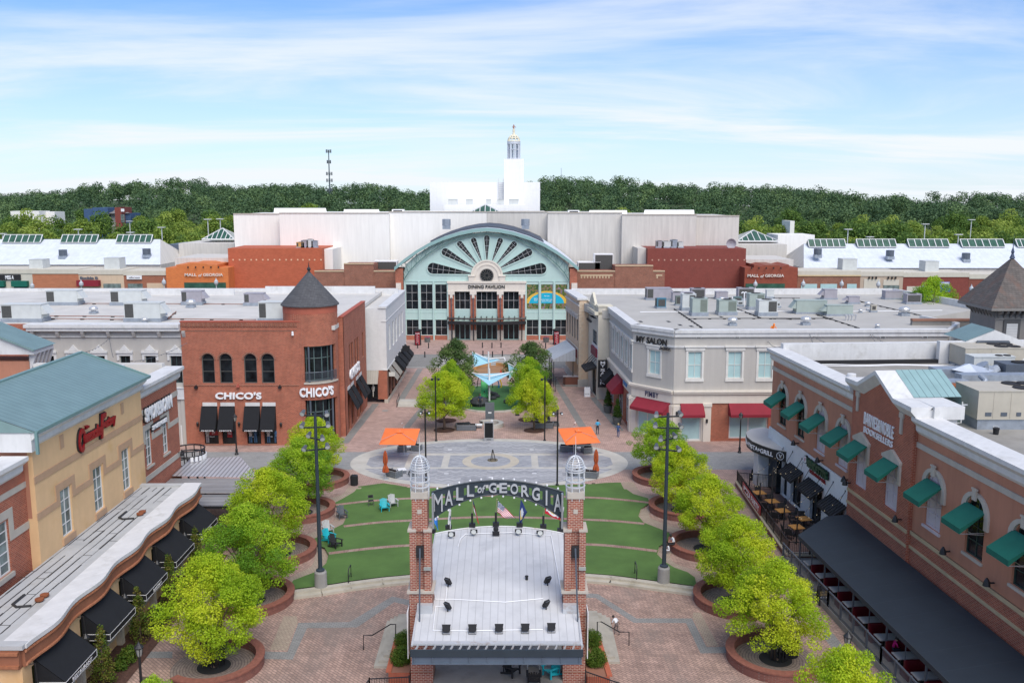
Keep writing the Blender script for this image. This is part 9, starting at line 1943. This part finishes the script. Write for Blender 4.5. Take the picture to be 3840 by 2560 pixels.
o=mb.build('play_kerb',concrete);o['kind']='structure'
c=G(*PL(1128,595));rx_=(G(*PL(1400,595))-c).x;mb=MB();mb.prism([(rx_*cos(2*pi*k/40),5.0*sin(2*pi*k/40))for k in range(40)],0,.03);o=mb.build('rubber_pad',M("rubber_brown",(.34,.19,.095),.9,var=.3,vs=.6));o.location=(c.x,c.y,0);o['kind']='structure'
mb=MB();
for a0,a1 in((.25,1.4),(1.75,2.9)):
 K=14
 for k in range(K):a,b=a0+(a1-a0)*k/K,a0+(a1-a0)*(k+1)/K;mb.bar((rx_*cos(a),5*sin(a),.25),(rx_*cos(b),5*sin(b),.25),.5,.45)
o=mb.build('pad_wall',M("rubber_tan",(.48,.26,.10),.9,var=.1));o.location=(c.x,c.y,0);tag(o,'low curved tan rubber wall round the back of the brown play pad','wall')
def sailset(label,Ym,mast_top,mast_bot,tips,beams):
 mt=D(*PL(*mast_top),Ym);t=thing('shade_sail',label,'shade sail',(mt.x,Ym,0),0,'pale blue triangular shade sails over the play area');O=Vector((mt.x,Ym,0));mb=MB();mb.cyl(0,0,0,mt.z,.12,n=10);mb.build('mast',white,t)
 T=[D(*PL(*p[:2]),Ym+p[2])-O for p in tips];mb=MB();N_=10
 def P_(u,v):
  p=T[0]*(1-u-v)+T[1]*u+T[2]*v;s=-.9*(u*v+u*(1-u-v)+v*(1-u-v))*.8;cpt=(T[0]+T[1]+T[2])/3;k=1-.22*(u*v+u*(1-u-v)+v*(1-u-v))*2;q=cpt+(p-cpt)*k;return(q.x,q.y,q.z+s*.5)
 for i in range(N_):
  for j in range(N_-i):
   mb.face([P_(i/N_,j/N_),P_((i+1)/N_,j/N_),P_(i/N_,(j+1)/N_)])
   if i+j<N_-1:mb.face([P_((i+1)/N_,j/N_),P_((i+1)/N_,(j+1)/N_),P_(i/N_,(j+1)/N_)])
 mb.build('sail',fabric_sail,t);mb=MB()
 for a,b in beams:mb.bar(D(*PL(*a[:2]),Ym+a[2])-O,D(*PL(*b[:2]),Ym+b[2])-O,.16,n=8)
 mb.build('beam',white,t)
Y1_=G(*PL(1078,1040)).y
sailset('front pale blue shade sail with its point aimed at the camera',Y1_,(1078,555),(1078,1050),((825,622,2.0),(1450,597,2.0),(1072,803,-1.8)),(((825,618,2.0),(1078,668,0)),((1450,593,2.0),(1078,668,0))))
sailset('rear pale blue shade sail above the crossing',Y1_+9,(1066,308),(1066,600),((818,312,2),(1240,425,1),(850,532,-2)),(((818,310,2),(1066,415,0)),((1300,395,2),(1066,415,0)),((1300,395,2),(1312,440,1))))
sailset('pale blue shade sail mostly hidden by the trees on the right',Y1_+4,(1500,545),(1500,900),((1352,482,-1),(1500,548,0),(1370,722,-1)),(((1352,480,-1),(1500,548,0)),((1360,722,-1),(1450,600,0))))
b=G(*PL(1002,1000),.1);t=thing('play_slide','bright green slide on the play lawn','slide',(b.x,b.y,.1));gs=M("slide_green",(.10,.48,.14),.35,var=.05);yt=3.1;mb=MB();prof=[(0,.25),(.5,.3),(2.2,1.55),(3.0,1.75)];W_=.42
for(ya,za),(yb,zb_)in zip(prof,prof[1:]):
 mb.poly([(-W_,ya,za),(W_,ya,za),(W_,yb,zb_),(-W_,yb,zb_)],[(0,1,2,3)])
 for s in(-1,1):mb.bar((s*W_,ya,za+.12),(s*W_,yb,zb_+.12),.1,.3)
mb.build('chute',gs,t);mb=MB();[mb.bar((s*.5,3.1,0),(s*.5,3.1,2.6),.08)for s in(-1,1)];mb.tube([(-.5,3.1,2.5),(-.9,3.2,2.2),(-1.1,3.3,.8)],.06,5);mb.tube([(.5,3.1,2.5),(.9,3.2,2.2),(1.1,3.3,.8)],.06,5);mb.build('frame',blackm,t)
rk_=M("rock_charcoal",(.045,.05,.055),.8,var=.2)
for x,y,s,lab in((935,1095,1.25,'big charcoal dome shaped boulder before the green slide'),(1155,950,.5,'charcoal climbing boulder, rear one right of the slide'),(1190,975,.42,'charcoal climbing boulder, right one right of the slide'),(1130,1005,.5,'charcoal climbing boulder, front one right of the slide'),(1350,1060,.6,'charcoal drum shaped boulder under the right lime trees'),(1095,925,.45,'charcoal climbing boulder beside the sail mast')):
 q=G(*PL(x,y),.1);t=thing('play_boulder',lab,'boulder',q,0,'charcoal play boulders');rr_=random.Random(int(x));mb=MB();mb.lathe([(s*.8,0),(s*1.0,s*.35),(s*.85,s*.7),(s*.4,s*.9),(.0001,s*.92)],n=10);mb.v=[(a*rr_.uniform(.93,1.07),b_*rr_.uniform(.9,1.05),c_)for a,b_,c_ in mb.v];mb.build('boulder',rk_,t)
for i,(x0,y0,x1,y1,mt,lab)in enumerate(((1210,842,1205,640,M("post_blue",(.01,.16,.42),.5),'blue'),(1247,838,1238,640,M("post_yellow",(.8,.55,.03),.5),'yellow'))):
 q=G(*PL(x0,y0),.05);h=D(*PL(x1,y1),q.y).z;t=thing('play_pole','wavy %s play pole at the edge of the play lawn'%lab,'play pole',q);mb=MB();mb.tube([(.1*sin(k*.9),0,h*k/8)for k in range(9)],.09,6);mb.build('pole',mt,t)
 if i:mb=MB();mb.lathe([(.16,0),(.16,.25),(.0001,.9)],0,0,h-.1,10);mb.build('cone_top',M("post_red",(.7,.06,.02),.5),t)
BG='short black bollards on the crossing before the pavilion'
b0=thing('bollard','','bollard',(0,0,0),0,BG);mb=MB();mb.lathe([(.13,0),(.13,.1),(.1,.14),(.1,.85),(.12,.88),(.1,.96),(.0001,1.0)],n=10);mb.build('post',black,b0)
for i,(x,y,lab)in enumerate(((977,250,'rear row, left of the doors'),(1117,252,'rear row, before the doors'),(1250,250,'rear row, right of the doors'),(985,375,'front row, left end of the crossing'),(1125,385,'front row, middle of the crossing'),(1270,375,'front row, right end of the crossing'),(185,255,'rear row, beside the left flower pot'),(25,255,'rear row, before the left drinks kiosk'),(130,388,'front row, left of the dark feathery tree'),(1905,254,'rear row, beside the right flower pot'),(2052,252,'rear row, before the right drinks kiosk'),(2198,238,'rear row, far right by the stone building'),(1967,385,'front row, right of the dark feathery tree'))):
 q=G(*PL(x,y));t=b0 if i==0 else dup(b0);t.location=q;t['label']='black bollard, '+lab
for i,(x,y,lab)in enumerate(((332,1553,'left'),(1965,1548,'right'))):
 q=G(*PV(x,y));t=thing('drinks_kiosk','round black kiosk with a red drinks advertisement, %s of the pavilion doors'%lab,'kiosk',(q.x,q.y+.55,0),0,'round drinks kiosks');mb=MB();mb.lathe([(.6,0),(.6,2.6),(.72,2.65),(.74,2.85),(.2,3.0),(.0001,3.02)],n=24);mb.build('drum',blackm,t);mb=MB()
 K=10
 def cyp(u,yy,z):a=-pi/2+u/.62;return((.62-yy)*cos(a),(.62-yy)*sin(a),z)
 for k in range(K):a,b_=-.45+.9*k/K,-.45+.9*(k+1)/K;mb.face([cyp(a,0,.12),cyp(b_,0,.12),cyp(b_,0,2.5),cyp(a,0,2.5)])
 o=mb.build('poster',M("cola_red",(.33,.01,.02),.5,var=.5,vs=4,stain=(.04,.02,.02),sts=3),t);sign(o,"Coca-Cola",-.38,.38,2.12,2.38,letter_white,-.02,.015,.35,.004,bend=cyp,name='poster_lettering')
 mb=MB();ww=random.Random(i)
 mb.tube([cyp(.28*sin(k*1.7),-.02,.3+.11*k)for k in range(16)],.035,4);mb.build('poster_swirl',M("swirl_white",(.6,.5,.5),.5),o)
for i,(x,y,lab)in enumerate(((445,1518,'left'),(1845,1518,'right'))):
 q=G(*PV(x,y));t=thing('flower_pot','grey ribbed pot of pink flowers, %s of the pavilion doors'%lab,'flower pot',(q.x,q.y+.5,0),0,'pots of pink flowers');mb=MB();mb.lathe([(.48,0),(.55,.35),(.56,.4),(.6,.75),(.63,.8),(.5,.78),(.0001,.7)],n=20);mb.build('pot',M("pot_grey",(.14,.15,.14),.8),t)
 rnd=random.Random(i);me=crown_mesh('flowers',[(rnd.uniform(-.42,.42),rnd.uniform(-.35,.35),.9+rnd.uniform(-.05,.12),.15,rnd.random())for _ in range(30)],900,.035,rnd,None);me.materials.append(leafmat("petals%d"%i,[(.08,.14,.04),(.6,.12,.25),(.75,.3,.42)]));o=bpy.data.objects.new('flowers',me);COL.objects.link(o);setp(o,t)
for f,x,y,s,lab in((A3,885,1105,1.0,'taller, next to the black hanging sign'),(A3,970,1215,1.0,'nearer the chamfered corner')):
 q=G(*f(x,y));t=shrub('potted_conifer','cone shaped dark conifer in a round grey pot, '+lab,(q.x,q.y+.55,0),.6,.6,2.3,leaf_shrub,True,90,.05,(0,.35),900,'potted conifers before the salon building',base=.95,cat='potted tree');mb=MB();mb.lathe([(.38,0),(.5,.5),(.52,.55),(.58,.9),(.62,1.0),(.5,.98),(.0001,.9)],n=20);mb.build('pot',M("pot_slate",(.11,.12,.12),.8)if 'pot_slate' not in bpy.data.materials else bpy.data.materials['pot_slate'],t)
q=G(*A2(1383,662));t=shrub('potted_shrub','slim potted shrub beside the hanging shop signs of the white street building',(q.x,q.y,0),.3,.3,1.6,leaf_shrub,False,40,.06,(.1,.5),500,base=.6,cat='potted plant');mb=MB();mb.lathe([(.25,0),(.38,.7),(.0001,.68)],n=14);mb.build('pot',bpy.data.materials['pot_slate'],t)
def aframe(p,rz,mt,fm,label,txt=None,h=1.2,w_=.62):
 t=thing('sandwich_board',label,'sandwich board',p,rz);
 for s in(-1,1):
  mb=MB();mb.poly([(-w_/2,s*.3,0),(w_/2,s*.3,0),(w_/2,s*.04,h),(-w_/2,s*.04,h),(-w_/2,s*.3-.03,0),(w_/2,s*.3-.03,0),(w_/2,s*.04-.03,h),(-w_/2,s*.04-.03,h)],[(0,1,2,3),(7,6,5,4),(3,2,6,7),(0,3,7,4),(1,5,6,2)]);mb.build('frame',fm,t)
 mb=MB();f_=lambda x,z:(x,-.33-.012+(z/h)*.26,z);mb.poly([f_(-w_/2+.06,.15),f_(w_/2-.06,.15),f_(w_/2-.06,h-.06),f_(-w_/2+.06,h-.06)],[(0,1,2,3)]);o=mb.build('panel',mt,t)
 if txt:
  for s_,z0,z1,c in txt:sign(o,s_,-w_/2+.12,w_/2-.12,z0,z1,c,0,.01,ext=.002,name='board_lettering',bend=lambda u,yy,z:(u,-.33-.02+(z/h)*.26+yy,z))
 return t
gold=M("gold_ink",(.6,.42,.15),.5);aframe(G(*A3(690,945)),.05,white,white,'white sandwich board with a pink picture in the street beside the salon building',(("NOW OPEN",.35,.45,letter_black),),1.3,.8)
o=bpy.data.objects;aframe(G(*VT(315,865)),.35,M("chalk",(.05,.055,.05),.9),blackm,'dark sandwich board by the patio railing, left one of two');aframe(G(*VT(450,855)),-.3,M("chalk2",(.04,.045,.045),.9),white,'white framed sandwich board by the patio railing, right one of two')
aframe(G(*GD(1705,595)),.1,letter_black,blackm,'black lunch specials sandwich board beside the steel railing',(("LUNCH",.82,.95,gold),("SPECIALS",.66,.78,gold),("$12",.5,.6,letter_white)),1.25,.7)
for f,x,y,side in((B2,633,905,'left'),(B3,852,880,'right')):
 p=G(*f(x,y),.1);t=thing('step_handrail','black loop handrail on the lawn steps, %s side'%side,'handrail',p);mb=MB();mb.tube([(0,0,0),(0,-.0,.95),(0,.25,1.2),(0,1.0,1.15),(0,1.1,.2)],.035,6);mb.bar((0,.1,.55),(0,1.05,.6),.03);mb.build('pipe',black,t)
t=thing('festoon_wires','thin bulb strings running from the grey salon building towards the plaza','string lights',(0,0,0));mb=MB()
for a,b in((D(*A4(385,375),99.4),D(*A4(450,492),92)),(D(*A4(420,395),99.4),D(*A4(735,490),92)),(D(*A4(940,375),99.4),D(*A4(1075,492),92)),(D(*A4(960,380),99.4),D(*A4(1225,490),92)),(D(*A4(0,440),99.4),D(*A4(120,487),92)),(D(*A1(740,548),92),D(*A1(1005,412),97.6)),(D(*A1(1005,412),97.6),D(*A1(1040,580),94)),(D(*A1(1240,622),92),D(*A1(1715,455),97.4))):
 pts_=[a.lerp(b,k/10)-Vector((0,0,1.2*(k/10)*(1-k/10)))for k in range(11)];mb.tube(pts_,.02,4)
 for p in pts_:mb.lathe([(.0001,.05),(.045,0),(.0001,-.06)],p.x,p.y,p.z-.05,5)
mb.build('cable',steel_grey,t)
# people
skin=M("skin",(.48,.27,.18),.6,var=.03);skin_d=M("skin_brown",(.16,.08,.05),.6,var=.03);hair_k=M("hair_dark",(.02,.016,.014),.7);hair_b=M("hair_blond",(.45,.33,.16),.7)
shoe_w=M("shoe_white",(.7,.7,.7),.6);shoe_k=M("shoe_dark",(.03,.03,.03),.6)
def cloth(n,c):return M(n,c,.85,var=.08)
def person(name_label,loc,rz,h,J,mats,hair,group=None,skirt=None):
 """one continuous skinned body; J maps joint -> (x,y,z) for a 1.75 m figure facing -y; mats = top, legs, skin, shoes"""
 t=thing('person',name_label,'person',loc,rz,group);s=h/1.75
 base=dict(pelvis=(0,0,.95),waist=(0,0,1.08),chest=(0,0,1.32),neck=(0,.0,1.48),head=(0,-.01,1.60),crown=(0,0,1.70),hipL=(.09,0,.9),kneeL=(.1,-.02,.5),ankL=(.1,.02,.09),toeL=(.11,-.15,.03),hipR=(-.09,0,.9),kneeR=(-.1,-.02,.5),ankR=(-.1,.02,.09),toeR=(-.11,-.15,.03),shL=(.18,0,1.42),elL=(.23,.02,1.14),wrL=(.24,-.06,.9),haL=(.24,-.09,.82),shR=(-.18,0,1.42),elR=(-.23,.02,1.14),wrR=(-.24,-.06,.9),haR=(-.24,-.09,.82))
 base.update(J)
 for S in 'LR':
  ha=Vector(base['ha'+S]);wr=Vector(base['wr'+S]);d=(ha-wr).normalized();sd=d.cross(Vector((0,1,0)));sd=sd.normalized()if sd.length>.1 else Vector((1,0,0))
  for k in range(4):base['f%d%s'%(k,S)]=tuple(ha+d*(.055-.006*abs(k-1))+sd*(.024*(k-1.5))+Vector((0,-.012,0)))
  base['th'+S]=tuple(ha-d*.02+sd*.05)
 E_=[('pelvis','waist'),('waist','chest'),('chest','neck'),('neck','head'),('head','crown')]
 for S in 'LR':E_+=[('pelvis','hip'+S),('hip'+S,'knee'+S),('knee'+S,'ank'+S),('ank'+S,'toe'+S),('chest','sh'+S),('sh'+S,'el'+S),('el'+S,'wr'+S),('wr'+S,'ha'+S),('ha'+S,'th'+S)]+[('ha'+S,'f%d%s'%(k,S))for k in range(4)]
 rad=dict(pelvis=.13,waist=.115,chest=.135,neck=.05,head=.088,crown=.075,hip=.088,knee=.058,ank=.04,toe=.033,sh=.058,el=.042,wr=.028,ha=.03,th=.010,f0=.009,f1=.009,f2=.009,f3=.009)
 names=list(base);idx={n:i for i,n in enumerate(names)};me=bpy.data.meshes.new('body');me.from_pydata([Vector(base[n])for n in names],[(idx[a],idx[b])for a,b in E_],[])
 o=bpy.data.objects.new('body_src',me);COL.objects.link(o);m=o.modifiers.new('s','SKIN');
 if not me.skin_vertices:bpy.context.view_layer.objects.active=o;
 for i,n in enumerate(names):
  k=n if n in rad else n[:-1];sv=me.skin_vertices[0].data[i];r0=rad[k];sv.radius=(r0*(1.15 if k in('chest','pelvis','waist')else 1),r0*(.85 if k in('chest','waist')else 1));sv.use_root=(n=='pelvis')
 o.modifiers.new('d','SUBSURF').levels=1;bpy.context.view_layer.update()
 bm_=bpy.data.meshes.new_from_object(o.evaluated_get(bpy.context.evaluated_depsgraph_get()));bpy.data.objects.remove(o)
 bm_.name='body';[bm_.materials.append(q)for q in mats]
 seg_=[]
 for a,b in E_:
  k=a[:-1]if a[-1]in 'LR' and a not in rad else a
  mi={'pelvis':1,'waist':0,'chest':0,'neck':2,'head':2,'hip':1,'knee':1,'ank':3,'sh':0,'el':2,'wr':2,'ha':2}[k]
  if skirt and k=='knee':mi=2
  if a=='pelvis' and b=='waist':mi=1
  seg_.append((Vector(base[a]),Vector(base[b]),mi))
 mi=[]
 for p in bm_.polygons:
  c=p.center;best=None
  for a,b,k in seg_:
   ab=b-a;t_=max(0,min(1,(c-a).dot(ab)/max(ab.length_squared,1e-9)));d=(c-(a+ab*t_)).length
   if best is None or d<best[0]:best=(d,k)
  mi.append(best[1])
 bm_.polygons.foreach_set('material_index',mi);bm_.polygons.foreach_set('use_smooth',[True]*len(mi));bm_.transform(Matrix.Scale(s,4))
 ob=bpy.data.objects.new('body',bm_);COL.objects.link(ob);setp(ob,t)
 hd=Vector(base['head'])*s;cr=Vector(base['crown'])*s;up=(cr-hd).normalized();mb=MB();K=12
 for i in range(5):pass
 M_=Matrix.Translation(hd)@up.to_track_quat('Z','Y').to_matrix().to_4x4()
 mb.lathe([(.102*s,-.03*s),(.112*s,.03*s),(.105*s,.09*s),(.07*s,.14*s),(.0001,.155*s)],n=14);mb.v=[tuple(M_@Vector((v[0],v[1]*1.08+.02*s,v[2])))for v in mb.v];mb.build('hair',hair,t,True)
 fc=MB();
 for x in(-.03,.03):fc.lathe([(.0001,.009),(.01,0),(.0001,-.009)],x*s,0,0,6)
 fc.v=[tuple(M_@Vector((v[0],v[1]-.088*s,v[2]*s+.02*s)))for v in fc.v];fc.build('eyes',hair_k,t)
 return t
blue_t=cloth("shirt_blue",(.05,.38,.62));shorts_k=cloth("shorts_dark",(.04,.045,.06));denim_=cloth("denim_blue",(.035,.08,.2));tee_w=cloth("tee_white",(.72,.74,.78));navy_=cloth("navy_top",(.03,.045,.1))
person('person in a light blue shirt and white shoes walking away past the right orange umbrella',G(*A3(785,1298)),pi,1.82,dict(kneeL=(.1,-.1,.52),ankL=(.1,.02,.12),toeL=(.1,-.12,.07),kneeR=(-.1,.04,.5),ankR=(-.1,.22,.14),toeR=(-.1,.12,.03),elR=(-.27,.06,1.16),wrR=(-.2,-.14,1.1),haR=(-.19,-.2,1.1)),(blue_t,shorts_k,skin,shoe_w),hair_k)
person('blond person in blue denim walking away near the potted conifers',G(*A3(975,1322)),pi-.3,1.66,dict(kneeL=(.1,-.08,.5),ankL=(.1,-.1,.1),toeL=(.1,-.26,.04),ankR=(-.1,.14,.12),elL=(.3,.04,1.18),wrL=(.36,-.05,.98),haL=(.38,-.08,.92)),(denim_,denim_,skin,shoe_w),hair_b)
p=G(*PL(945,1125),.1);person('person in dark clothes standing on the play lawn by the big boulder',p,pi,1.78,dict(),(navy_,shorts_k,skin,shoe_w),M("hair_brown",(.15,.09,.05),.7))
p=G(*PL(1003,985),.1);p.z+=.25;person('small child sitting at the bottom of the green slide',p+Vector((0,.35,-.05)),0,1.1,dict(pelvis=(0,0,.14),waist=(0,0,.3),chest=(0,0,.55),neck=(0,0,.75),head=(0,-.02,.9),crown=(0,-.02,1.02),hipL=(.1,-.02,.13),kneeL=(.12,-.4,.3),ankL=(.12,-.75,.08),toeL=(.12,-.85,.16),hipR=(-.1,-.02,.13),kneeR=(-.12,-.4,.3),ankR=(-.12,-.75,.08),toeR=(-.12,-.85,.16),shL=(.18,0,.68),elL=(.26,-.1,.45),wrL=(.28,-.25,.3),haL=(.28,-.32,.28),shR=(-.18,0,.68),elR=(-.26,-.1,.45),wrR=(-.28,-.25,.3),haR=(-.28,-.32,.28)),(cloth("child_top",(.6,.35,.4)),navy_,skin,shoe_w),hair_k)
person('person in dark clothes pushing a pushchair right of the front right lime tree',G(*PL(2050,1262)),pi-.3,1.75,dict(kneeL=(.1,-.1,.52),ankR=(-.1,.2,.12),elL=(.22,-.12,1.15),wrL=(.2,-.35,1.05),haL=(.2,-.42,1.05),elR=(-.22,-.12,1.15),wrR=(-.2,-.35,1.05),haR=(-.2,-.42,1.05)),(navy_,shorts_k,skin,shoe_k),hair_k)
q=G(*PL(2015,1235));t=thing('pushchair','black pushchair beside the person right of the front right lime tree','pushchair',q,.4);mb=MB()
for x in(-.28,.28):
 for y in(-.35,.35):
  w_=MB();w_.lathe([(.14,-.03),(.17,-.03),(.17,.03),(.14,.03),(.14,-.03)],0,0,0,14);w_.v=[(v[2]+x,v[0]+y,v[1]+.17)for v in w_.v];w_.build('wheel',blackm,t)
mb.bar((-.28,.35,.17),(-.25,-.1,.6),.04);mb.bar((.28,.35,.17),(.25,-.1,.6),.04);mb.bar((-.28,-.35,.17),(-.25,.35,1.0),.04);mb.bar((.28,-.35,.17),(.25,.35,1.0),.04);mb.bar((-.25,.35,1.0),(.25,.35,1.0),.04);mb.build('frame',steel_grey,t);mb=MB();mb.box(-.22,.22,-.2,.25,.45,.55);mb.obox((0,.22,.75),.44,.08,.5,0,0,-.3);mb.obox((0,.05,1.0),.46,.4,.06,0,0,.2);mb.build('seat',navy_,t)
p=G(*B3(715,1238));p.z=0;person('child in a white shirt leaning forward on the right stage steps beside the black handrail',p,pi/2-.9+pi,1.3,dict(waist=(0,-.06,1.06),chest=(0,-.2,1.26),neck=(0,-.33,1.38),head=(0,-.42,1.45),crown=(0,-.48,1.53),shL=(.18,-.24,1.34),elL=(.24,-.3,1.08),wrL=(.2,-.42,.92),haL=(.2,-.47,.86),shR=(-.18,-.24,1.34),elR=(-.24,-.1,1.12),wrR=(-.25,.05,1.0),haR=(-.25,.1,.95),kneeL=(.1,-.2,.55),ankL=(.1,-.12,.14),ankR=(-.1,.25,.12),toeR=(-.1,.12,.03)),(tee_w,cloth("shorts_grey",(.15,.12,.12)),skin_d,shoe_k),hair_k)
sit=dict(pelvis=(0,0,.12),waist=(0,-.02,.28),chest=(0,-.10,.5),neck=(0,-.2,.64),head=(0,-.28,.74),crown=(0,-.33,.83),hipL=(.1,-.03,.11),kneeL=(.12,-.45,.13),ankL=(.12,-.42,-.3),toeL=(.12,-.57,-.36),hipR=(-.1,-.03,.11),kneeR=(-.12,-.45,.13),ankR=(-.12,-.42,-.3),toeR=(-.12,-.57,-.36),shL=(.18,-.13,.58),elL=(.24,-.2,.34),wrL=(.1,-.4,.28),haL=(.05,-.45,.28),shR=(-.18,-.13,.58),elR=(-.24,-.2,.34),wrR=(-.1,-.4,.28),haR=(-.05,-.45,.28))
c=PLR[2];e=G(*B3(1085,625),.6);person('dark haired person in white sitting bent over on a right brick planter wall',Vector((e.x+.25,e.y,.62)),-pi/2+.2,1.72,sit,(tee_w,cloth("trousers_blk",(.02,.02,.025)),skin,shoe_k),hair_k)
e=G(*B3(1052,690));person('small child in a white top crouching behind the right floodlight mast',Vector((e.x+.25,e.y,.3)),-pi/2,1.1,sit,(tee_w,tee_w,skin,shoe_w),hair_k)
q=G(*RU(1865,722),12.1);q.y=100.6;orange_v=cloth("hi_vis",(.95,.25,.02));orange_v.node_tree.nodes['Principled BSDF'].inputs['Roughness'].default_value=.6
person('worker in a bright orange hooded jacket crouching at the front edge of the salon roof',Vector((q.x,100.9,12.2)),.2,1.8,dict(sit,**{'kneeL':(.2,-.3,.25),'kneeR':(-.2,-.3,.25),'ankL':(.2,-.05,.02),'ankR':(-.2,-.05,.02),'toeL':(.2,-.2,.0),'toeR':(-.2,-.2,.0),'elL':(.34,-.18,.36),'elR':(-.34,-.18,.36),'wrL':(.3,-.35,.2),'wrR':(-.3,-.35,.2),'haL':(.28,-.42,.18),'haR':(-.28,-.42,.18)}),(orange_v,orange_v,orange_v,shoe_k),orange_v)
pb=rowloc(16.2,-4.25,.3+.45);person('person in a bright pink top sitting at a booth table under the navy canopy',pb,ang+pi+.1,1.7,dict(sit),(cloth("pink_top",(.75,.02,.22)),shorts_k,skin,shoe_k),hair_k)
